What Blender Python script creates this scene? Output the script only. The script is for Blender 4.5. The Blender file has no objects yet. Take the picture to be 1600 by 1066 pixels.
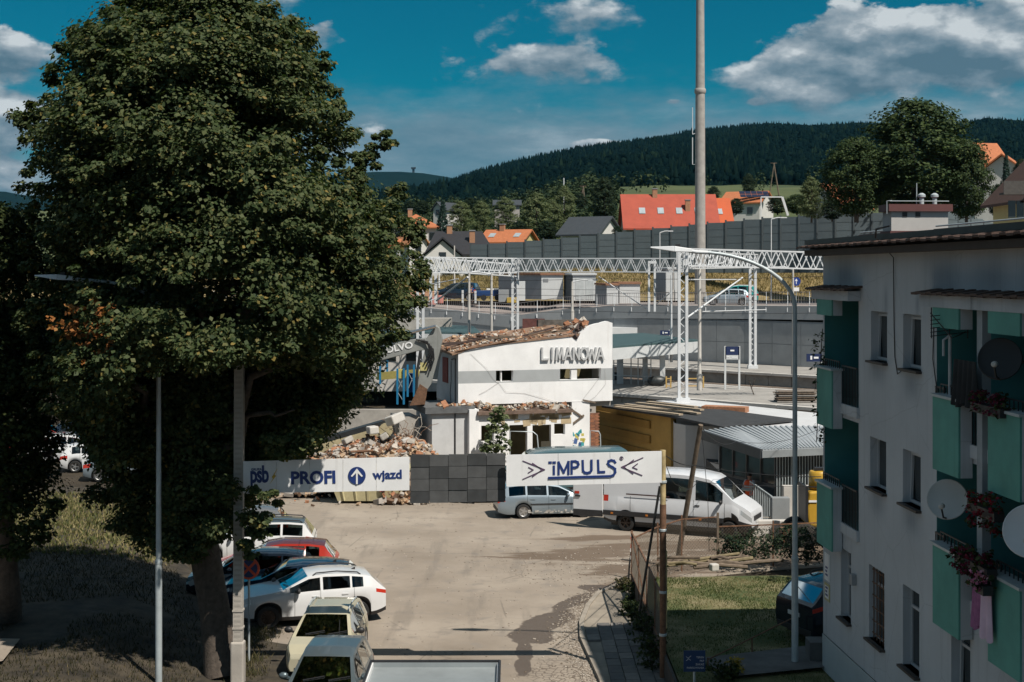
import bpy, bmesh, math, random
import numpy as np
from mathutils import Vector, Matrix, noise as mnoise
random.seed(7)
PI = math.pi; R = math.radians
F = 2222.0; HC = 10.6; HZ = 425.0      # focal length in photo pixels, eye height, horizon row
S = bpy.context.scene
COL = S.collection

# ---------------------------------------------------------------- camera, sky, sun, exposure
cam_d = bpy.data.cameras.new('camera'); cam = bpy.data.objects.new('camera', cam_d); COL.objects.link(cam)
cam.location = (0, 0, HC); cam.rotation_euler = (R(90), 0, 0)
cam_d.sensor_width = 36; cam_d.lens = 50; cam_d.shift_y = -(533 - HZ) / 1600.0
cam_d.clip_start = 0.3; cam_d.clip_end = 20000
S.camera = cam
S.view_settings.view_transform = 'Standard'; S.view_settings.look = 'None'
S.view_settings.exposure = 0.16; S.view_settings.gamma = 1; S.view_settings.use_curve_mapping = False
S.render.engine = 'CYCLES'
S.cycles.use_denoising = True
S.cycles.max_bounces = 6; S.cycles.diffuse_bounces = 3; S.cycles.glossy_bounces = 3
S.cycles.transmission_bounces = 4; S.cycles.volume_bounces = 0; S.cycles.transparent_max_bounces = 8
S.cycles.caustics_reflective = False; S.cycles.caustics_refractive = False

SUN_L = Vector((-0.47, 0.55, -1.0)).normalized()
sun_d = bpy.data.lights.new('sun', 'SUN'); sun = bpy.data.objects.new('sun', sun_d); COL.objects.link(sun)
sun_d.energy = 5.0; sun_d.angle = R(0.53); sun_d.color = (1.0, 0.93, 0.83)
sun.rotation_euler = SUN_L.to_track_quat('-Z', 'Y').to_euler(); sun.location = (20, -20, 60)
SUN_ELEV = math.asin(-SUN_L.z); SUN_ROT = math.atan2(-SUN_L.x, -SUN_L.y)

world = bpy.data.worlds.new('World'); S.world = world; world.use_nodes = True
class NT:
    """small node-tree writer"""
    def __init__(s, nt): s.t = nt; nt.nodes.clear()
    def n(s, typ, ins=None, **kw):
        nd = s.t.nodes.new(typ)
        for k, v in kw.items(): setattr(nd, k, v)
        for k, v in (ins or {}).items():
            sock = nd.inputs[k]
            if isinstance(v, bpy.types.NodeSocket): s.t.links.new(v, sock)
            else: sock.default_value = v
        return nd
    def m(s, op, a, b=0.0, c=0.0, clamp=False):
        nd = s.n('ShaderNodeMath', {0: a, 1: b, 2: c}, operation=op); nd.use_clamp = clamp
        return nd.outputs[0]
    def mix(s, f, a, b, mode='MIX'):
        nd = s.t.nodes.new('ShaderNodeMix'); nd.data_type = 'RGBA'; nd.blend_type = mode
        for i, v in ((0, f), (6, a), (7, b)):
            if isinstance(v, bpy.types.NodeSocket): s.t.links.new(v, nd.inputs[i])
            else: nd.inputs[i].default_value = v if i == 0 else (*v[:3], 1)
        return nd.outputs[2]
    def ramp(s, fac, stops):
        nd = s.t.nodes.new('ShaderNodeValToRGB'); cr = nd.color_ramp
        while len(cr.elements) < len(stops): cr.elements.new(0.5)
        for e, (p, c) in zip(cr.elements, stops):
            e.position = p; e.color = (*c[:3], 1) if hasattr(c, '__len__') else (c, c, c, 1)
        s.t.links.new(fac, nd.inputs[0]); return nd.outputs[0]
    def smooth(s, v, lo, hi):
        nd = s.n('ShaderNodeMapRange', {0: v, 1: lo, 2: hi, 3: 0.0, 4: 1.0}, interpolation_type='SMOOTHSTEP'); return nd.outputs[0]
    def noise(s, vec, scale, detail=4, rough=.55, dist=0.0, dim='3D'):
        nd = s.n('ShaderNodeTexNoise', {'Scale': scale, 'Detail': detail, 'Roughness': rough, 'Distortion': dist}, noise_dimensions=dim)
        if vec is not None: s.t.links.new(vec, nd.inputs['Vector'])
        return nd.outputs[0]

def build_sky():
    w = NT(world.node_tree)
    SKY_K = 0.10
    sky = w.n('ShaderNodeTexSky', sky_type='NISHITA'); sky.sun_disc = False
    sky.sun_elevation = SUN_ELEV; sky.sun_rotation = SUN_ROT; sky.air_density = 1.0; sky.dust_density = 0.0; sky.ozone_density = 1.0
    sky.altitude = 400
    base = w.mix(1.0, sky.outputs[0], (0.015, 0.84, 1.00), 'MULTIPLY')
    base = w.mix(1.0, base, (SKY_TINT, SKY_TINT, SKY_TINT), 'MULTIPLY')
    d = w.n('ShaderNodeTexCoord').outputs['Generated']
    sp = w.n('ShaderNodeSeparateXYZ', {0: d})
    az = w.m('ARCTAN2', sp.outputs[0], sp.outputs[1]); el = w.m('ARCSINE', sp.outputs[2])
    # cloud space: stretched along the horizon; relief comes from fractal noise
    def cloudvec(su, sv, off):
        return w.n('ShaderNodeCombineXYZ', {0: w.m('MULTIPLY', az, su), 1: w.m('MULTIPLY', el, sv), 2: off}).outputs[0]
    n1 = w.noise(cloudvec(15, 29, 3.7), 1.0, 8, .52)
    n1b = w.noise(w.n('ShaderNodeVectorMath', {0: cloudvec(15, 29, 3.7), 1: (.10, .28, 0)}, operation='ADD').outputs[0], 1.0, 6, .52)
    n2 = w.noise(cloudvec(5, 30, 9.1), 1.0, 6, .55)
    nf = w.noise(cloudvec(60, 85, 1.0), 1.0, 5, .6)
    # cumulus fields: (px, py, half width px, half height px, weight)
    fields = [(1390, 105, 235, 66, 1.15), (1235, 118, 120, 36, .8), (1560, 105, 120, 70, 1.0), (1330, 70, 90, 50, .5), (1540, 110, 150, 60, .8), (1480, 66, 80, 40, .5), (860, 112, 105, 40, .62), (880, 15, 110, 42, .5),
              (505, 65, 45, 26, .55), (15, 120, 75, 45, .9), (10, 200, 80, 60, .95), (0, 270, 60, 40, .7), (925, 231, 42, 12, .8), (1180, 164, 16, 6, .7), (1052, 162, 14, 5, .6),
              (640, 262, 70, 22, .35), (430, 5, 130, 14, .35), (1450, 165, 200, 26, .5)]
    tot = None; vsum = None; gsum = None
    for (px, py, a, b, wt) in fields:
        u = w.m('MULTIPLY', w.m('SUBTRACT', az, (px - 800) / F), F / a)
        v = w.m('MULTIPLY', w.m('SUBTRACT', el, (HZ - py) / F), F / b)
        r2 = w.m('ADD', w.m('MULTIPLY', u, u), w.m('MULTIPLY', v, v))
        g = w.m('MULTIPLY', w.m('EXPONENT', w.m('MULTIPLY', w.m('POWER', r2, 1.4), -.8)), wt)
        tot = g if tot is None else w.m('MAXIMUM', tot, g)
        gv = w.m('MULTIPLY', g, w.m('MAXIMUM', w.m('MINIMUM', v, 1.5), -1.5)); vsum = gv if vsum is None else w.m('ADD', vsum, gv); gsum = g if gsum is None else w.m('ADD', gsum, g)
    # elsewhere the same kind of broken cumulus carries on round the sky
    away = w.smooth(w.m('ABSOLUTE', az), 0.42, 0.6)
    up = w.smooth(el, 0.26, 0.36)
    outside = w.m('MAXIMUM', away, up)
    broad = w.smooth(w.noise(cloudvec(3.2, 6.0, 5.0), 1.0, 3, .5), .38, .60)
    tot = w.m('MAXIMUM', tot, w.m('MULTIPLY', w.m('MULTIPLY', broad, outside), .95))
    vtop = w.m('DIVIDE', vsum, w.m('ADD', gsum, .05))
    det = w.m('ADD', w.m('MULTIPLY', w.m('SUBTRACT', n1, .5), 2.3), w.m('MULTIPLY', w.m('SUBTRACT', nf, .5), .45))
    dens = w.m('ADD', tot, det)
    wid = w.m('MAXIMUM', w.m('SUBTRACT', .34, w.m('MULTIPLY', vtop, .22)), .14)
    mk = w.m('DIVIDE', w.m('SUBTRACT', dens, .24), wid, clamp=True); mask = w.smooth(mk, 0.0, 1.0)
    # light side up and sunward, grey base
    rel = w.m('SUBTRACT', n1, n1b)
    lit = w.m('ADD', w.m('ADD', .46, w.m('MULTIPLY', vtop, .30)), w.m('ADD', w.m('MULTIPLY', rel, 3.2), w.m('MULTIPLY', w.m('SUBTRACT', nf, .5), .55)))
    ccol = w.ramp(w.m('ADD', lit, 0, clamp=True), [(.05, (.085, .15, .20)), (.40, (.165, .23, .28)), (.75, (.32, .37, .41)), (1.0, (.56, .60, .62))])
    # stratus veil low over the horizon
    vlo = w.smooth(w.m('ADD', el, w.m('MULTIPLY', w.m('SUBTRACT', w.noise(cloudvec(7, 20, 6.0), 1.0, 6, .6), .5), .11)), .140, .088)
    veil = w.m('MULTIPLY', vlo, w.smooth(n2, .18, .40))
    gap = w.smooth(w.noise(cloudvec(4, 18, 2.0), 1.0, 4, .5), .62, .70)
    veil = w.m('MULTIPLY', veil, w.m('SUBTRACT', .92, w.m('MULTIPLY', gap, .5)))
    vcol = w.ramp(w.noise(cloudvec(10, 34, 4.0), 1.0, 6, .6), [(.30, (.085, .175, .235)), (.52, (.155, .235, .29)), (.74, (.32, .39, .44))])
    inv = 1.0 / SKY_K
    out = w.mix(veil, base, w.mix(1.0, vcol, (inv, inv, inv), 'MULTIPLY'))
    out = w.mix(w.m('MULTIPLY', mask, .93), out, w.mix(1.0, ccol, (inv, inv, inv), 'MULTIPLY'))
    bg = w.n('ShaderNodeBackground', {0: out, 1: SKY_K})
    w.n('ShaderNodeOutputWorld', {0: bg.outputs[0]})
SKY_TINT = 0.36
build_sky()

# ---------------------------------------------------------------- pixel <-> place
def P(x, y, d): return Vector(((x - 800) * d / F, d, HC - (y - HZ) * d / F))
def G(x, y, z=0.0):
    d = F * (HC - z) / (y - HZ); return Vector(((x - 800) * d / F, d, z))
def dist(y, z=0.0): return F * (HC - z) / (y - HZ)

# ---------------------------------------------------------------- materials
MATS = {}
def mat(name, col, rough=.6, metal=0.0, var=.12, scale=2.0, bump=0.0, bscale=60, spec=.5, coat=0.0, col2=None, streak=0.0, streak_col=(.05, .05, .05), world_xyz=False):
    if name in MATS: return MATS[name]
    m = bpy.data.materials.new(name); m.use_nodes = True; w = NT(m.node_tree)
    tc = w.n('ShaderNodeTexCoord')
    vec = w.n('ShaderNodeNewGeometry').outputs['Position'] if world_xyz else tc.outputs['Object']
    nz = w.noise(vec, scale, 6, .6)
    lo = tuple(max(0, c * (1 - var)) for c in col); hi = tuple(min(1, c * (1 + var)) for c in (col2 or col))
    c = w.ramp(nz, [(.32, lo), (.68, hi)])
    if streak:
        st = w.n('ShaderNodeMapping', {0: vec, 3: (6.0, 6.0, .25)})
        sn = w.noise(st.outputs[0], 1.0, 5, .6)
        c = w.mix(w.m('MULTIPLY', w.smooth(sn, .55, .8), streak), c, streak_col)
    ins = {'Base Color': c, 'Roughness': rough, 'Metallic': metal, 'Specular IOR Level': spec, 'Coat Weight': coat}
    if bump:
        bn = w.noise(vec, bscale, 4, .6)
        ins['Normal'] = w.n('ShaderNodeBump', {'Strength': min(1.0, bump), 'Distance': .02, 'Height': bn}).outputs[0]
    b = w.n('ShaderNodeBsdfPrincipled', ins)
    w.n('ShaderNodeOutputMaterial', {0: b.outputs[0]})
    MATS[name] = m; return m
def leafmat(name, stops, trans=.3, rough=.6, spec=.12):
    if name in MATS: return MATS[name]
    m = bpy.data.materials.new(name); m.use_nodes = True; w = NT(m.node_tree)
    rnd = w.n('ShaderNodeNewGeometry').outputs['Random Per Island']
    c = w.ramp(rnd, stops)
    b = w.n('ShaderNodeBsdfPrincipled', {'Base Color': c, 'Roughness': rough, 'Specular IOR Level': spec})
    t = w.n('ShaderNodeBsdfTranslucent', {0: w.mix(1.0, c, (.9, 1.1, .55), 'MULTIPLY')})
    mx = w.n('ShaderNodeMixShader', {0: trans, 1: b.outputs[0], 2: t.outputs[0]})
    w.n('ShaderNodeOutputMaterial', {0: mx.outputs[0]})
    MATS[name] = m; return m
def paint(name, col, rough=.25, metal=0.0): return mat(name, col, rough, metal, var=.03, coat=.6, spec=.5)

white_met = mat('white_metal', (.62, .64, .66), .45, .0, .08, 1.5)
galv = mat('galvanised', (.42, .47, .49), .5, .2, .12, 3)
dkmetal = mat('dark_metal', (.035, .038, .04), .5, .3, .2)
rust = mat('rusty_metal', (.16, .085, .05), .85, .1, .35, 9, .4)
concrete = mat('concrete', (.36, .34, .31), .9, 0, .18, 1.7, .4, 45, world_xyz=True)
conc_grey = mat('concrete_grey', (.22, .235, .245), .9, 0, .14, 1.2, .3, 45, streak=.35, streak_col=(.12, .125, .13), world_xyz=True)
conc_lt = mat('concrete_light', (.50, .48, .45), .9, 0, .14, 1.2, .3, 45, world_xyz=True)
glass_dk = mat('dark_glass', (.020, .026, .028), .04, 0, .1, 1, spec=.8)
rubber = mat('tyre_rubber', (.018, .018, .018), .85, 0, .2, 9)
black_pl = mat('black_plastic', (.02, .02, .022), .5, 0, .2, 5)
alloy = mat('alloy', (.5, .5, .5), .35, .8, .05)
dark_alloy = mat('dark_alloy', (.05, .04, .035), .35, .7, .1)
chrome = mat('chrome', (.6, .6, .6), .15, .9, .03)
red_lamp = mat('red_lamp', (.42, .03, .015), .25, 0, .1)
amber_lamp = mat('amber_lamp', (.5, .16, .02), .3, 0, .1)
clear_lamp = mat('clear_lamp', (.45, .47, .48), .12, .3, .05)
plate_m = mat('plate_white', (.6, .6, .58), .5, 0, .05)
white_wall = mat('white_render', (.78, .785, .79), .9, 0, .08, .8, .3, 30, streak=.30, streak_col=(.50, .47, .43), world_xyz=True)
sign_white = mat('sign_white', (.78, .79, .80), .5, 0, .07, 1.2, streak=.26, streak_col=(.38, .36, .33))
sign_blue = mat('sign_blue', (.012, .035, .16), .5, 0, .08)
wood_old = mat('old_timber', (.15, .115, .085), .85, 0, .35, 5, .4, streak=.3, streak_col=(.06, .045, .03))
brick_m = mat('brick_red', (.30, .13, .07), .9, 0, .3, 6, .3)
soil = mat('soil', (.10, .075, .055), .95, 0, .3, 2, .5)

# ---------------------------------------------------------------- mesh writer
class MB:
    def __init__(s): s.v = []; s.f = []; s.mi = []; s.cur = 0
    def add(s, verts, faces):
        o = len(s.v); s.v.extend([tuple(v) for v in verts])
        s.f.extend([tuple(i + o for i in f) for f in faces]); s.mi.extend([s.cur] * len(faces)); return s
    def box(s, lo, hi, M=None):
        (x0, y0, z0), (x1, y1, z1) = lo, hi
        vs = [Vector(p) for p in ((x0,y0,z0),(x1,y0,z0),(x1,y1,z0),(x0,y1,z0),(x0,y0,z1),(x1,y0,z1),(x1,y1,z1),(x0,y1,z1))]
        if M: vs = [M @ v for v in vs]
        return s.add(vs, [(0,3,2,1),(4,5,6,7),(0,1,5,4),(1,2,6,5),(2,3,7,6),(3,0,4,7)])
    def cbox(s, c, size, rz=0.0, rx=0.0, ry=0.0):
        M = Matrix.Translation(c) @ Matrix.Rotation(rz, 4, 'Z') @ Matrix.Rotation(ry, 4, 'Y') @ Matrix.Rotation(rx, 4, 'X')
        a, b, c2 = (t / 2 for t in size); return s.box((-a, -b, -c2), (a, b, c2), M)
    def bar(s, a, b, w, h=None):
        """square bar from a to b"""
        a, b = Vector(a), Vector(b); d = b - a; L = d.length
        if L < 1e-6: return s
        q = d.to_track_quat('X', 'Z').to_matrix().to_4x4(); h = h or w
        return s.box((0, -w/2, -h/2), (L, w/2, h/2), Matrix.Translation(a) @ q)
    def tube(s, pts, r, seg=8, r1=None, cap=True):
        pts = [Vector(p) for p in pts]; n = len(pts); rs = [r + ((r1 if r1 is not None else r) - r) * i / max(1, n - 1) for i in range(n)] if not hasattr(r, '__len__') else r
        o = len(s.v); prev = None
        for i, p in enumerate(pts):
            t = (pts[min(i+1, n-1)] - pts[max(i-1, 0)])
            t = t.normalized() if t.length > 1e-9 else Vector((0, 0, 1))
            if prev is None: u = t.orthogonal().normalized()
            else:
                u = prev - t * prev.dot(t); u = u.normalized() if u.length > 1e-6 else t.orthogonal().normalized()
            prev = u; v = t.cross(u)
            for k in range(seg):
                a = 2 * PI * k / seg; s.v.append(tuple(p + (u * math.cos(a) + v * math.sin(a)) * rs[i]))
        for i in range(n - 1):
            for k in range(seg):
                k2 = (k + 1) % seg
                s.f.append((o+i*seg+k, o+i*seg+k2, o+(i+1)*seg+k2, o+(i+1)*seg+k)); s.mi.append(s.cur)
        if cap:
            s.f.append(tuple(o + k for k in reversed(range(seg)))); s.mi.append(s.cur)
            s.f.append(tuple(o + (n-1)*seg + k for k in range(seg))); s.mi.append(s.cur)
        return s
    def lathe(s, prof, seg=16, M=None, cap=True):
        """prof: (r, z) pairs, axis Z"""
        o = len(s.v); M = M or Matrix()
        for (r, z) in prof:
            for k in range(seg):
                a = 2*PI*k/seg; s.v.append(tuple(M @ Vector((r*math.cos(a), r*math.sin(a), z))))
        for i in range(len(prof) - 1):
            for k in range(seg):
                k2 = (k+1) % seg; s.f.append((o+i*seg+k, o+i*seg+k2, o+(i+1)*seg+k2, o+(i+1)*seg+k)); s.mi.append(s.cur)
        if not cap: return s
        s.f.append(tuple(o+k for k in reversed(range(seg)))); s.mi.append(s.cur)
        s.f.append(tuple(o+(len(prof)-1)*seg+k for k in range(seg))); s.mi.append(s.cur)
        return s
    def prism(s, poly, depth, M=None):
        """poly in XZ, extruded along +Y by depth"""
        n = len(poly); M = M or Matrix(); vs = [M @ Vector((x, 0, z)) for x, z in poly] + [M @ Vector((x, depth, z)) for x, z in poly]
        return s.add(vs, [tuple(range(n)), tuple(reversed(range(n, 2*n)))] + [((i+1) % n, i, n+i, n+(i+1) % n) for i in range(n)])
    def sphere(s, c, r, seg=10, rings=6, sc=(1,1,1)):
        prof = [(max(1e-3, math.sin(PI*i/rings))*r, -math.cos(PI*i/rings)*r) for i in range(rings+1)]
        return s.lathe(prof, seg, Matrix.Translation(c) @ Matrix.Diagonal((*sc, 1)))
    def mesh(s, name, mats, smooth=None):
        me = bpy.data.meshes.new(name); me.from_pydata(s.v, [], s.f)
        for m in (mats if isinstance(mats, (list, tuple)) else [mats]): me.materials.append(m)
        if any(s.mi): me.polygons.foreach_set('material_index', s.mi)
        if smooth is not None:
            me.polygons.foreach_set('use_smooth', [True]*len(me.polygons))
            me.set_sharp_from_angle(angle=R(smooth))
        me.update(); return me
    def build(s, name, mats, parent=None, smooth=None, loc=None, rot=None):
        return link(name, s.mesh(name, mats, smooth), parent, loc, rot)
def link(name, me, parent=None, loc=None, rot=None):
    o = bpy.data.objects.new(name, me); COL.objects.link(o)
    if parent: o.parent = parent
    if loc is not None: o.location = loc
    if rot is not None: o.rotation_euler = rot
    return o
def bevel(o, w=.02, seg=2):
    m = o.modifiers.new('bevel', 'BEVEL'); m.width = w; m.segments = seg; m.limit_method = 'ANGLE'; m.angle_limit = R(40); return o
def tag(o, label=None, cat=None, group=None, kind=None):
    if label: o['label'] = label
    if cat: o['category'] = cat
    if group: o['group'] = group
    if kind: o['kind'] = kind
    return o
def thing(name, label, cat, loc=(0,0,0), rz=0.0, group=None):
    o = bpy.data.objects.new(name, None); COL.objects.link(o); o.empty_display_size = .2
    o.location = loc; o.rotation_euler = (0, 0, rz); return tag(o, label, cat, group)
def kids(o): return [c for c in COL.objects if c.parent is o]
CH = {}
def dup(root, loc, rz=None, label=None):
    r = root.copy(); COL.objects.link(r); r.location = loc
    if rz is not None: r.rotation_euler = (0, 0, rz)
    if label: r['label'] = label
    for c in root.children:
        k = c.copy(); COL.objects.link(k); k.parent = r
        for g in c.children:
            q = g.copy(); COL.objects.link(q); q.parent = k
    return r
def npmesh(name, V, Fq, mats, smooth=False):
    """V (n,3) float, Fq (m,k) int"""
    me = bpy.data.meshes.new(name); n, m, k = len(V), len(Fq), Fq.shape[1]
    me.vertices.add(n); me.vertices.foreach_set('co', np.asarray(V, np.float32).ravel())
    me.loops.add(m*k); me.loops.foreach_set('vertex_index', np.asarray(Fq, np.int32).ravel())
    me.polygons.add(m); me.polygons.foreach_set('loop_start', np.arange(0, m*k, k, dtype=np.int32)); me.polygons.foreach_set('loop_total', np.full(m, k, np.int32))
    if smooth: me.polygons.foreach_set('use_smooth', np.ones(m, bool))
    for mt in (mats if isinstance(mats, (list, tuple)) else [mats]): me.materials.append(mt)
    me.update(calc_edges=True); return me
def strokes(name, lines, th, depth, mt, parent, conv):
    """lettering from flat strokes; conv maps a drawing point to a place; every stroke lies a hair proud of the last"""
    q = MB(); n = 0
    for ln in lines:
        pts = [Vector(conv(*p)) for p in ln]
        for a, b in zip(pts, pts[1:]):
            d = (b - a); L = d.length; d /= L; s = Vector((-d.z, 0, d.x)) * th/2; a2, b2 = a - d*th*.42, b + d*th*.42; y = Vector((0, -depth/2 - n*.0012, 0)); yb = Vector((0, depth/2, 0)); n += 1
            q.add([a2 + s + y, a2 - s + y, b2 - s + y, b2 + s + y, a2 + s + yb, a2 - s + yb, b2 - s + yb, b2 + s + yb], [(0,1,2,3), (7,6,5,4), (0,4,5,1), (1,5,6,2), (2,6,7,3), (3,7,4,0)])
    return q.build(name, mt, parent)
def arc(cx, cy, rx, ry, a0, a1, n=9): return [(cx + rx*math.cos(R(a0+(a1-a0)*i/(n-1))), cy + ry*math.sin(R(a0+(a1-a0)*i/(n-1)))) for i in range(n)]
GLYPH = {'L': [[(0, 1), (0, 0), (.5, 0)]], 'I': [[(.1, 0), (.1, 1)]], 'M': [[(0, 0), (.10, 1), (.40, .12), (.70, 1), (.80, 0)]], 'A': [[(0, 0), (.36, 1), (.72, 0)], [(.14, .32), (.58, .32)]], 'N': [[(0, 0), (0, 1), (.62, 0), (.62, 1)]],
         'O': [arc(.38, .5, .38, .5, 0, 360, 15)], 'W': [[(0, 1), (.16, 0), (.44, .85), (.70, 0), (.92, 1)]]}
def text_mesh(s, size, depth, bold=0.0, sx=1.0, shear=0.0, align='CENTER', space=1.0):
    """letters as solid mesh, standing in XZ and facing -Y"""
    cu = bpy.data.curves.new('t', 'FONT'); cu.body = s; cu.size = size; cu.extrude = depth / 2; cu.offset = bold; cu.align_x = align; cu.shear = shear
    cu.space_character = space; cu.resolution_u = 3
    ob = bpy.data.objects.new('t', cu); COL.objects.link(ob)
    dg = bpy.context.evaluated_depsgraph_get(); dg.update()
    me = bpy.data.meshes.new_from_object(ob.evaluated_get(dg))
    bpy.data.objects.remove(ob); bpy.data.curves.remove(cu)
    me.transform(Matrix.Rotation(R(90), 4, 'X') @ Matrix.Diagonal((sx, 1, 1, 1))); return me
def text(name, s, size, mt, parent, loc, depth=.02, rot=None, **kw):
    me = text_mesh(s, size, depth, **kw); me.materials.clear(); me.materials.append(mt); return link(name, me, parent, loc, rot)
# ================================================================ THE LAND
RNG = np.random.default_rng(5)
def lerp_tab(x, tab):
    xs = [t[0] for t in tab]; ys = [t[1] for t in tab]; return np.interp(x, xs, ys)
SKYLINE = [(-900, 330), (300, 352), (560, 338), (640, 318), (690, 304), (740, 287), (830, 267), (890, 254), (960, 239), (1020, 226), (1080, 216), (1140, 211), (1200, 206), (1270, 207), (1350, 200), (1420, 206),
           (1500, 207), (1540, 201), (1600, 208), (1800, 214), (2600, 250)]
FARLINE = [(-900, 320), (-100, 300), (0, 300), (60, 312), (200, 300), (420, 285), (560, 272), (600, 270), (650, 271), (700, 279), (740, 288), (800, 312), (900, 335), (2600, 370)]
RIDGE = 2000.0
def base_h(X, Y):
    z = lerp_tab(Y, [(100, 7.5), (150, 7.55), (156, 7.6), (164, 10.9), (172, 11.2), (220, 14), (300, 20), (400, 32), (600, 47), (900, 58), (3000, 60)])
    left = 1 / (1 + np.exp(-(-(X / Y * F + 800) + 850) / 40))       # the town side lies lower
    return z - left * lerp_tab(Y, [(150, .0), (170, 1.5), (220, 4), (400, 12), (900, 10)])
def terr(X, Y):
    px = 800 + X / np.maximum(Y, 1) * F
    zr = HC + (HZ - lerp_tab(px, SKYLINE) - 6) * RIDGE / F
    t = np.clip((Y - 620) / (RIDGE - 620), 0, 1); s = t * t * (3 - 2 * t) * .55 + t * .45
    b = base_h(X, Y); h = b + (zr - b) * s
    back = np.clip((Y - RIDGE) / 800, 0, 1); h = h - back * 150
    w = np.clip((Y - 600) / 500, 0, 1) * (1 - np.clip((Y - 1800) / 200, 0, 1))
    return h + w * 9 * np.sin(X * .011 + 1.3) * np.sin(Y * .009) + np.clip((Y-170)/100, 0, 1) * .5 * np.sin(X * .13) * np.sin(Y * .11)

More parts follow.
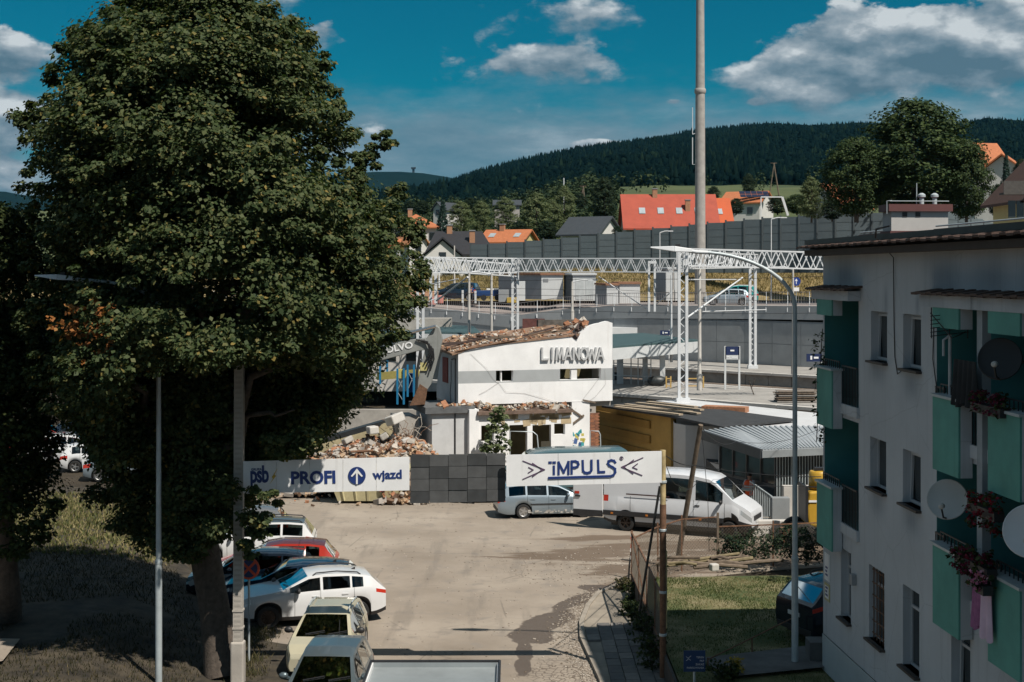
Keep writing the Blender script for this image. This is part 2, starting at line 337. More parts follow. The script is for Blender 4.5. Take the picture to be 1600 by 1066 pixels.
def ground_mat(name, kind):
    m = bpy.data.materials.new(name); m.use_nodes = True; w = NT(m.node_tree)
    p = w.n('ShaderNodeNewGeometry').outputs['Position']
    if kind == 'asphalt':
        big = w.noise(p, .22, 5, .6); mid = w.noise(p, 1.3, 6, .62); fine = w.noise(p, 45, 3, .6)
        c = w.ramp(big, [(.3, (.225, .188, .150)), (.5, (.292, .248, .202)), (.72, (.372, .322, .266))])
        c = w.mix(w.smooth(mid, .5, .72), c, (.235, .205, .175))
        c = w.mix(w.m('MULTIPLY', w.smooth(fine, .55, .8), .35), c, (.17, .155, .14))
        # tyre sweeps: long stretched noise
        mp = w.n('ShaderNodeMapping', {0: p, 2: (0, 0, .5), 3: (1.6, .18, 1)})
        c = w.mix(w.m('MULTIPLY', w.smooth(w.noise(mp.outputs[0], 1.0, 4, .55), .54, .7), .45), c, (.17, .148, .125))
        # cracks
        vo = w.n('ShaderNodeTexVoronoi', {'Scale': .22, 'Vector': w.mix(.12, p, w.n('ShaderNodeTexNoise', {'Scale': .9, 'Detail': 4, 'Vector': p}).outputs[1], 'ADD')}, feature='DISTANCE_TO_EDGE')
        ck = w.m('MULTIPLY', w.m('SUBTRACT', 1, w.smooth(vo.outputs[0], .0, .009)), w.smooth(w.noise(p, .35, 3, .5), .45, .6))
        c = w.mix(w.m('MULTIPLY', ck, .45), c, (.09, .078, .066))
        bumpn = fine; rough = .92
        # mud trodden out in front of the van, and the broken edge by the footway
        sp = w.n('ShaderNodeSeparateXYZ', {0: p})
        def patch(x, y, a, b, rot=0.0):
            dx = w.m('SUBTRACT', sp.outputs[0], x); dy = w.m('SUBTRACT', sp.outputs[1], y)
            cs, sn = math.cos(rot), math.sin(rot)
            u = w.m('DIVIDE', w.m('ADD', w.m('MULTIPLY', dx, cs), w.m('MULTIPLY', dy, sn)), a)
            v = w.m('DIVIDE', w.m('SUBTRACT', w.m('MULTIPLY', dy, cs), w.m('MULTIPLY', dx, sn)), b)
            return w.m('EXPONENT', w.m('MULTIPLY', w.m('ADD', w.m('MULTIPLY', u, u), w.m('MULTIPLY', v, v)), -1))
        nm = w.m('MULTIPLY', w.m('SUBTRACT', w.noise(p, .8, 7, .65), .5), 1.5)
        mp2 = w.n('ShaderNodeMapping', {0: p, 3: (.45, 1.6, 1)})
        ns = w.m('MULTIPLY', w.m('SUBTRACT', w.noise(mp2.outputs[0], 1.0, 6, .6), .5), 2.1)
        def pts(lst):
            t = None
            for a in lst: t = patch(*a) if t is None else w.m('MAXIMUM', t, patch(*a))
            return t
        mud = pts([(2.6, 53.3, 3.2, 1.3, .1), (4.9, 50.6, 2.6, 1.8, .2), (6.2, 55.0, 4.0, 1.0, .1), (4.0, 48.0, 1.3, 1.6), (10, 54, 5, 3.0), (3.5, 56.6, 3, .5, .1)])
        c = w.mix(w.m('MULTIPLY', w.smooth(w.m('ADD', mud, ns), .35, .62), .85), c, (.125, .090, .064))
        wet = pts([(1.15, 43.2, .75, 1.8, -.42), (.55, 41.5, .75, 1.2, -.2), (2.1, 45.9, .5, 1.6, -.55), (.35, 39.8, .28, 1.5), (.3, 38.2, .3, 1.0), (2.9, 47.6, .9, .6, -.5)])
        wm = w.smooth(w.m('ADD', wet, w.m('MULTIPLY', nm, .8)), .42, .52)
        c = w.mix(w.m('MULTIPLY', wm, .92), c, w.mix(mid, (.072, .055, .043), (.115, .088, .068)))
        rough = w.m('SUBTRACT', .92, w.m('MULTIPLY', wm, .42))
        brk = pts([(1.4, 37.6, 1.6, 1.5)])
        bm = w.smooth(w.m('ADD', brk, w.m('MULTIPLY', nm, 1.0)), .4, .75)
        cob = w.n('ShaderNodeTexVoronoi', {'Scale': 5.0, 'Vector': p}, feature='DISTANCE_TO_EDGE').outputs[0]
        c = w.mix(w.m('MULTIPLY', w.m('MULTIPLY', bm, w.m('SUBTRACT', 1, w.smooth(cob, .02, .10))), .8), c, (.09, .07, .055))
    elif kind == 'earth':
        n = w.noise(p, .35, 7, .6); f = w.noise(p, 14, 5, .6)
        c = w.ramp(n, [(.35, (.030, .024, .016)), (.55, (.048, .037, .025)), (.7, (.026, .030, .015))])
        c = w.mix(w.smooth(f, .52, .78), c, (.10, .08, .05)); bumpn = f; rough = .95
    elif kind == 'lawn':
        n = w.noise(p, .7, 6, .6); f = w.noise(p, 22, 4, .6)
        c = w.ramp(n, [(.38, (.060, .085, .030)), (.50, (.12, .125, .052)), (.62, (.24, .205, .115))]); c = w.mix(w.m('MULTIPLY', f, .4), c, (.05, .06, .025)); bumpn = f; rough = .95
    elif kind == 'land':
        n = w.noise(p, .02, 7, .6); f = w.noise(p, .6, 5, .6)
        c = w.ramp(n, [(.35, (.045, .065, .025)), (.55, (.085, .105, .040)), (.72, (.10, .115, .05))])
        sp = w.n('ShaderNodeSeparateXYZ', {0: p})
        dry = w.m('SUBTRACT', 1, w.smooth(sp.outputs[1], 166, 178))
        dc = w.ramp(w.noise(p, .5, 6, .65), [(.3, (.12, .10, .04)), (.5, (.27, .20, .095)), (.7, (.36, .28, .14))])
        c = w.mix(dry, c, dc); c = w.mix(w.m('MULTIPLY', f, .35), c, (.03, .04, .02)); bumpn = f; rough = .95
    elif kind == 'forestfloor':
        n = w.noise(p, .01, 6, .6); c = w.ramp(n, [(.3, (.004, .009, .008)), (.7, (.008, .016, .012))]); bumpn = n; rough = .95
    elif kind == 'slab':
        n = w.noise(p, .8, 6, .6); f = w.noise(p, 30, 4, .6)
        c = w.ramp(n, [(.3, (.25, .24, .225)), (.7, (.40, .385, .36))]); c = w.mix(w.m('MULTIPLY', f, .35), c, (.2, .19, .18)); bumpn = f; rough = .9
    b = w.n('ShaderNodeBsdfPrincipled', {'Base Color': c, 'Roughness': rough, 'Specular IOR Level': 0.0 if kind == 'forestfloor' else .3,
            'Normal': w.n('ShaderNodeBump', {'Strength': .35, 'Distance': .03, 'Height': bumpn}).outputs[0]})
    w.n('ShaderNodeOutputMaterial', {0: b.outputs[0]}); return m
M_ASPH = ground_mat('asphalt_worn', 'asphalt'); M_EARTH = ground_mat('dry_earth', 'earth'); M_LAWN = ground_mat('lawn_turf', 'lawn')
M_LAND = ground_mat('meadow', 'land'); M_FOR = ground_mat('forest_floor', 'forestfloor'); M_SLAB = ground_mat('platform_slab', 'slab')

def sheet(name, poly, z, m, kind='structure', thick=0.0):
    b = MB(); n = len(poly)
    if thick: b.add([(x, y, z) for x, y in poly] + [(x, y, z - thick) for x, y in poly], [tuple(range(n))] + [(i, n+i, n+(i+1) % n, (i+1) % n) for i in range(n)])
    else: b.add([(x, y, z) for x, y in poly], [tuple(range(n))])
    return tag(b.build(name, m), kind=kind)

sheet('ground', [(-9000, -300), (9000, -300), (9000, 9000), (-9000, 9000)], -.02, M_EARTH)
ROAD = [(-5.2, 14), (-5.7, 34), (-6.1, 37), (-6.8, 40.6), (-8.1, 41.2), (-9.6, 48), (-12.6, 60), (-16.5, 78), (-2, 84), (20, 80), (24, 58), (15.5, 52.5), (8.5, 50.2), (4.6, 48.4), (3.4, 47.7), (2.75, 46.6),
        (2.33, 44.9), (2.02, 42.8), (1.95, 41), (2.1, 38.8), (2.25, 36.6), (2.2, 14)]
sheet('road', ROAD, .0, M_ASPH)
# kerb along the footway
kerb_line = [(4.6, 48.4), (3.4, 47.7), (2.75, 46.6), (2.33, 44.9), (2.02, 42.8), (1.95, 41), (2.1, 38.8), (2.25, 36.6), (2.2, 14)]
def offset(line, d):
    out = []
    for i, p in enumerate(line):
        a = Vector(line[max(0, i-1)]); b = Vector(line[min(len(line)-1, i+1)]); t = (b - a).normalized(); out.append((p[0] - t.y * d, p[1] + t.x * d))
    return out
k_in = offset(kerb_line, .14)
kb = MB()
for i in range(len(kerb_line) - 1):
    a, b2, c, d = kerb_line[i], kerb_line[i+1], k_in[i+1], k_in[i]
    kb.add([(*a, -.05), (*b2, -.05), (*c, -.05), (*d, -.05), (*a, .115), (*b2, .115), (*c, .115), (*d, .115)], [(4,5,6,7), (0,1,5,4), (1,2,6,5), (2,3,7,6), (3,0,4,7)])
tag(kb.build('kerb', mat('kerb_stone', (.30, .265, .22), .9, 0, .2, 2, .4, 40)), kind='structure')
M_SLABC = mat('footway_concrete', (.27, .235, .19), .92, 0, .22, 1.4, .4, 30, streak=.3, streak_col=(.14, .12, .09), world_xyz=True)
pave = sheet('pavement', k_in + [(4.0, 14), (4.0, 47.4)], .07, M_SLABC)
# footway slabs, each its own piece
def slab_mesh(k):
    r = random.Random(k); b = MB(); w, l = .56, .62
    b.add([(-w/2, -l/2, 0), (w/2, -l/2, 0), (w/2, l/2, 0), (-w/2, l/2, 0), (-w/2+.012, -l/2+.012, .055), (w/2-.012, -l/2+.012, .055+r.uniform(0, .012)), (w/2-.012, l/2-.012, .055+r.uniform(0, .012)), (-w/2+.012, l/2-.012, .055)],
          [(4,5,6,7), (0,1,5,4), (1,2,6,5), (2,3,7,6), (3,0,4,7)])
    return b.mesh('paving_slab', mat(('slab_a', 'slab_b', 'slab_c')[k % 3], ((.15, .14, .13), (.12, .115, .11), (.19, .175, .16))[k % 3], .9, 0, .15, 3, .3, 40))
slabs = [slab_mesh(k) for k in range(6)]
for j in range(20):
    for i in range(5):
        x = 2.34 + i * .385 + (j % 2) * .0; y = 34.2 + j * .66
        if y > 42.6: continue
        if x - .2 < np.interp(y, [14, 36.6, 38.8, 41, 42.8, 44.9, 46.6], [2.36, 2.40, 2.26, 2.11, 2.18, 2.5, 2.95]): continue
        o = link('paving_slab', slabs[random.randrange(6)], pave, (x, y, .072)); o.scale = (.665, 1.04, 1); o.rotation_euler = (random.uniform(-.02, .02), random.uniform(-.02, .02), random.uniform(-.02, .02))

# raised lawn behind the mesh fence
lb = MB()
LAWN = [(4.06, 14, .7), (4.06, 46.0, .62), (5.4, 46.6, .6), (20, 47.5, .6), (20, 14, .75)]
lb.add(LAWN, [(0, 1, 2, 3, 4)][::1]); lb.f[-1] = tuple(reversed(lb.f[-1]))
foot = [(3.96, 14, -.1), (3.96, 46.6, -.1), (5.3, 48.6, -.1), (20, 51, -.1)]
lb.add(LAWN[:4] + foot, [(0, 4, 5, 1), (1, 5, 6, 2), (2, 6, 7, 3)])
tag(lb.build('lawn', M_LAWN), kind='structure')

def blades(name, pts, h, wdt, m, lean=.5):
    n = len(pts); a = RNG.uniform(0, 2*PI, n); hh = h * RNG.uniform(.5, 1.3, n); w = wdt * RNG.uniform(.7, 1.3, n); l = lean * hh * RNG.uniform(.2, 1, n); la = RNG.uniform(0, 2*PI, n)
    V = np.zeros((n, 3, 3)); V[:] = pts[:, None, :]
    V[:, 0, 0] -= np.cos(a) * w; V[:, 0, 1] -= np.sin(a) * w; V[:, 1, 0] += np.cos(a) * w; V[:, 1, 1] += np.sin(a) * w
    V[:, 2, 0] += np.cos(la) * l; V[:, 2, 1] += np.sin(la) * l; V[:, 2, 2] += hh
    return link(name, npmesh(name, V.reshape(-1, 3), np.arange(3*n).reshape(-1, 3), m))
g_lawn = leafmat('lawn_grass', [(0, (.05, .075, .02)), (.45, (.10, .115, .04)), (.75, (.17, .16, .075)), (1, (.26, .22, .12))], .2)
g_dry = leafmat('dry_grass', [(0, (.035, .042, .018)), (.4, (.07, .068, .03)), (.8, (.13, .11, .055)), (1, (.22, .18, .10))], .2)
def twig_woods(name, Xw, Yw, H, m, per=46, leaf=.75):
    Zw = terr(Xw, Yw) - .3; n = len(Xw); D = RNG.normal(size=(n, per, 3)); D /= np.linalg.norm(D, axis=2, keepdims=True); D *= RNG.uniform(.55, 1.0, (n, per, 1))
    sc = np.stack([H * RNG.uniform(.28, .5, n), H * RNG.uniform(.28, .5, n), H * .48], 1)
    Pc = D * sc[:, None, :]; Pc[:, :, 2] += H[:, None] * .5; taper = 1.15 - .55 * np.clip(Pc[:, :, 2] / H[:, None], 0, 1); Pc[:, :, :2] *= taper[:, :, None]
    Pc += np.stack([Xw, Yw, Zw], 1)[:, None, :]; N = D + np.array([0, 0, .4]) + RNG.normal(size=D.shape) * .4
    return tag(leaf_obj(name, Pc.reshape(-1, 3), N.reshape(-1, 3), leaf * RNG.uniform(.6, 1.4, n * per) * np.repeat(H / 6, per), m), kind='stuff')
g_gold = leafmat('golden_grass', [(0, (.10, .095, .035)), (.4, (.26, .20, .09)), (.8, (.38, .30, .15)), (1, (.20, .19, .08))], .15)
n = 42000
p_ = np.stack([4.1 + RNG.random(n) ** 1.0 * 9, 34 + RNG.random(n) * 12.4, np.full(n, .62)], 1)
wn = np.array([mnoise.noise((a * .75, b * .75, 8)) for a, b in p_[:, :2]]); dry_ = wn + RNG.normal(0, .12, n) > .10
tag(blades('lawn_grass', p_[~dry_], .065, .012, leafmat('green_turf', [(0, (.035, .06, .018)), (.6, (.065, .09, .03)), (1, (.13, .14, .05))], .2)), kind='stuff'); tag(blades('dry_lawn', p_[dry_], .045, .012, leafmat('straw_turf', [(0, (.12, .115, .05)), (.5, (.21, .185, .095)), (1, (.32, .27, .15))], .2)), kind='stuff')
# the rough bank under the trees, dipping from the kerb up to the car park
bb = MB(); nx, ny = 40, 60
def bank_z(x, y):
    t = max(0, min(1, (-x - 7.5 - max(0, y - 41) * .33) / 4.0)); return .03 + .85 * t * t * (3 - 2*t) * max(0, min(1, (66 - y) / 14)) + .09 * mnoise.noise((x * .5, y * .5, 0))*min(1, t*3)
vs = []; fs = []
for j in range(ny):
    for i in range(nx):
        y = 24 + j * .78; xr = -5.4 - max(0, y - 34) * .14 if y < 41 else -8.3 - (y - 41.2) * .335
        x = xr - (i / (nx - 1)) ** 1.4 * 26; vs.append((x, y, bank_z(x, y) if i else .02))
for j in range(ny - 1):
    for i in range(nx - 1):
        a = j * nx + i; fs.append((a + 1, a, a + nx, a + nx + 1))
bb.add(vs, fs); bank = tag(bb.build('bank', mat('shade_dark_soil', (.026, .021, .015), .97, 0, .45, 1.6, .6, 18, col2=(.05, .04, .026), world_xyz=True), smooth=60), kind='structure')  # soil colour darkened to carry the shade under the trees
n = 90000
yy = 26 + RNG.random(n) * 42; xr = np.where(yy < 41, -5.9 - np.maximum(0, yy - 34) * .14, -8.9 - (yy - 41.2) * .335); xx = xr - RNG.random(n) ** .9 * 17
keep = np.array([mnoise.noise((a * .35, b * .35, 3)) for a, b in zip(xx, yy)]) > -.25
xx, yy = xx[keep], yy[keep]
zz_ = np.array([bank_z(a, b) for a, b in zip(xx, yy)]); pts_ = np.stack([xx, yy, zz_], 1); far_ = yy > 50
tag(blades('rough_grass', pts_[~far_], .11, .012, leafmat('shade_dark_grass', [(0, (.018, .022, .010)), (.5, (.034, .034, .016)), (.85, (.06, .05, .026)), (1, (.12, .095, .05))], .1), .8), kind='stuff'); n = 26000; yy = RNG.uniform(49, 68, n); xx = -12 - RNG.random(n) * 18  # near blades darkened too, tree shade put into their colour
tag(blades('meadow_grass', np.stack([xx, yy, np.array([bank_z(a, b) for a, b in zip(xx, yy)])], 1), .15, .035, leafmat('sunlit_straw', [(0, (.06, .08, .025)), (.4, (.13, .13, .05)), (.75, (.22, .19, .09)), (1, (.32, .26, .14))], .2), .8), kind='stuff')  # paler copy of the bank grass for its sunlit part
sheet('path', [(-16, 30.2), (-12.6, 35.2), (-12.9, 37.3), (-22, 38)], .98, M_ASPH)

# platforms and tracks run slantwise behind the station
TU = Vector((.743, -.669, 0)); TN = Vector((.669, .743, 0))
def tline(x0, y0, a): return (x0 + TU.x * a, y0 + TU.y * a)
def strip(name, p0, p1, z, m, a0=-60, a1=60, th=3.0):
    return sheet(name, [tline(*p0, a0), tline(*p0, a1), tline(*p1, a1), tline(*p1, a0)], z, m, thick=th)
PL1a, PL1b = (9.9, 86.0), (15.2, 94.0); PL2a, PL2b = (17.8, 108.0), (19.6, 117.0)
plat1 = strip('platform', PL1a, PL1b, 3.0, M_SLAB, -11, 60, 3.02)
plat2 = strip('platform', PL2a, PL2b, 3.0, M_SLAB, -70, 60, .8)
strip('trackbed', PL1b, PL2a, 2.05, mat('ballast', (.13, .105, .085), .95, 0, .4, 3, .6, 8), -70, 60, .5)
for k, off in enumerate((2.6, 4.04, 7.4, 8.84)):
    rb = MB(); p0 = Vector((*PL1b, 0)) + TN * off
    rb.bar(p0 + TU * -68 + Vector((0, 0, 2.16)), p0 + TU * 58 + Vector((0, 0, 2.16)), .08, .16)
    tag(rb.build('rail', rust), ('rusty rail nearest the near platform', 'second rusty rail from the near platform', 'third rusty rail from the near platform', 'rusty rail nearest the far platform')[k], 'rail', 'rails between the platforms')
for nm, (x0, y0) in (('platform', PL1a), ('platform', PL1b), ('platform', PL2a)):
    eb = MB(); s = -1 if (x0, y0) != PL1b else 1
    for k in range(-9, 24):
        q = Vector((x0, y0, 0)) + TU * (k * 2.4) + TN * s * .05
        eb.bar(q + Vector((0, 0, 2.93)), q + TU * 2.36 + Vector((0, 0, 2.93)), .5, .18)
    par = plat1 if (x0, y0) != PL2a else plat2
    eb.build('edge_coping', conc_lt, par)
    fb = MB()
    for k in range(-9, 30):
        q = Vector((x0, y0, 0)) + TU * (k * 2.0) + TN * s * .04
        fb.bar(q + Vector((0, 0, 2.0)), q + TU * 1.95 + Vector((0, 0, 2.0)), .12, 1.7)
    fb.build('edge_wall', concrete, par)

# big land sheet beyond the retaining wall
xs = np.concatenate([np.linspace(-2600, -200, 40), np.linspace(-190, 190, 90), np.linspace(200, 2900, 60)]); ys = np.concatenate([np.linspace(150, 178, 12), np.geomspace(182, 600, 45), np.geomspace(615, 3000, 60)])
XX, YY = np.meshgrid(xs, ys); ZZ = terr(XX, YY)
nxx, nyy = len(xs), len(ys); idx = np.arange(nxx * nyy).reshape(nyy, nxx)
Fq = np.stack([idx[:-1, :-1], idx[:-1, 1:], idx[1:, 1:], idx[1:, :-1]], -1).reshape(-1, 4)
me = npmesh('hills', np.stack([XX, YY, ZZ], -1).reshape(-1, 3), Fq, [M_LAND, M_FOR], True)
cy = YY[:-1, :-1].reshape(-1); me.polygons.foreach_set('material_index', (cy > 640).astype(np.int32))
tag(link('hills', me), kind='structure')
# far range
xs = np.linspace(-7000, 4500, 140); ys = np.linspace(2700, 6400, 40); XX, YY = np.meshgrid(xs, ys); px = 800 + XX / YY * F
zr = HC + (HZ - lerp_tab(px, FARLINE)) * 5000 / F; t = np.clip((YY - 2700) / 2300, 0, 1); t2 = np.clip((YY - 5000) / 1400, 0, 1)
ZZ = 20 + (zr - 20) * (t * t * (3 - 2*t)) * (1 - t2 * .8) + 14 * np.sin(XX * .004) * np.sin(YY * .003) * t * (1-t)*2
idx = np.arange(140 * 40).reshape(40, 140); Fq = np.stack([idx[:-1, :-1], idx[:-1, 1:], idx[1:, 1:], idx[1:, :-1]], -1).reshape(-1, 4)
tag(link('far_hills', npmesh('far_hills', np.stack([XX, YY, ZZ], -1).reshape(-1, 3), Fq, M_FOR, True)), kind='structure')

def forest(name, X, Y, Z, H, conif, m):
    """cones and lumpy balls, one mass"""
    vs = []; fs = []; k0 = 0; n = len(X); seg = 6
    ang = np.arange(seg) * 2*PI/seg
    ca, sa = np.cos(ang), np.sin(ang)
    V = []; T = []
    for levels, sel in (([(0.05, .20), (.45, .13)], conif), (None, ~conif)):
        ii = np.where(sel)[0]
        if levels:
            for z0, r in levels:
                m_ = len(ii); base = np.zeros((m_, seg + 1, 3)); rr = r * H[ii][:, None] * RNG.uniform(.8, 1.25, (m_, seg))
                base[:, :seg, 0] = X[ii][:, None] + ca * rr; base[:, :seg, 1] = Y[ii][:, None] + sa * rr; base[:, :seg, 2] = (Z[ii] + z0 * H[ii])[:, None]
                base[:, seg, 0] = X[ii]; base[:, seg, 1] = Y[ii]; base[:, seg, 2] = Z[ii] + H[ii] * (1 if z0 > .3 else .68)
                o = k0 + np.arange(m_)[:, None, None] * (seg + 1); tri = np.array([[k, (k+1) % seg, seg] for k in range(seg)])[None]
                V.append(base.reshape(-1, 3)); T.append((o + tri).reshape(-1, 3)); k0 += m_ * (seg + 1)
        else:
            ring = [(.15, .20), (.5, .32), (.82, .24)]
            m_ = len(ii); base = np.zeros((m_, 19, 3))
            for q, (zz, r) in enumerate(ring):
                rr = r * H[ii][:, None] * RNG.uniform(.75, 1.25, (m_, seg)); base[:, q*6:q*6+6, 0] = X[ii][:, None] + np.cos(ang + q*.5) * rr; base[:, q*6:q*6+6, 1] = Y[ii][:, None] + np.sin(ang + q*.5) * rr
                base[:, q*6:q*6+6, 2] = (Z[ii] + zz * H[ii] * .85)[:, None] + RNG.uniform(-.05, .05, (m_, seg)) * H[ii][:, None]
            base[:, 18, 0] = X[ii]; base[:, 18, 1] = Y[ii]; base[:, 18, 2] = Z[ii] + H[ii] * .85
            tri = []
            for q in range(2):
                for k in range(6):
                    a, b, c, d = q*6+k, q*6+(k+1) % 6, q*6+6+(k+1) % 6, q*6+6+k; tri += [[a, b, c], [a, c, d]]
            tri += [[12+k, 12+(k+1) % 6, 18] for k in range(6)]
            o = k0 + np.arange(m_)[:, None, None] * 19; V.append(base.reshape(-1, 3)); T.append((o + np.array(tri)[None]).reshape(-1, 3)); k0 += m_ * 19
    return tag(link(name, npmesh(name, np.concatenate(V), np.concatenate(T), m)), kind='stuff')
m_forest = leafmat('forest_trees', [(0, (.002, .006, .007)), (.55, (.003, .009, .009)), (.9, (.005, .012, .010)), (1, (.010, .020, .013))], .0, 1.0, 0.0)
n = 46000
Yf = 640 + (2080 - 640) * RNG.random(n) ** .75; pxf = RNG.uniform(480, 1800, n); Xf = (pxf - 800) * Yf / F
Zf = terr(Xf, Yf); cf = (RNG.random(n) < np.where(pxf > 1180, .25, .6)) & ~((Yf < 1300) & (pxf < 1050) & (RNG.random(n) < .7))
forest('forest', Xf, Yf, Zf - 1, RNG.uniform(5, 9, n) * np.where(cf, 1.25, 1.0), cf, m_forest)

# ---------------------------------------------------------------- leaves and trees
def leaf_quads(Pc, N, size):
    n = len(Pc); N = N / np.maximum(np.linalg.norm(N, axis=1, keepdims=True), 1e-6)
    r = RNG.normal(size=(n, 3)); t = np.cross(N, r); t /= np.maximum(np.linalg.norm(t, axis=1, keepdims=True), 1e-6); b = np.cross(N, t)
    s = size[:, None]; V = np.zeros((n, 4, 3))
    V[:, 0] = Pc - t * s * .55; V[:, 1] = Pc + b * s * .42 + N * s * .10; V[:, 2] = Pc + t * s * .55; V[:, 3] = Pc - b * s * .42 + N * s * .10
    return V
def leaf_obj(name, Pc, N, size, m, parent=None, loc=None):
    V = leaf_quads(Pc, N, size); n = len(Pc)
    return link(name, npmesh(name, V.reshape(-1, 3), np.arange(4*n).reshape(-1, 4), m), parent, loc)
def clump_leaves(C, rad, outward, per, size):
    """per leaves round every clump centre C: flattened spray, more on the outer and upper side"""
    n = len(C); D = RNG.normal(size=(n, per, 3)); D /= np.linalg.norm(D, axis=2, keepdims=True)
    D = D * RNG.random((n, per, 1)) ** .45; D[:, :, 2] *= .62
    Pc = C[:, None, :] + D * rad[:, None, None] + outward[:, None, :] * rad[:, None, None] * .15
    N = D * .7 + outward[:, None, :] * .5 + np.array([0, 0, .75]) + RNG.normal(size=(n, per, 3)) * .55
    return Pc.reshape(-1, 3), N.reshape(-1, 3), (size * RNG.uniform(.5, 1.45, n * per))
bark = mat('bark', (.075, .060, .048), .95, 0, .35, 7, .8, 22, streak=.5, streak_col=(.03, .025, .02))
m_maple = leafmat('maple_leaves', [(0, (.026, .044, .018)), (.30, (.048, .070, .028)), (.62, (.076, .099, .042)), (.90, (.108, .122, .052)), (.965, (.16, .14, .048)), (1, (.26, .19, .055))], .28, .55)
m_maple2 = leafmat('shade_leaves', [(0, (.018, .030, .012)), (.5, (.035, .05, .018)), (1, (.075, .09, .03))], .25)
m_brown = leafmat('withered_leaves', [(0, (.16, .06, .02)), (.5, (.28, .11, .035)), (1, (.36, .18, .06))], .3)

def limb(b, p0, p1, r0, r1, wob=.25, n=7, seed=0):
    r = random.Random(seed); p0, p1 = Vector(p0), Vector(p1); pts = []
    for i in range(n):
        t = i / (n - 1); q = p0.lerp(p1, t) + Vector((r.uniform(-1, 1), r.uniform(-1, 1), r.uniform(-.4, .8))) * wob * math.sin(PI * t); pts.append(q)
    b.tube(pts, [r0 + (r1 - r0) * (i / (n - 1)) for i in range(n)], 8); return pts

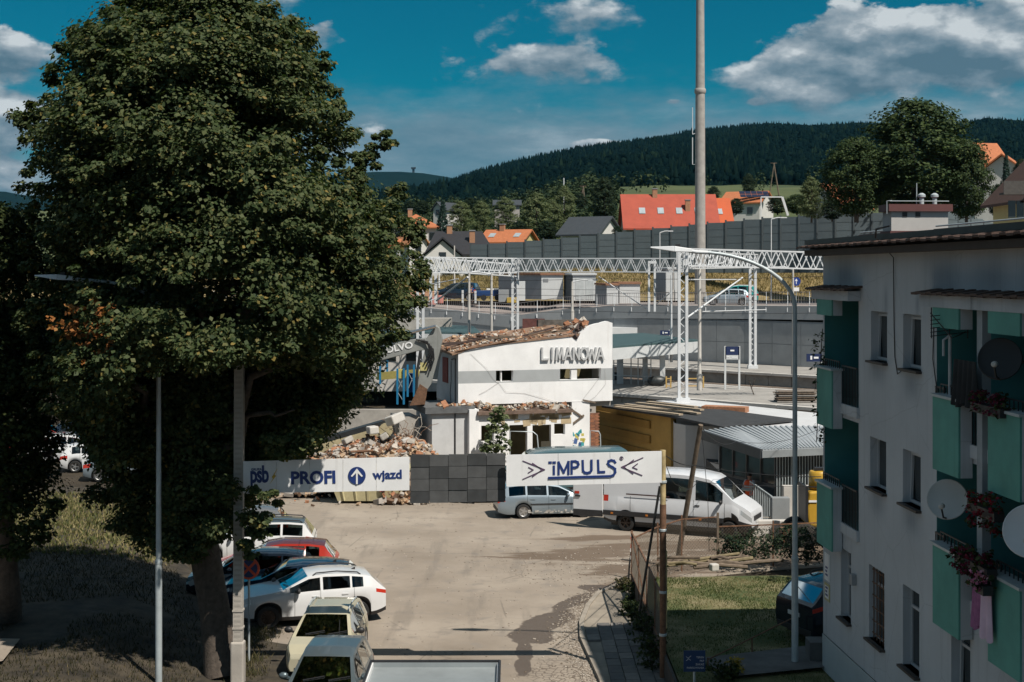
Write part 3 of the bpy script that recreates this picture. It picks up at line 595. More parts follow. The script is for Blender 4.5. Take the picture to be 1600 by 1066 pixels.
def big_tree():
    d0 = 37.6; base = G(348, 1058); cxs = base.x
    t = thing('maple_tree', 'huge leafy tree with a leaning bare trunk beside the parked cars', 'tree', base)
    B = base
    prof = [(-14, 235, 330), (0, 200, 405), (22, 178, 448), (45, 150, 472), (70, 108, 500), (110, 98, 522), (150, 84, 520), (180, 52, 540), (215, 42, 550), (260, 44, 550), (300, 48, 592), (340, 54, 625), (380, 58, 655), (430, 60, 662),
            (480, 58, 658), (520, 56, 625), (560, 52, 600), (600, 64, 592), (640, 90, 560), (680, 120, 535), (720, 150, 495)]
    ysx = [p[0] for p in prof]
    n = 3500; C = []; O = []; Rr = []
    cz = HC - (380 - HZ) * d0 / F
    while len(C) < n:
        y = random.uniform(-8, 720); l = np.interp(y, ysx, [p[1] for p in prof]); r = np.interp(y, ysx, [p[2] for p in prof])
        if random.random() > (r - l) / 610 + .15: continue
        a = random.uniform(0, 2*PI); ln = mnoise.noise((math.cos(a) * 1.7, math.sin(a) * 1.7, y * .012)); ln2 = mnoise.noise((math.cos(a) * 4, math.sin(a) * 4, y * .03 + 7))
        rho = (1 - random.random() ** 1.6 * .55) * (.94 + .09 * ln + .14 * ln2)
        rho = min(rho, 1.05)
        if y > 688 and (l + r)/2 + (r - l)/2*rho*math.cos(a) > 372: continue
        mid = (l + r) / 2; hw = (r - l) / 2 - 20
        hy = min(5.0, hw * d0 / F * 1.2)
        Yv = d0 + hy * rho * math.sin(a) - .3; sc_ = (Yv + d0) / 2 / F; X = ((mid + hw * rho * math.cos(a)) - 800) * sc_; Z = HC - (y - HZ) * sc_
        if Z > 17.9 and random.random() < .3: continue
        # broad lit shelves and dark hollows: thin out by a slow 3-D noise
        if mnoise.noise((X * .42, Yv * .42, Z * .55 + 4)) < -.26 and rho > .62: continue
        pxp, pyp = 800 + X / Yv * F, HZ + (HC - Z) * F / Yv
        if pyp > 570 and ((pxp > 335 and Yv < 37.3) or (190 < pxp <= 335 and Yv < 36.3)): continue
        C.append((X - B.x, Yv - B.y, Z - B.z)); O.append((math.cos(a) * rho, math.sin(a) * rho, .25 + .9 * max(-.4, (HZ - 45 - y) / 500))); Rr.append(random.uniform(.42, .80))
    for k in range(1150):     # the dense inner and rear foliage low in the crown
        y = random.uniform(545, 715) if k < 800 else random.uniform(690, 850); l = np.interp(y, ysx + [860], [p[1] for p in prof] + [215]); r = np.interp(y, [545, 600, 640, 690, 715, 850], [600, 585, 550, 505, 480, 330]) - 14
        x = random.uniform(l + 16, r); Yv = random.uniform(37.9, 41.2) if y < 715 else random.uniform(38.0, 40.2); q = P(x, y, Yv) - B
        if mnoise.noise((x * .012, y * .014, 9)) < -.42: continue
        C.append(tuple(q)); O.append((random.uniform(-.6, .6), random.uniform(-.6, .6), .3)); Rr.append(random.uniform(.4, .75))
    for k in range(420):     # twig ends reaching out of the outline
        y = random.uniform(-5, 640); l = np.interp(y, ysx, [p[1] for p in prof]); r = np.interp(y, ysx, [p[2] for p in prof]); a = random.uniform(0, 2*PI); mid, hw = (l + r)/2, (r - l)/2 - 8; rho = random.uniform(1.0, 1.08)
        Yv = d0 + min(5.0, hw*d0/F*1.2) * rho * math.sin(a) - .3; sc_ = (Yv + d0)/2/F; X = (mid + hw*rho*math.cos(a) - 800)*sc_; Z = HC - (y - HZ)*sc_
        pxp, pyp = 800 + X/Yv*F, HZ + (HC - Z)*F/Yv
        if pyp > 560 and pxp > 190: continue
        C.append((X - B.x, Yv - B.y, Z - B.z)); O.append((math.cos(a), math.sin(a), .5)); Rr.append(random.uniform(.16, .34))
    for k in range(190):     # leaves hanging in front of the upper trunk
        x = random.uniform(252, 356); y = random.uniform(560, 872 - max(0, x - 310) * .7); C.append(tuple(P(x, y, random.uniform(36.45, 37.0)) - B)); O.append((random.uniform(-.4, .4), -.6, .3)); Rr.append(random.uniform(.25, .48))
    # hanging and stray sprays
    for (x, y, dd, rr, k) in [(588, 230, 0, .2, 5), (600, 212, 0, .16, 5), (572, 250, 0, .2, 5), (556, 268, 0, .25, 4), (128, 62, 0, .3, 4), (150, 80, 0, .4, 4), (40, 190, 0, .35, 4), (455, 702, -2.2, .3, 4), (405, 780, -2.0, .22, 2), (440, 783, -2, .18, 2), (640, 360, 0, .3, 4), (625, 300, 0, .3, 3),
                              (300, 760, -1.5, .6, 8), (320, 820, -1.5, .55, 8), (280, 800, -1.2, .5, 7), (275, 858, -1.2, .4, 5), (300, 866, -1.2, .3, 3), (255, 850, -1, .4, 5), (345, 770, -1.6, .5, 6), (395, 672, 1.0, .5, 5), (210, 760, .5, .7, 8), (240, 700, .5, .8, 8), (180, 720, .8, .7, 6),
                              (205, 812, 1.2, .6, 6), (160, 780, 2, .6, 5), (470, 692, -2, .4, 6), (440, 694, -2, .4, 5), (425, 696, -2.1, .3, 4), (470, 700, -2.0, .24, 3), (400, 800, -1.8, .3, 4), (395, 830, -1.6, .3, 4), (385, 860, -1.4, .25, 3)]:
        for _ in range(k):
            q = P(x + random.uniform(-16, 16), y + random.uniform(-14, 14), d0 + dd + random.uniform(-.4, .4)) - B
            C.append(tuple(q)); O.append((random.uniform(-.4, .4), -.5, .3)); Rr.append(rr * random.uniform(.7, 1.1))
    C = np.array(C); O = np.array(O); Rr = np.array(Rr)
    Pc, N, s = clump_leaves(C, Rr * .92, O, 112, .108)
    leaf_obj('crown', Pc, N, s, m_maple, t)
    # withered branch
    q = np.array([P(138 + random.gauss(0, 26), 512 + random.gauss(0, 24), d0 - 4.3 + random.uniform(-.4, .4)) - B for _ in range(38)])
    Pc, N, s = clump_leaves(q, np.full(38, .18), np.tile([[0, -.6, .2]], (38, 1)), 9, .12)
    tag(leaf_obj('withered_spray', Pc, N, s, m_brown, t), 'orange brown withered leaves', kind='stuff')
    b = MB(); top = P(268, 470, d0 + .2) - B
    pts = [Vector((0.02, 0, -.1)), P(343, 1010, d0) - B, P(335, 950, d0) - B, P(326, 900, d0) - B, P(315, 830, d0) - B, P(300, 720, d0) - B, P(288, 600, d0) - B, top]
    b.tube(pts, [.52, .44, .40, .40, .39, .36, .30, .22], 14)
    b.build('trunk', bark, t, smooth=60)
    for k, (x, y, dd, s0) in enumerate([(160, 330, -1.5, 6), (420, 300, -1, 6), (500, 480, -1.8, 5), (110, 520, -2.4, 5), (300, 120, .3, 7), (230, 90, 1, 7), (420, 160, 1.5, 7), (460, 640, -1, 5), (150, 640, 1, 5), (584, 240, 0, 6), (128, 70, .2, 7)]):
        b = MB(); st = pts[s0 if s0 < 8 else 7]; limb(b, st, P(x, y, d0 + dd) - B, .17, .025, .5, 9, k); b.build('branch', bark, t, smooth=60)
big_tree()

def shade_tree():
    d0 = 38.5; base = G(12, 995); B = base
    t = thing('shade_tree', 'dark overgrown tree with a thick trunk on the shaded grass bank', 'tree', base)
    C = []; O = []; Rr = []
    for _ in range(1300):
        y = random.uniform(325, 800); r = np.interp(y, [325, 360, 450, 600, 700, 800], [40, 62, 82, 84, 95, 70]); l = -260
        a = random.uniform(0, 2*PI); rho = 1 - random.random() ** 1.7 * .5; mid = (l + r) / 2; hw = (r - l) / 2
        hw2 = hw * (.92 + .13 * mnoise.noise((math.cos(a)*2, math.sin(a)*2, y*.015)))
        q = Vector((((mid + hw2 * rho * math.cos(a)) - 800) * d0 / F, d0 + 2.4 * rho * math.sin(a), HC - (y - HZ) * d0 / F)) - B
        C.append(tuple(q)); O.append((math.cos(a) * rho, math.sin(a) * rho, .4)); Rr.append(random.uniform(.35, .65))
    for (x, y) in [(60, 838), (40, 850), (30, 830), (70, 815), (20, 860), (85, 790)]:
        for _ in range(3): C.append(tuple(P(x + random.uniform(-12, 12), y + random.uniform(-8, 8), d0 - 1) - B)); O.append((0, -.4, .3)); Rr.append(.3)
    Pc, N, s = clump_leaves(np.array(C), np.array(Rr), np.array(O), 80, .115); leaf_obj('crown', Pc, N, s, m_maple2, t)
    b = MB(); b.tube([Vector((0, 0, -.1)), P(12, 930, d0) - B, P(6, 860, d0) - B, P(0, 760, d0) - B, P(-40, 520, d0) - B], [.46, .36, .32, .30, .18], 12); b.build('trunk', bark, t, smooth=60)
    for k, (x, y) in enumerate([(60, 640), (30, 420), (-150, 450), (90, 700)]):
        b = MB(); limb(b, P(0, 760, d0) - B, P(x, y, d0) - B, .14, .03, .3, 7, k + 30); b.build('branch', bark, t, smooth=60)
shade_tree()

# background tree kinds, unit height 10 m
def tree_kind(name, m, shape, nclump, per, leaf, trunk_h=.25, crad=.9, seed=0):
    t = thing(name, '', 'tree', (0, -500, 0)); r = random.Random(seed); C = []; O = []; Rr = []
    for _ in range(nclump):
        u = r.random(); z = trunk_h * 6 + u * (10 - trunk_h * 6); a = r.uniform(0, 2*PI)
        w = shape(u) * (.86 + .28 * mnoise.noise((math.cos(a)*1.8 + seed, math.sin(a)*1.8, z * .35))); rho = 1 - r.random() ** 1.6 * .6
        C.append((w * rho * math.cos(a), w * rho * math.sin(a), z)); O.append((math.cos(a), math.sin(a), .5)); Rr.append(crad * r.uniform(.6, 1.1))
    Pc, N, s = clump_leaves(np.array(C), np.array(Rr), np.array(O), per, leaf); leaf_obj('crown', Pc, N, s, m, t)
    b = MB(); b.tube([(0, 0, -.5), (.05, 0, 2), (0, .1, 5), (0, 0, 8)], [.28, .22, .15, .05], 8)
    for k in range(5): limb(b, (0, 0, 2.2 + k * .9), (2.2 * math.cos(k * 2.4), 2.2 * math.sin(k * 2.4), 4.2 + k), .10, .03, .2, 5, k + seed)
    b.build('trunk', bark, t, smooth=60); return t
m_bush = leafmat('garden_leaves', [(0, (.018, .034, .014)), (.5, (.035, .058, .022)), (1, (.075, .10, .035))], .2)
m_birch = leafmat('birch_leaves', [(0, (.07, .095, .045)), (.5, (.12, .15, .072)), (1, (.19, .215, .11))], .3)
m_dark = leafmat('evergreen_leaves', [(0, (.010, .022, .014)), (.5, (.020, .036, .02)), (1, (.045, .065, .03))], .15)
m_spruce = leafmat('spruce_needles', [(0, (.012, .03, .026)), (.5, (.025, .05, .04)), (1, (.05, .085, .065))], .1)
KR = tree_kind('broadleaf_tree', m_dark, lambda u: 3.6 * math.sqrt(max(.02, 1 - (2*u - .9) ** 2 * .95)), 260, 50, .27, .12, 1.0, 11)
KB = tree_kind('birch_tree', m_birch, lambda u: 3.6 * math.sqrt(max(.02, 1 - (1.7*u - .6) ** 2)), 260, 44, .25, .12, .9, 12)
KS = tree_kind('spruce_tree', m_spruce, lambda u: 2.6 * (1 - u) ** .9 + .05, 230, 26, .34, .05, .6, 13)
KG = tree_kind('walnut_tree', m_bush, lambda u: 4.2 * math.sqrt(max(.02, 1 - (2*u - .95) ** 2)), 320, 75, .23, .10, 1.15, 14)
first_use = set()
def place_tree(kind, px, ybase, d, hpx, label, group=None, wid=1.0, name=None):
    X = (px - 800) * d / F; z = HC - (ybase - HZ) * d / F; s = hpx * d / F / 10.0
    if kind.name not in first_use: first_use.add(kind.name); o = kind; o.location = (X, d, z)
    else: o = dup(kind, (X, d, z))
    o.rotation_euler = (0, 0, random.uniform(0, 6.28)); o.scale = (s * wid, s * wid, s); o['label'] = label
    if group: o['group'] = group
    return o
# ================================================================ VEHICLES
def car_glass_mat():
    m = bpy.data.materials.new('car_glass'); m.use_nodes = True; w = NT(m.node_tree)
    tr = w.n('ShaderNodeBsdfTransparent', {0: (.26, .32, .32, 1)}); gl = w.n('ShaderNodeBsdfGlossy', {'Color': (.9, .95, .95, 1), 'Roughness': .03}); fr = w.n('ShaderNodeFresnel', {0: 1.52})
    mx = w.n('ShaderNodeMixShader', {0: w.m('ADD', fr.outputs[0], .03, clamp=True), 1: tr.outputs[0], 2: gl.outputs[0]}); w.n('ShaderNodeOutputMaterial', {0: mx.outputs[0]}); return m
car_glass = car_glass_mat(); seat_m = mat('seat_fabric', (.05, .052, .056), .9, 0, .2, 6); dash_m = mat('dashboard', (.03, .03, .033), .6, 0, .2, 5)
def wheel_set(t, L, W, xs_, r, rim_m, ww=.22, spokes=5):
    tb = MB(); tb.lathe([(r*.66, -ww/2), (r*.93, -ww/2), (r, -ww*.36), (r, ww*.36), (r*.93, ww/2), (r*.66, ww/2), (r*.62, 0), (r*.66, -ww/2)], 22, Matrix.Rotation(R(90), 4, 'X'), False); tm = tb.mesh('tyre', rubber, 35)
    def rim(sgn):
        b = MB(); Mx = Matrix.Rotation(R(90 if sgn < 0 else -90), 4, 'X')
        b.cur = 1; b.lathe([(.001, ww*.20), (r*.64, ww*.20), (r*.64, ww*.1)], 20, Mx)
        b.cur = 0; b.lathe([(r*.60, ww*.30), (r*.60, ww*.42), (r*.67, ww*.47), (r*.67, ww*.30)], 20, Mx)
        b.lathe([(.001, ww*.44), (r*.14, ww*.42), (r*.16, ww*.25)], 12, Mx)
        for k in range(spokes):
            a = 2*PI*k/spokes
            b.cbox(Vector((math.cos(a)*r*.37, sgn*ww*.36, math.sin(a)*r*.37)), (r*.52, ww*.12, r*.17), ry=-a)
        return b.mesh('rim', [rim_m, black_pl], 35)
    for sgn in (-1, 1):
        rm = rim(sgn)
        for x in xs_:
            w = link('wheel', tm, t, (L/2 - x, sgn * (W/2 - ww/2 - .012), r)); link('rim', rm, w)

def car(name, label, cat, sp, pm, loc, rz, group=None, rim_m=alloy, roof_m=None, seed=0):
    """lofted body; x runs from nose (0) to tail (L); local +X is the nose"""
    L, W = sp['L'], sp['W']; top = sp['top']; belt = sp['belt']; r = sp.get('r', .33); axles = sp['axles']; clear = sp.get('clear', .2)
    Hh = max(p[1] for p in top); ws, rw = sp['ws'], sp.get('rw'); sides = sp['sides']; roof_k = sp.get('roof_k', .76); low_m = sp.get('low_m')
    t = thing(name, label, cat, loc, rz, group)
    st = set(np.round(np.linspace(0, L, 30), 3).tolist()) | {p[0] for p in top} | {p[0] for p in belt} | {.03, L-.03, .08, L-.08}
    for a in list(ws) + list(rw or ()) + [q for s_ in sides for q in s_]: st.add(round(a, 3))
    AR = r + .065
    for xc in axles:
        for k in range(-6, 7): st.add(round(xc + AR * math.sin(PI/2 * k/6), 4))
        st.add(xc - AR - .004); st.add(xc + AR + .004)
    st = sorted(x for x in st if 0 <= x <= L); st2 = [st[0]]
    for x in st[1:]:
        if x - st2[-1] > .003: st2.append(x)
    st = st2
    fx = sp.get('nose', .80); rx = sp.get('tail', .90)
    def half(x):
        a = min(1, x / .75); b = min(1, (L - x) / .6); return W/2 * (fx + (1-fx) * (1-(1-a)**2.2)) * (rx + (1-rx) * (1-(1-b)**2.2))
    rings = []
    for x in st:
        h = half(x); zt = lerp_tab(x, top); zbl = min(lerp_tab(x, belt), zt - .015); zb = clear + sp.get('lift_f', .10) * max(0, 1 - x/.5)**2 + .12 * max(0, 1 - (L-x)/.5)**2
        for xc in axles:
            if abs(x - xc) < AR: zb = max(zb, r + math.sqrt(max(0, AR*AR - (x-xc)**2)))
        k = max(0, min(1, (zt - zbl) / max(.2, Hh - zbl - .05))); hr = (h*.93) * (1-k) + (W/2*roof_k) * k
        z1 = zb + min(.12, (zbl-zb)*.25); z2 = zb + (zbl-zb)*.5; dz = .07 + sp.get('lamp_h', .11) * (1 if x > L - .6 or x < .5 else 0); z3 = zbl - dz if zbl - zb > .2 + dz else zb + (zbl-zb)*.75
        z7 = zbl + (zt - zbl) * .93
        lp = lambda q: (h*.955 + (hr - h*.955) * q, zbl + (z7 - zbl) * q)
        ring = [(h*.93, zb), (h*.985, z1), (h, z2), (h*.985, max(z3, z2+.01)), (h*.955, zbl), lp(.07), lp(.87), (hr, z7), (hr*.88, z7 + (zt - z7)*.75), (0, zt)]
        rings.append(ring)
    groups = {}
    def put(key, quad): groups.setdefault(key, []).append(quad)
    pil = sp.get('pillar', .05)
    for i in range(len(st) - 1):
        xm = (st[i] + st[i+1]) / 2
        for j in range(9):
            for sg in (1, -1):
                q = [Vector((L/2 - st[i], sg*rings[i][j][0], rings[i][j][1])), Vector((L/2 - st[i+1], sg*rings[i+1][j][0], rings[i+1][j][1])),
                     Vector((L/2 - st[i+1], sg*rings[i+1][j+1][0], rings[i+1][j+1][1])), Vector((L/2 - st[i], sg*rings[i][j+1][0], rings[i][j+1][1]))]
                if sg > 0: q = q[::-1]
                key = 'body'
                if j == 5:
                    for n_, (a, b) in enumerate(sides):
                        if a < xm < b: key = ('side_window', n_, sg)
                elif j == 8 or (j == 7 and roof_m):
                    if ws[0] < xm < ws[1]: key = ('windscreen', 0, 0)
                    elif rw and rw[0] < xm < rw[1]: key = ('rear_window', 0, 0)
                    elif roof_m and ws[1] <= xm <= (rw[0] if rw else L): key = ('roof_panel', 0, 0)
                elif j == 0 and low_m: key = ('cladding', 0, 0)
                elif (j == 1 and sp.get('big_bumper') and xm < .8): key = ('cladding', 0, 0)
                elif sp.get('tall_tail') and xm > L - .28 and j in (3, 4, 5): key = ('taillight', 0, sg)
                elif j in (2, 3):
                    tl = sp.get('tail_x', .30)
                    if xm > L - tl and j == 3 and not sp.get('tall_tail'): key = ('taillight', 0, sg)
                    elif xm < .42 and j == 3: key = ('headlight', 0, sg)
                put(key, q)
    for e, rev in ((0, False), (len(st)-1, True)):
        pts = [(L/2 - st[e], y, z) for y, z in rings[e]] + [(L/2 - st[e], -y, z) for y, z in reversed(rings[e][:-1])]
        n = len(pts)
        for k in range(9):
            q = [Vector(pts[k]), Vector(pts[k+1]), Vector(pts[n-2-k]), Vector(pts[n-1-k])]
            put('body', q[::-1] if not rev else q)
    for key, quads in groups.items():
        b = MB(); seen = {}
        for q in quads:
            ix = []
            for v in q:
                kk = (round(v.x, 4), round(v.y, 4), round(v.z, 4))
                if kk not in seen: seen[kk] = len(b.v); b.v.append(kk)
                ix.append(seen[kk])
            ix2 = [a for a, c in zip(ix, ix[1:] + ix[:1]) if a != c]
            if len(ix2) > 2: b.f.append(tuple(ix2)); b.mi.append(0)
        nm = key if isinstance(key, str) else key[0]
        m_ = {'body': pm, 'side_window': car_glass, 'windscreen': car_glass, 'rear_window': car_glass, 'taillight': red_lamp, 'headlight': clear_lamp, 'cladding': low_m, 'roof_panel': roof_m}[nm]
        b.build(nm, m_, t, smooth=32)
    # dark inside and underside
    b = MB(); b.box((-L/2+.25, -W/2+.29, .17), (L/2-.35, W/2-.29, lerp_tab(.35, belt) - .10)); b.build('underbody', black_pl, t)
    zf = lerp_tab(ws[1] + .5, belt); zs = min(Hh - .30, zf + .34)
    for xs_ in ([ws[1] + .35] + ([ws[1] + 1.25] if rw else [])):
        for sg in (1, -1):
            g = MB(); g.cbox((L/2 - xs_, sg*W*.21, (zf - .35 + zs - .14)/2), (.16, W*.27, zs - .14 - zf + .35), ry=R(-12)); g.cbox((L/2 - xs_ - .07, sg*W*.21, zs - .02), (.10, .26, .18)); bevel(g.build('seat', seat_m, t), .05)
    g = MB(); xd = ws[0] + .30; g.box((L/2 - xd - .35, -W/2 + .2, zf - .35), (L/2 - xd, W/2 - .2, lerp_tab(xd, belt) - .02)); bevel(g.build('dashboard', dash_m, t), .05)
    g = MB(); g.lathe([(.16, -.012), (.185, -.012), (.185, .012), (.16, .012), (.16, -.012)], 16, Matrix.Translation((L/2 - xd - .45, W*.21, zf + .03)) @ Matrix.Rotation(R(65), 4, 'Y'), False); g.build('steering_wheel', black_pl, t)
    wheel_set(t, L, W, axles, r, rim_m, sp.get('ww', .22), sp.get('spokes', 5))
    # shut lines, handles, sills
    def ring_at(x, sg, out=.003):
        i = min(range(len(st)), key=lambda k: abs(st[k]-x)); return [Vector((L/2 - st[i], sg*(y + out), z)) for y, z in rings[i][1:6]]
    b = MB()
    for x in sp.get('doors', []):
        for sg in (1, -1): b.tube(ring_at(x, sg), .006, 4)
    b.build('door_seam', black_pl, t)
    for x in sp.get('handles', []):
        zb_ = lerp_tab(x, belt) - .13
        for sg in (1, -1):
            h = MB(); h.cbox((L/2 - x, sg*(half(x)*.985 + .012), zb_), (.2, .03, .035)); h.build('handle', sp.get('handle_m', pm), t)
    mx = sp.get('mirror', ws[0] + .42)
    for sg in (1, -1):
        h = MB(); h.sphere((L/2 - mx, sg*(half(mx) + .10), lerp_tab(mx, belt) + .09), .12, 10, 6, (.6, 1.0, .72)); h.bar((L/2-mx, sg*(half(mx)*.93), lerp_tab(mx, belt)+.03), (L/2-mx, sg*(half(mx)+.06), lerp_tab(mx, belt)+.06), .05)
        h.build('wing_mirror', sp.get('mirror_m', pm), t, smooth=50)
    # nose and tail
    h0 = half(0); g = MB(); gz = sp.get('grille_z', .50); g.box((L/2 - .02, -h0*.62, gz - .10), (L/2 + .012, h0*.62, gz + .09))
    for k in range(3): g.box((L/2+.012, -h0*.6, gz - .07 + k*.055), (L/2+.022, h0*.6, gz - .05 + k*.055))
    g.build('grille', black_pl, t)
    g = MB(); g.box((L/2-.03, -h0*.8, clear+.08), (L/2+.008, h0*.8, clear+.19)); g.build('bumper_intake', black_pl, t)
    g = MB(); g.box((L/2+.012, -.26, gz - .22), (L/2+.024, .26, gz - .11)); g.build('number_plate', plate_m, t)
    hr_ = half(L); pz = sp.get('plate_z', .78)
    g = MB(); g.box((-L/2-.022, -.26, pz-.055), (-L/2-.008, .26, pz+.055)); g.build('number_plate', plate_m, t)
    g = MB(); g.box((-L/2-.014, -hr_*.9, clear+.10), (-L/2+.04, hr_*.9, clear+.24)); g.build('bumper', black_pl, t)
    if sp.get('rails'):
        x0, x1 = sp['rails']
        for sg in (1, -1):
            g = MB(); zz = lambda x: lerp_tab(x, top) + .045; yv = W/2*roof_k*.93
            g.tube([(L/2-x0, sg*yv, zz(x0)-.06), (L/2-x0-.1, sg*yv, zz(x0+.1)), (L/2-(x0+x1)/2, sg*yv, zz((x0+x1)/2)+.01), (L/2-x1+.1, sg*yv, zz(x1-.1)), (L/2-x1, sg*yv, zz(x1)-.06)], .02, 6); g.build('roof_rail', sp.get('rail_m', black_pl), t, smooth=50)
    if sp.get('antenna'):
        x = sp['antenna']; g = MB(); g.tube([(L/2-x, 0, lerp_tab(x, top)-.01), (L/2-x-.12, 0, lerp_tab(x, top)+.38)], .008, 5); g.build('antenna', black_pl, t)
    if sp.get('fin'):
        x = sp['fin']; g = MB(); g.prism([(L/2-x+.09, lerp_tab(x, top)-.02), (L/2-x-.09, lerp_tab(x, top)-.02), (L/2-x-.09, lerp_tab(x, top)+.07)], .03, Matrix.Translation((0, -.015, 0))); g.build('antenna_fin', black_pl, t)
    # wipers
    g = MB(); xw = ws[0] + .06; zw = lerp_tab(xw, top) + .02
    for y0 in (-.45, .15): g.tube([(L/2 - xw, y0, zw), (L/2 - xw - .10, y0 + .5, lerp_tab(xw+.10, top)+.03)], .012, 5)
    g.build('wiper', black_pl, t)
    return t

SUV = dict(L=4.45, W=1.84, r=.345, axles=(.90, 3.58), clear=.22, top=[(0, .70), (.05, .83), (.35, .96), (1.05, 1.06), (1.35, 1.10), (2.12, 1.47), (2.6, 1.52), (3.3, 1.50), (3.85, 1.42), (4.02, 1.38), (4.36, 1.05), (4.45, .98)],
           belt=[(0, .66), (.4, .86), (1.35, 1.0), (3.4, 1.06), (3.9, 1.08), (4.45, .95)], ws=(1.36, 2.10), rw=(4.03, 4.36), sides=[(1.55, 2.46), (2.54, 3.36), (3.42, 3.76)], doors=(1.62, 2.5, 3.45), handles=(2.3, 3.2),
           low_m=black_pl, lamp_h=.035, rails=(2.25, 3.7), fin=3.55, tail_x=.34, spokes=10, nose=.82, mirror_m=black_pl)
HATCH = dict(roof_k=.70, L=4.15, W=1.74, r=.31, axles=(.82, 3.38), clear=.19, top=[(0, .62), (.05, .74), (.5, .88), (1.0, .96), (1.75, 1.40), (2.3, 1.49), (3.2, 1.47), (3.72, 1.40), (4.05, .98), (4.15, .85)],
             belt=[(0, .58), (.5, .80), (1.1, .91), (3.3, .97), (4.15, .86)], ws=(1.0, 1.74), rw=(3.73, 4.05), sides=[(1.35, 2.18), (2.26, 3.05), (3.1, 3.55)], doors=(1.3, 2.22, 3.12), handles=(2.0, 2.9), antenna=3.5, tail_x=.34)
ESTATE = dict(roof_k=.72, L=4.55, W=1.75, r=.31, axles=(.88, 3.50), clear=.19, top=[(0, .62), (.05, .74), (.55, .88), (1.15, .97), (1.95, 1.40), (2.5, 1.49), (3.6, 1.49), (4.15, 1.44), (4.45, 1.02), (4.55, .88)],
              belt=[(0, .58), (.5, .80), (1.2, .92), (3.5, .98), (4.55, .92)], ws=(1.15, 1.94), rw=(4.16, 4.45), sides=[(1.5, 2.4), (2.48, 3.32), (3.40, 4.12)], doors=(1.42, 2.44, 3.36), handles=(2.2, 3.1), tail_x=.001, tall_tail=(.74, 1.12), rails=(2.2, 4.1))
MPV = dict(roof_k=.72, L=4.1, W=1.72, r=.31, axles=(.80, 3.35), clear=.2, top=[(0, .70), (.05, .84), (.5, 1.0), (.85, 1.08), (1.55, 1.52), (2.1, 1.64), (3.3, 1.66), (3.8, 1.60), (4.02, 1.1), (4.1, .9)],
           belt=[(0, .66), (.5, .90), (.9, 1.0), (3.3, 1.05), (4.1, 1.0)], ws=(.86, 1.54), rw=(3.81, 4.02), sides=[(1.2, 2.05), (2.12, 2.95), (3.02, 3.6)], doors=(1.12, 2.08, 2.98), handles=(1.9, 2.8), tail_x=.001, tall_tail=(.85, 1.3), rails=(1.8, 3.6), mirror_m=black_pl, rail_m=galv)
VAN = dict(L=6.2, W=2.07, r=.345, axles=(.90, 5.23), clear=.30, roof_k=.88, nose=.86, tail=.97, top=[(0, .95), (.05, 1.10), (.30, 1.28), (.66, 1.47), (.78, 1.54), (1.50, 2.24), (1.72, 2.37), (2.3, 2.47), (3.0, 2.50), (6.1, 2.49), (6.2, 2.42)],
           belt=[(0, .86), (.4, 1.16), (.75, 1.36), (1.9, 1.38), (6.2, 1.36)], ws=(.79, 1.50), rw=None, sides=[(1.16, 2.28), (2.52, 3.60)], doors=(1.08, 2.40, 3.7, 5.0), handles=(2.2,), tail_x=.001, tall_tail=(.95, 1.65), ww=.23, spokes=6,
           low_m=black_pl, big_bumper=True, mirror_m=black_pl, handle_m=black_pl, grille_z=.82, mirror=1.2)
p_white = paint('paint_white', (.62, .63, .64)); p_dblue = paint('paint_dark_blue', (.010, .022, .042), .15); p_nblue = paint('paint_night_blue', (.008, .014, .024), .15); p_red = paint('paint_red', (.36, .025, .015))
p_cream = paint('paint_cream', (.44, .41, .30)); p_steel = paint('paint_steel', (.13, .165, .18), .3, .5); p_wagon = paint('paint_silver_blue', (.27, .33, .38), .32, .45); p_teal = paint('paint_teal', (.06, .12, .14), .4)
p_black = paint('paint_black', (.008, .010, .013), .15); p_van = paint('paint_van_white', (.60, .62, .65), .4); p_grey = paint('paint_grey', (.20, .21, .22), .3, .4)
KER = 'cars parked nose-in along the kerb'
def px_loc(x, y, z=0): return tuple(G(x, y, z))
# white coupe SUV seen from its side: rear wheel at (968,565 px), front wheel at (415,980)
def place_car(name, label, sp, pm, front_px, rear_px, **kw):
    a, b = G(*front_px), G(*rear_px); ang = math.atan2((a - b).y, (a - b).x); L = sp['L']
    mid = (a + b) / 2; fw = Vector((math.cos(ang), math.sin(ang), 0)); shift = (L/2 - (sp['axles'][0] + sp['axles'][1]) / 2)
    side = Vector((-fw.y, fw.x, 0))
    if side.y < 0: side = -side
    c = mid - fw * shift + side * (sp['W']/2 - .1)
    return car(name, label, 'car', sp, pm, c, ang, **kw)
place_car('parked_car', 'white coupe SUV with dark wheels, its rear towards the road', SUV, p_white, (414, 983), (563, 973), group=KER, rim_m=dark_alloy)
def row_car(name, label, sp, pm, xr, ytop, h, rz=184, **kw):
    """a car of the row whose roof tail stands at pixel (xr, ytop): depth from the roof height"""
    d = F * (HC - h) / (ytop - HZ); X = (xr - 800) * d / F
    return car(name, label, 'car', sp, pm, (X - sp['L']/2 + .35, d, 0), R(rz), **kw)
row_car('parked_car', 'dark blue SUV in the row, right behind the white coupe SUV', dict(SUV, rails=None), p_dblue, 548, 876, 1.5, group=KER)
row_car('parked_car', 'black hatchback between the dark blue SUV and the red car', HATCH, p_nblue, 478, 860, 1.45, group=KER)
row_car('parked_car', 'red hatchback with a darker roof and red window pillars', dict(HATCH, antenna=3.3), p_red, 512, 845, 1.45, group=KER, roof_m=paint('paint_maroon', (.10, .022, .025)))
row_car('parked_car', 'white estate with tall red tail lamps and a dark roof', ESTATE, p_white, 478, 812, 1.46, group=KER, roof_m=p_steel)
row_car('parked_car', 'grey car at the far end of the row under the hanging branches', HATCH, p_grey, 438, 792, 1.45, group=KER)
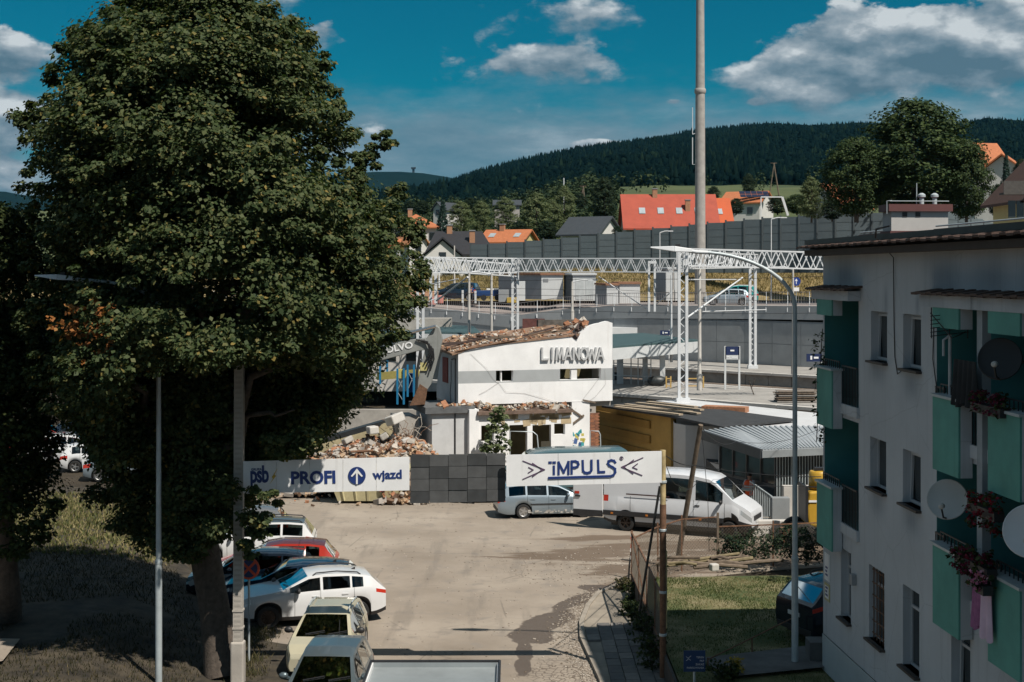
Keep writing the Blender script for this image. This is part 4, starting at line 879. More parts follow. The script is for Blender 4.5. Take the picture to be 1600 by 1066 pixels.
# two cars nose-on towards the viewer
a = G(505, 1040); car('parked_car', 'cream family car with roof rails facing the viewer', 'car', dict(HATCH, rails=(1.9, 3.5), rail_m=galv, mirror_m=black_pl, antenna=None, top=[(x, z*.975) for x, z in HATCH['top']]), p_cream, (-5.0, 38.75, 0), R(-92))
car('parked_car', 'grey blue hatchback with a dark windscreen in front of the cream car', 'car', dict(HATCH, W=1.76), p_steel, (-4.42, 34.4, 0), R(-92.5))
b = None
# long goods van with its rear door open
van_f, van_r = G(1147, 843), G(971, 829); ang = math.atan2((van_f - van_r).y, (van_f - van_r).x)
fw = Vector((math.cos(ang), math.sin(ang), 0)); sd = Vector((-fw.y, fw.x, 0))
vc = (van_f + van_r) / 2 - fw * (3.1 - 3.065) + sd * .95
van = car('delivery_van', 'long white delivery van with its rear door swung open', 'van', VAN, p_van, vc, ang, rim_m=dark_alloy)
b = MB(); b.box((-3.1, -1.085, .62), (2.0, -1.048, .82)); bevel(b.build('rubbing_strip', black_pl, van), .01)
b = MB(); b.box((-2.1, -1.05, 1.50), (-.25, -1.035, 1.55)); b.build('door_rail', mat('door_rail_dark', (.05, .02, .02), .6), van)
for x in (-2.75, -1.25, 1.0): b = MB(); b.box((x, -1.10, .68), (x + .10, -1.085, .75)); b.build('marker_lamp', amber_lamp, van)
b = MB(); b.box((-3.11, -.90, .62), (-3.09, .90, 2.28)); b.build('load_space', black_pl, van)
dr = thing_part = MB(); dr.box((-.03, 0, .52), (.03, 1.30, 2.35)); 
door = bevel(dr.build('rear_door', p_van, van, loc=(-3.12, -1.0, 0), rot=(0, 0, R(93))), .03)
for nm, lo, hi, m_ in (('door_cladding', (.03, .02, .52), (.05, 1.28, .78), black_pl), ('door_handle', (.03, .98, 1.30), (.07, 1.2, 1.36), black_pl), ('reflector', (.03, 1.02, 1.42), (.05, 1.22, 1.52), red_lamp)):
    # the panel's outer skin faces the viewer once the door is open
    q = MB(); q.box((-hi[0], lo[1], lo[2]), (-lo[0], hi[1], hi[2])); q.build(nm, m_, door); q = MB(); q.box(lo, hi); q.build(nm, m_, door)
q = MB(); q.box((-1.9, -.45, 2.46), (-1.1, .45, 2.60)); bevel(q.build('roof_vent', p_van, van), .04)
# estate seen from its side, nose towards the van
wr = G(818, 811); a2 = R(8)
fw2 = Vector((math.cos(a2), math.sin(a2), 0)); sd2 = Vector((-fw2.y, fw2.x, 0)); sp = dict(ESTATE, L=4.6); c = wr + fw2 * (3.50 - 2.3) + sd2 * .85
wag = car('estate_car', 'silver blue estate car with muddy sills behind the hanging sign', 'car', sp, p_wagon, c, a2)
q = MB()
for k in range(34):
    x = random.uniform(-1.0, 1.6); q.cbox((x, -.885, random.uniform(.24, .36)), (random.uniform(.04, .15), .012, random.uniform(.02, .07)))
q.build('dried_mud', mat('dried_mud', (.42, .40, .37), .95, 0, .2, 6), wag)
q = MB(); q.box((-.9, -.90, .60), (1.3, -.872, .65)); q.build('rubbing_strip', black_pl, wag)
a3 = R(4); car('dark_car', 'dark low car mostly hidden by the black mesh panel', 'car', HATCH, p_black, (G(722, 792).x + 1.6, 66.0, 0), a3)
# teal minibus behind the sign: only its long roof shows
car('teal_van', 'teal grey van with a long dusty roof behind the white sign', 'van', dict(VAN, top=[(x, z * .86) for x, z in VAN['top']], belt=[(x, z * .86) for x, z in VAN['belt']]), p_teal, (P(878, 700, 66).x, 68.3, 0), R(188))
# dark SUV on the lawn beside the apartment block
dk = car('lawn_car', 'black SUV with a blue sheen parked on the shaded lawn by the apartment block', 'car', dict(SUV, L=4.7, W=1.9, top=[(x*1.055, z*1.12) for x, z in SUV['top']], belt=[(x*1.055, z*1.1) for x, z in SUV['belt']], ws=(1.43, 2.22), rw=(4.25, 4.6), sides=[(1.64, 2.6), (2.7, 3.5), (3.6, 4.1)], doors=(1.7, 2.64, 3.6), handles=(2.4, 3.4), axles=(.95, 3.75), r=.36, low_m=None), p_nblue, (9.75, 39.3, .62), R(24))
# cars seen through the gap beneath the trees
for (x, y, lab, sp_, pm_, rz_) in [(152, 738, 'white saloon with a red tail lamp beyond the grass bank', HATCH, p_white, 10), (190, 752, 'silver hatchback nearest the grass in the far car park', HATCH, p_wagon, 12), (105, 722, 'white car half hidden by leaves in the far car park', ESTATE, p_white, 8), (130, 700, 'blue car furthest back in the far car park', HATCH, p_dblue, 8), (60, 705, 'red car by the trunk in the far car park', HATCH, p_red, 8)]:
    q = G(x, y); car('distant_car', lab, 'car', sp_, pm_, (q.x, q.y + .9, 0), R(rz_), group='cars in the far car park')
# open trailer at the lower edge
tr = thing('cargo_trailer', 'open grey cargo trailer with black rims at the lower edge', 'trailer', (P(684, 1060, 31).x, 30.1, 0)); hw = 1.33
tin = mat('trailer_sheet', (.30, .33, .34), .5, .3, .12, 1.2, streak=.15, streak_col=(.16, .17, .17))
q = MB(); q.box((-hw, -3.6, 1.0), (hw, 0, 1.05)); q.build('floor', tin, tr)
q = MB(); q.box((-hw, -.03, 1.05), (hw, 0, 2.34)); q.build('headboard', tin, tr)
for sg in (-1, 1): q = MB(); q.box((sg*hw - .02, -3.6, 1.05), (sg*hw + .02, -.03, 2.34)); q.build('side_panel', sign_white, tr)
q = MB(); q.box((-hw-.02, -3.6, 2.20), (hw+.02, -.03, 2.24)); q.build('cover_sheet', tin, tr)
q = MB(); q.bar((-hw-.03, 0, 2.36), (hw+.03, 0, 2.36), .05); q.bar((-hw-.03, 0, 2.36), (-hw-.03, -3.6, 2.36), .05); q.bar((hw+.03, 0, 2.36), (hw+.03, -3.6, 2.36), .05); q.build('rim_rail', black_pl, tr)
q = MB(); q.box((-.9, -3.4, .55), (.9, -.2, 1.0)); q.bar((0, -.2, .6), (0, 1.4, .55), .1); q.build('chassis', dkmetal, tr)
for sg in (-1, 1): q = MB(); q.lathe([(.2, -.1), (.33, -.1), (.33, .1), (.2, .1)], 18, Matrix.Translation((sg*1.1, -1.8, .33)) @ Matrix.Rotation(R(90), 4, 'Y')); q.build('wheel', rubber, tr)
# ================================================================ APARTMENT BLOCK
def facade_mat(name, col):
    m = bpy.data.materials.new(name); m.use_nodes = True; w = NT(m.node_tree); p = w.n('ShaderNodeTexCoord').outputs['Object']; sp = w.n('ShaderNodeSeparateXYZ', {0: p})
    big = w.noise(p, .45, 6, .6); c = w.ramp(big, [(.3, tuple(v*.88 for v in col)), (.7, tuple(v*1.06 for v in col))])
    st = w.noise(w.n('ShaderNodeMapping', {0: p, 3: (5.5, 5.5, .16)}).outputs[0], 1.0, 6, .62); c = w.mix(w.m('MULTIPLY', w.smooth(st, .50, .80), .55), c, tuple(v*.62 for v in col))
    tr = w.noise(w.n('ShaderNodeMapping', {0: p, 3: (22, 22, .5)}).outputs[0], 1.0, 4, .6); c = w.mix(w.m('MULTIPLY', w.smooth(tr, .5, .8), .25), c, tuple(v*.8 for v in col))
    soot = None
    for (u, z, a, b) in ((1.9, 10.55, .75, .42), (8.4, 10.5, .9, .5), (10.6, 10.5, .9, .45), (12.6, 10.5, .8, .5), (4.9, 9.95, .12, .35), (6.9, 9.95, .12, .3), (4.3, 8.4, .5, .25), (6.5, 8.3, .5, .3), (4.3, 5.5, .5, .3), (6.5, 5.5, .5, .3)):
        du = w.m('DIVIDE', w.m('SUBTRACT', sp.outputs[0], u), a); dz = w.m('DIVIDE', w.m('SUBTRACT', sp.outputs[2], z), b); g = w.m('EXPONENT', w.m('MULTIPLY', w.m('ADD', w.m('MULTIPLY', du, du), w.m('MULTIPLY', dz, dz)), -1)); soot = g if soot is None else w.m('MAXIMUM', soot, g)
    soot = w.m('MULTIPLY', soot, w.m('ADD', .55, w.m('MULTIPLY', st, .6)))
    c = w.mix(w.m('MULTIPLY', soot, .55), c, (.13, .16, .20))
    vo = w.n('ShaderNodeTexVoronoi', {'Scale': .45, 'Vector': w.mix(.15, p, w.n('ShaderNodeTexNoise', {'Scale': 2.0, 'Detail': 5, 'Vector': p}).outputs[1], 'ADD')}, feature='DISTANCE_TO_EDGE')
    c = w.mix(w.m('MULTIPLY', w.m('SUBTRACT', 1, w.smooth(vo.outputs[0], 0, .006)), .35), c, tuple(v*.5 for v in col))
    b = w.n('ShaderNodeBsdfPrincipled', {'Base Color': c, 'Roughness': .93, 'Specular IOR Level': .2, 'Normal': w.n('ShaderNodeBump', {'Strength': .35, 'Distance': .02, 'Height': w.noise(p, 45, 5, .65)}).outputs[0]})
    w.n('ShaderNodeOutputMaterial', {0: b.outputs[0]}); return m
# facade plane: u runs from the far corner towards the viewer, z up, outward is -X
A0 = Vector((7.80, 35.65, 0)); AD = Vector((.0585, -.9983, 0)).normalized(); AN = Vector((-AD.y, AD.x, 0)) * -1
if AN.x > 0: AN = -AN
plaster = facade_mat('grey_plaster', (.50, .525, .55)); plinth_m = mat('plinth_plaster', (.40, .45, .465), .92, 0, .08, .9, .25, 50)
green_p = mat('mint_panel', (.10, .30, .255), .85, 0, .14, 1.3, .2, 40, streak=.4, streak_col=(.075, .225, .19)); teal_w = mat('teal_plaster', (.055, .215, .22), .9, 0, .10, 1.0, .15, 40)
tile_m = mat('roof_tile_brown', (.075, .045, .035), .8, 0, .3, 4, .3); cap_m = mat('brown_sheet', (.11, .040, .038), .6, 0, .12, 3)
frame_w = mat('window_frame_white', (.42, .44, .46), .5, 0, .04)
apt = thing('apartment_block', 'grey apartment block with mint green balcony panels', 'building', A0)
apt.rotation_euler = (0, 0, math.atan2(AD.y, AD.x))      # local x = u along the facade, local +y is inward or outward
AM = apt.matrix_basis = Matrix.Translation(A0) @ Matrix.Rotation(math.atan2(AD.y, AD.x), 4, 'Z')
OUT = -1.0 if (AM.to_3x3() @ Vector((0, 1, 0))).dot(AN) < 0 else 1.0   # local y sign that points out of the facade
def AB(lo, hi, b=None):
    b = b or MB(); (x0, y0, z0), (x1, y1, z1) = lo, hi; y0, y1 = sorted((y0*OUT, y1*OUT)); return b.box((min(x0,x1), y0, min(z0,z1)), (max(x0,x1), y1, max(z0,z1)))
ULEN = 30.0; ZT = 11.05
wins = [(3.86, 4.98, 8.63, 9.73), (6.02, 7.10, 8.60, 9.73), (3.80, 4.92, 5.80, 6.92), (6.0, 7.08, 5.80, 6.92), (3.72, 4.80, 2.40, 4.05), (6.0, 7.0, 2.42, 4.10), (1.55, 2.35, 2.35, 4.0), (8.75, 9.7, 2.3, 4.05)]
bays = [(.12, 2.95), (7.98, 10.42), (10.66, 13.3)]
zb_levels = [(7.45, 9.95), (4.62, 7.12)]
# the wall is cut into a grid round its openings
cuts = [(a, b, c, d) for a, b, c, d in wins] + [(a, b, c, d) for a, b in bays for c, d in zb_levels]
us = sorted({0, ULEN, *[c[0] for c in cuts], *[c[1] for c in cuts]}); zs = sorted({-.2, 1.55, ZT, *[c[2] for c in cuts], *[c[3] for c in cuts]})
b = MB()
for i in range(len(us)-1):
    for j in range(len(zs)-1):
        um, zm = (us[i]+us[i+1])/2, (zs[j]+zs[j+1])/2
        if any(c[0] < um < c[1] and c[2] < zm < c[3] for c in cuts): continue
        y = .0; b.cur = 0
        if zm < 1.55: y = .02; b.cur = 1
        q = [(us[i], y*OUT, zs[j]), (us[i+1], y*OUT, zs[j]), (us[i+1], y*OUT, zs[j+1]), (us[i], y*OUT, zs[j+1])]
        b.add(q, [(0,1,2,3) if OUT < 0 else (3,2,1,0)])
b.cur = 0
for (a, c, z0, z1) in wins:      # reveals
    dpt = -.24*OUT
    b.add([(a, 0, z0), (c, 0, z0), (c, 0, z1), (a, 0, z1), (a, dpt, z0), (c, dpt, z0), (c, dpt, z1), (a, dpt, z1)], [(0,1,5,4), (1,2,6,5), (2,3,7,6), (3,0,4,7)])
# gable end, far side and back
D = 11.0
b.add([(0, 0, -.2), (0, -D*OUT, -.2), (0, -D*OUT, ZT), (0, 0, ZT), (ULEN, 0, -.2), (ULEN, -D*OUT, -.2), (ULEN, -D*OUT, ZT), (ULEN, 0, ZT)], [(0,1,2,3), (4,7,6,5), (1,5,6,2), (3,2,6,7)])
b.build('wall', [plaster, plinth_m], apt)
# loggias
for (a, c) in bays:
    for (z0, z1) in zb_levels:
        q = MB(); dp = -1.35
        q.cur = 0; y = dp*OUT
        q.add([(a, 0, z0), (c, 0, z0), (c, 0, z1), (a, 0, z1), (a, y, z0), (c, y, z0), (c, y, z1), (a, y, z1)], [(4,5,6,7), (0,4,7,3), (1,2,6,5), (0,1,5,4), (3,7,6,2)])
        q.build('loggia', teal_w, apt)
        q = AB((a+1.2, dp+.01, z0+.1), (a+2.0, dp+.05, z0+2.15)); q.build('balcony_door', glass_dk, apt)
        q = AB((a-.06, .0, z0-.22), (c+.06, .07, z0+.02)); q.build('floor_edge', plaster, apt)
# fascia boxes, balcony panels, handrails
def balc(u0, u1, z0, z1, proj, rail=True, m_=None):
    q = AB((u0, proj-.02, z0), (u1-.005, proj+.02, z1)); pn = q.build('balcony_panel', m_ or green_p, apt)
    q = AB((u0+.01, .02, z0+.004), (u1, proj-.02, z1-.004)); q.build('panel_core', plaster, apt)
    if rail:
        q = AB((u0-.06, -.02, z1), (u1+.06, proj+.06, z1+.05)); q.build('handrail', galv, apt)
        q = MB(); 
        for k in range(9):
            u = u0 - .05 + k * (u1-u0+.1)/8; q.bar((u, .1*OUT, z1+.05), (u, .1*OUT, z1+.22), .02)
        q.bar((u0-.05, .1*OUT, z1+.22), (u1+.05, .1*OUT, z1+.22), .025); q.build('rail_bars', dkmetal, apt)
for (a, c) in bays:
    u0 = a + .55 if a > 5 else a + .30; u1 = u0 + (1.33 if a > 5 else 1.30)
    balc(u0, u1, 9.55, 10.10, .26, False); balc(u0, u1, 6.85, 8.24, .26); balc(u0, u1, 3.92, 5.42, .26)
    for zf in (7.45, 4.62):
        hz = zf + .92
        for (x0, x1) in ((a+.03, u0), (u1+.02, c-.03)):
            q = MB(); n_ = max(3, int((x1-x0)/.11))
            for k in range(n_+1): q.bar((x0+(x1-x0)*k/n_, .03*OUT, zf), (x0+(x1-x0)*k/n_, .03*OUT, hz), .018)
            q.bar((x0, .03*OUT, hz), (x1, .03*OUT, hz), .035); q.build('railing', dkmetal, apt)
    q = AB((a-.14, .0, 9.93), (c+.14, .30, 10.16)); q.build('lintel_beam', plaster, apt)
q = AB((10.42, 0, 4.4), (10.66, .16, 10.0)); q.build('pier', mat('pier_plaster', (.30, .33, .35), .9), apt)
def tiles(u0, u1, z, n_, out):
    for k in range(n_):
        w = (u1-u0)/n_; q = AB((u0+k*w+.004, -.05, z), (u0+(k+1)*w-.004, out, z+.05)); o = q.build('tile', tile_m, apt); o.rotation_euler = (R(-random.uniform(7, 11))*OUT*-1, 0, random.uniform(-.01, .01)); o.location.z = .06; o.location.y = 0
tm = AB((0, -.35, 0), (.27, .30, .045)).mesh('tile', tile_m)
def tile_row(u0, u1, z, out, par, step=.28):
    k = 0; u = u0
    while u < u1:
        o = link('tile', tm, par, (u, (out-.30)*OUT, z + .02*(k % 2)), (R(-8)*OUT, R(random.uniform(-2, 2)), 0)); u += step; k += 1
for (a, c) in (bays[0], (bays[1][0], bays[2][1])): tile_row(a-.22, c+.1, 10.20, .44, apt)
tile_row(-.40, 15.5, 11.22, .58, apt, .285)
q = AB((-.30, -.2, 11.0), (ULEN, .40, 11.14)); q.build('eave_soffit', mat('soffit_dark', (.06, .05, .045), .9), apt)
q = AB((-.35, -D-.3, 11.16), (ULEN, .25, 11.24)); q.build('roof', mat('roof_felt', (.055, .058, .06), .95, 0, .2, 4, .3), apt)
q = AB((-.42, .30, 11.28), (15.5, .36, 11.40)); q.build('gutter', dkmetal, apt)
# parapets and chimney on the roof
for (u0, u1, y0, y1, z1) in ((.25, 3.0, -.9, -1.15, 11.42), (5.25, 16, -1.0, -1.3, 11.42)):
    q = AB((u0, y1, 11.24), (u1, y0, z1)); q.build('parapet', conc_grey, apt); q = AB((u0-.05, y1-.06, z1), (u1+.05, y0+.06, z1+.10)); q.build('parapet_cap', cap_m, apt)
    q = MB(); q.tube([(u0, (y0+.02)*OUT, z1+.16), (u1, (y0+.02)*OUT, z1+.16)], .018, 6); q.build('lightning_wire', galv, apt)
chw = mat('chimney_plaster', (.42, .41, .40), .9, 0, .08, 2)
q = AB((3.15, -1.80, 11.2), (3.75, -.50, 11.96)); q.build('chimney', chw, apt)
q = AB((3.08, -1.88, 11.96), (3.83, -.42, 12.12)); q.build('chimney_cap', cap_m, apt)
q = AB((3.08, -1.84, 11.40), (3.80, -.46, 11.52)); q.build('chimney_band', cap_m, apt)
for y in (-.75, -1.05): q = AB((3.75, y-.11, 11.84), (3.765, y, 11.94)); q.build('flue_opening', black_pl, apt)
for y in (-1.3, -1.6):
    q = MB(); q.lathe([(.05, 0), (.05, .16), (.085, .18), (.085, .23), (.03, .27)], 10, Matrix.Translation((3.45, y*OUT, 12.12))); q.build('flue_cowl', galv, apt, smooth=40)
q = MB(); q.tube([(3.4, -1.2*OUT, 12.1), (3.4, -1.2*OUT, 12.62)], .012, 6); q.tube([(3.8, -.45*OUT, 12.19), (3.8, -1.8*OUT, 12.19)], .010, 5); q.tube([(3.8, -.38*OUT, 11.9), (3.8, -.38*OUT, 12.19), (3.8, -.5*OUT, 12.2)], .010, 6); q.build('roof_wire', galv, apt)
# windows
for k, (a, c, z0, z1) in enumerate(wins):
    fr = MB(); yy = -.17; w_ = .055
    for lo, hi in (((a, yy-.06, z0), (a+w_, yy, z1)), ((c-w_, yy-.06, z0), (c, yy, z1)), ((a+w_, yy-.06, z1-w_), (c-w_, yy, z1)), ((a+w_, yy-.06, z0), (c-w_, yy, z0+w_))): AB(lo, hi, fr)
    if k >= 4: AB((a+w_, yy-.05, z0+(z1-z0)*.72), (c-w_, yy+.005, z0+(z1-z0)*.72+.06), fr)
    win = fr.build('window', frame_w, apt)
    q = AB((a+w_, yy-.05, z0+w_), (c-w_, yy-.035, z1-w_)); q.build('pane', glass_dk, win)
    if k in (0, 1, 3, 7):   # tilted sash leaning into the room
        q = MB(); mid = z0 + .06; lean = .16
        for uu in (a+.09, c-.09): q.bar((uu, (yy+.02)*OUT, mid), (uu, (yy+.02-lean+.12)*OUT, z1-.08), .05)
        q.bar((a+.09, (yy+.02)*OUT, mid), (c-.09, (yy+.02)*OUT, mid), .05); q.bar((a+.09, (yy+.0)*OUT, z1-.08), (c-.09, (yy+.0)*OUT, z1-.08), .05); q.build('tilted_sash', frame_w, win)
    q = AB((a-.05, -.2, z0-.05), (c+.05, .12, z0)); q.build('window_sill', mat('sill_brown', (.045, .035, .03), .6, 0, .2), apt)
    if k == 4:
        q = MB()
        for n_ in range(5): u = a + .1 + n_*(c-a-.2)/4; q.bar((u, -.08*OUT, z0), (u, -.08*OUT, z1), .02)
        for n_ in range(6): z = z0 + .12 + n_*(z1-z0-.24)/5; q.bar((a, -.08*OUT, z), (c, -.08*OUT, z), .02)
        q.build('window_grille', rust, apt)
# cables down the facade
def acable(pts, r=.012, name='cable'):
    q = MB(); q.tube([(u, y*OUT, z) for u, y, z in pts], r, 5); q.build(name, black_pl, apt)
acable([(5.6, .42, 11.3), (5.55, .05, 10.9), (5.5, .02, 9.4), (5.55, .02, 8.8), (5.75, .03, 8.45), (6.1, .02, 8.58)]); acable([(7.9, .02, 9.85), (7.85, .03, 8.9), (8.1, .05, 8.4), (8.3, .1, 7.6), (8.35, .1, 7.2)]); acable([(6.4, .4, 11.55), (5.8, .5, 11.5), (5.62, .46, 11.32)], .02, 'roof_loop_wire')
# plates at the corner
for (z0, z1, fm) in ((2.95, 3.62, sign_white), (2.45, 2.88, mat('plate_yellow', (.45, .40, .20), .6))):
    q = AB((.18, .003, z0), (.62, .02, z1)); pl = q.build('address_plate', fm, apt); q = AB((.24, .021, z0+.06), (.56, .026, z1-.06)); q.build('plate_face', sign_white, pl)
    q = MB()
    for k in range(3): AB((.30, .027, z0+.12+k*.09), (.50 - .05*(k % 2), .031, z0+.17+k*.09), q)
    q.build('plate_mark', sign_blue, pl)
q = AB((2.6, .003, 3.35), (2.8, .12, 3.6)); bevel(q.build('meter_box', mat('box_grey', (.3, .31, .32), .6), apt), .01)
# downpipe foot / broken pier by the corner
# dishes, antenna, washing, flowers: things hung on the block
def W_(u, y, z): return AM @ Vector((u, y*OUT, z))
def dish(name, label, px, d, r, col, rz, tilt=18):
    c = P(px[0], px[1], d); t = thing(name, label, 'satellite dish', c, rz)
    prof = [(r*math.sin(i/8*1.0)/math.sin(1.0), r*.16*(i/8)**2) for i in range(9)]; prof = [(max(.001, a), b_) for a, b_ in prof]
    Mx = Matrix.Rotation(R(90-tilt), 4, 'X'); q = MB(); q.lathe(prof + [(prof[-1][0]+.012, prof[-1][1]-.012)] + [(a, b_-.02) for a, b_ in reversed(prof)], 30, Mx)
    q.build('reflector', col, t, smooth=45)
    q = MB(); q.tube([(0, 0, -r*.95), (0, -.35, -r*.75), (0, -.52, -.18*r)], .018, 6); q.build('feed_arm', dkmetal, t)
    q = MB(); q.lathe([(.03, 0), (.05, .02), (.05, .12), (.03, .14)], 10, Matrix.Translation((0, -.55, -.14*r)) @ Matrix.Rotation(R(-90), 4, 'X')); q.build('converter', conc_lt, t, smooth=40)
    q = MB(); q.bar((0, .03, 0), (0, .28, -.05), .05); q.bar((0, .28, -.05), (.55, .34, -.05), .05); q.build('bracket', dkmetal, t); return t
d_bk = mat('dish_black', (.010, .012, .014), .55, 0, .1); d_wh = mat('dish_white', (.45, .46, .45), .5, 0, .06); d_w2 = mat('dish_pale', (.60, .61, .62), .45, 0, .05)
dish('satellite_dish', 'black satellite dish at the top balconies beside the dark washing', (1563, 562), 24.2, .36, d_bk, R(-30))
dish('satellite_dish', 'off white satellite dish hung between two balcony panels', (1481, 781), 26.6, .37, d_wh, R(-30))
dish('satellite_dish', 'pale satellite dish cut by the edge, above the pink blossom', (1611, 831), 22.6, .42, d_w2, R(-28))
an = thing('tv_antenna', 'dark grid television antenna on a white mast above a balcony', 'antenna', W_(8.95, .10, 8.27))
q = MB(); q.tube([(0, 0, 0), (0, 0, 1.15)], .032, 8); q.tube([(-.12, 0, .75), (-.12, 0, 1.05), (-.02, 0, 1.12)], .025, 6); q.build('mast', mat('mast_white', (.45, .46, .47), .5), an)
q = MB()
for k in range(6): q.tube([(-.36, .02, 1.12+k*.075), (.36, .02, 1.20+k*.075)], .009, 5)
for x in (-.34, 0, .34): q.tube([(x, .02, 1.08), (x, .02, 1.66)], .012, 5)
q.tube([(-.36, .02, 1.56), (-.05, -.3, 1.1), (.3, .02, 1.2)], .012, 5); q.build('reflector_grid', dkmetal, an)
def cloth(name, label, cat, u0, u1, y, z1, drop, m_, folds=7, amp=.05, group=None, taper=0.0, thick=.012):
    nx, nz = 28, 10; vs = []; fs = []
    for s_ in (0, 1):
        for j in range(nz):
            for i in range(nx):
                t = i/(nx-1); v = j/(nz-1); u = u0 + (u1-u0)*(.5 + (t-.5)*(1 + taper*v)); yy = y + amp*math.sin(t*folds*PI + v)*(.3+v) + s_*thick
                vs.append((u, yy*OUT, z1 - drop*v*(1 + .06*math.sin(t*9)) ))
    for s_ in (0, 1):
        for j in range(nz-1):
            for i in range(nx-1):
                a = s_*nx*nz + j*nx + i; f = (a, a+1, a+nx+1, a+nx); fs.append(f if s_ else f[::-1])
    o = MB().add(vs, fs).build(name, m_, None, smooth=80); o.matrix_basis = AM; return tag(o, label, cat, group)
cloth('washing', 'dark clothes hung to dry beside the grid antenna', 'laundry', 9.72, 10.75, .30, 9.02, .82, mat('cloth_dark', (.018, .020, .022), .95, 0, .3, 5), 9, .06)
cloth('towel', 'purple towel hung from the lowest balcony rail', 'towel', 10.75, 11.25, .34, 5.38, .98, mat('cloth_purple', (.34, .14, .27), .95, 0, .15, 9), 9, .03, taper=.25)
cloth('towel', 'pale pink towel with a printed mark beside the purple towel', 'towel', 11.20, 11.62, .38, 5.42, 1.05, mat('cloth_pink', (.62, .46, .58), .95, 0, .08, 3), 3, .03)
petal = {'red': leafmat('petals_red', [(0, (.10, .005, .012)), (.6, (.22, .010, .022)), (1, (.30, .02, .04))], .15), 'deep': leafmat('petals_wine', [(0, (.07, .006, .02)), (.6, (.14, .012, .035)), (1, (.20, .03, .06))], .15), 'pink': leafmat('petals_pink', [(0, (.50, .10, .22)), (.6, (.65, .25, .38)), (1, (.8, .5, .6))], .2)}
def flowers(label, u0, u1, z, drop, col, n_=60, y=.42):
    o = W_((u0+u1)/2, y, z); t = thing('flower_box', label, 'flower box', o); rot = AM.to_3x3()
    q = MB(); a_ = rot @ Vector(((u0-u1)/2, 0, 0)); q.bar(a_ + Vector((0, 0, -.12)), -a_ + Vector((0, 0, -.12)), .18, .16); q.build('trough', black_pl, t)
    C = np.array([tuple(rot @ Vector((random.uniform(u0-u1, u1-u0)/2, OUT*random.uniform(-.08, .18), 0)) + Vector((0, 0, random.uniform(-drop, .18)))) for _ in range(n_)]); up = np.tile([[-.4, -.3, .4]], (n_, 1))
    Pc, N, s = clump_leaves(C, np.full(n_, .075), up, 9, .05); leaf_obj('blossom', Pc, N, s, petal[col], t)
    Pc, N, s = clump_leaves(C[:n_*2//3] + np.array([.04, .02, 0]), np.full(n_*2//3, .12), up[:n_*2//3], 8, .075); leaf_obj('foliage', Pc, N, s, m_maple2, t)
flowers('dark red hanging flowers under the second green panel', 10.7, 11.9, 6.62, .45, 'red', 70, .36)
flowers('wine red flowers spilling over the lowest balcony rail', 10.2, 11.7, 5.62, .30, 'deep', 80, .40)
flowers('bright pink blossom above the pink towel', 11.42, 11.78, 5.36, .14, 'pink', 22, .50)
flowers('mixed red and white blooms behind the black dish', 10.7, 12.0, 8.36, .15, 'deep', 45, .30)
# creeper hanging by the corner
hv = thing('hanging_creeper', 'thin creeper hanging down beside the corner of the apartment block', 'creeper', P(1279, 640, 35.2))
C = np.array([(random.uniform(-.14, .14), random.uniform(-.1, .1), random.uniform(-.8, 1.9)) for _ in range(46)]); Pc, N, s = clump_leaves(C, np.full(46, .10), np.tile([[-.3, -.5, .3]], (46, 1)), 5, .07); leaf_obj('leaves', Pc, N, s, m_bush, hv)
q = MB(); q.tube([(.1, 0, 2.0), (.02, 0, .8), (-.05, 0, -.8)], .012, 5); q.build('stem', bark, hv)
# ================================================================ STREET: posts, signs, fence
def lamp_post(label, px, d, y_bend, head_px, sgn):
    X = (px - 800) * d / F; t = thing('street_lamp', label, 'street lamp', (X, d, 0))
    zb = HC - (y_bend - HZ) * d / F; hx = (head_px[0] - px) * d / F; hz = HC - (head_px[1] - HZ) * d / F
    q = MB(); q.tube([(0, 0, 0), (0, 0, 3.3)], .085, 14); q.lathe([(.085, 3.28), (.092, 3.30), (.092, 3.36), (.07, 3.42)], 14); q.tube([(0, 0, 3.4), (0, 0, zb)], .068, 14, .055); q.build('post', galv, t, smooth=50)
    pts = []
    for k in range(13):
        s = k / 12; a = s * PI/2; e = s
        x = hx * (1 - math.cos(a)) ** .9; z = zb + (hz - zb) * math.sin(a) ** .95; pts.append((x, 0, z))
    q = MB(); q.tube(pts, .055, 12, .042); q.build('arm', galv, t, smooth=60)
    dx = math.copysign(1, hx); q = MB(); q.tube([pts[-2], pts[-1], (pts[-1][0] + dx*.28, 0, hz + .05)], .05, 10); q.build('clamp', white_met, t, smooth=50)
    h = MB(); x0 = hx + dx*.12
    for (xa, xb, w0, w1, z0, z1, th0, th1) in ((0, .45, .10, .17, .04, .08, .09, .14), (.45, 1.05, .17, .09, .08, .12, .14, .03)):
        a, b = x0 + dx*xa, x0 + dx*xb
        h.add([(a, -w0, hz+z0-th0/2), (a, w0, hz+z0-th0/2), (b, w1, hz+z1-th1/2), (b, -w1, hz+z1-th1/2), (a, -w0*.8, hz+z0+th0/2), (a, w0*.8, hz+z0+th0/2), (b, w1*.8, hz+z1+th1/2), (b, -w1*.8, hz+z1+th1/2)],
              [(0,3,2,1), (4,5,6,7), (0,1,5,4), (1,2,6,5), (2,3,7,6), (3,0,4,7)])
    bevel(h.build('luminaire', white_met, t), .02); 
    q = MB(); q.cbox((x0 + dx*.35, 0, hz+.17), (.12, .08, .06)); q.build('sensor_cap', black_pl, t)
    return t
lamp_post('steel street lamp with a long curved arm in front of the apartment block', 1242, 36.0, 478, (1088, 394), -1)
lamp_post('slim steel street lamp standing in front of the big leafy tree', 248, 35.6, 480, (128, 438), -1)

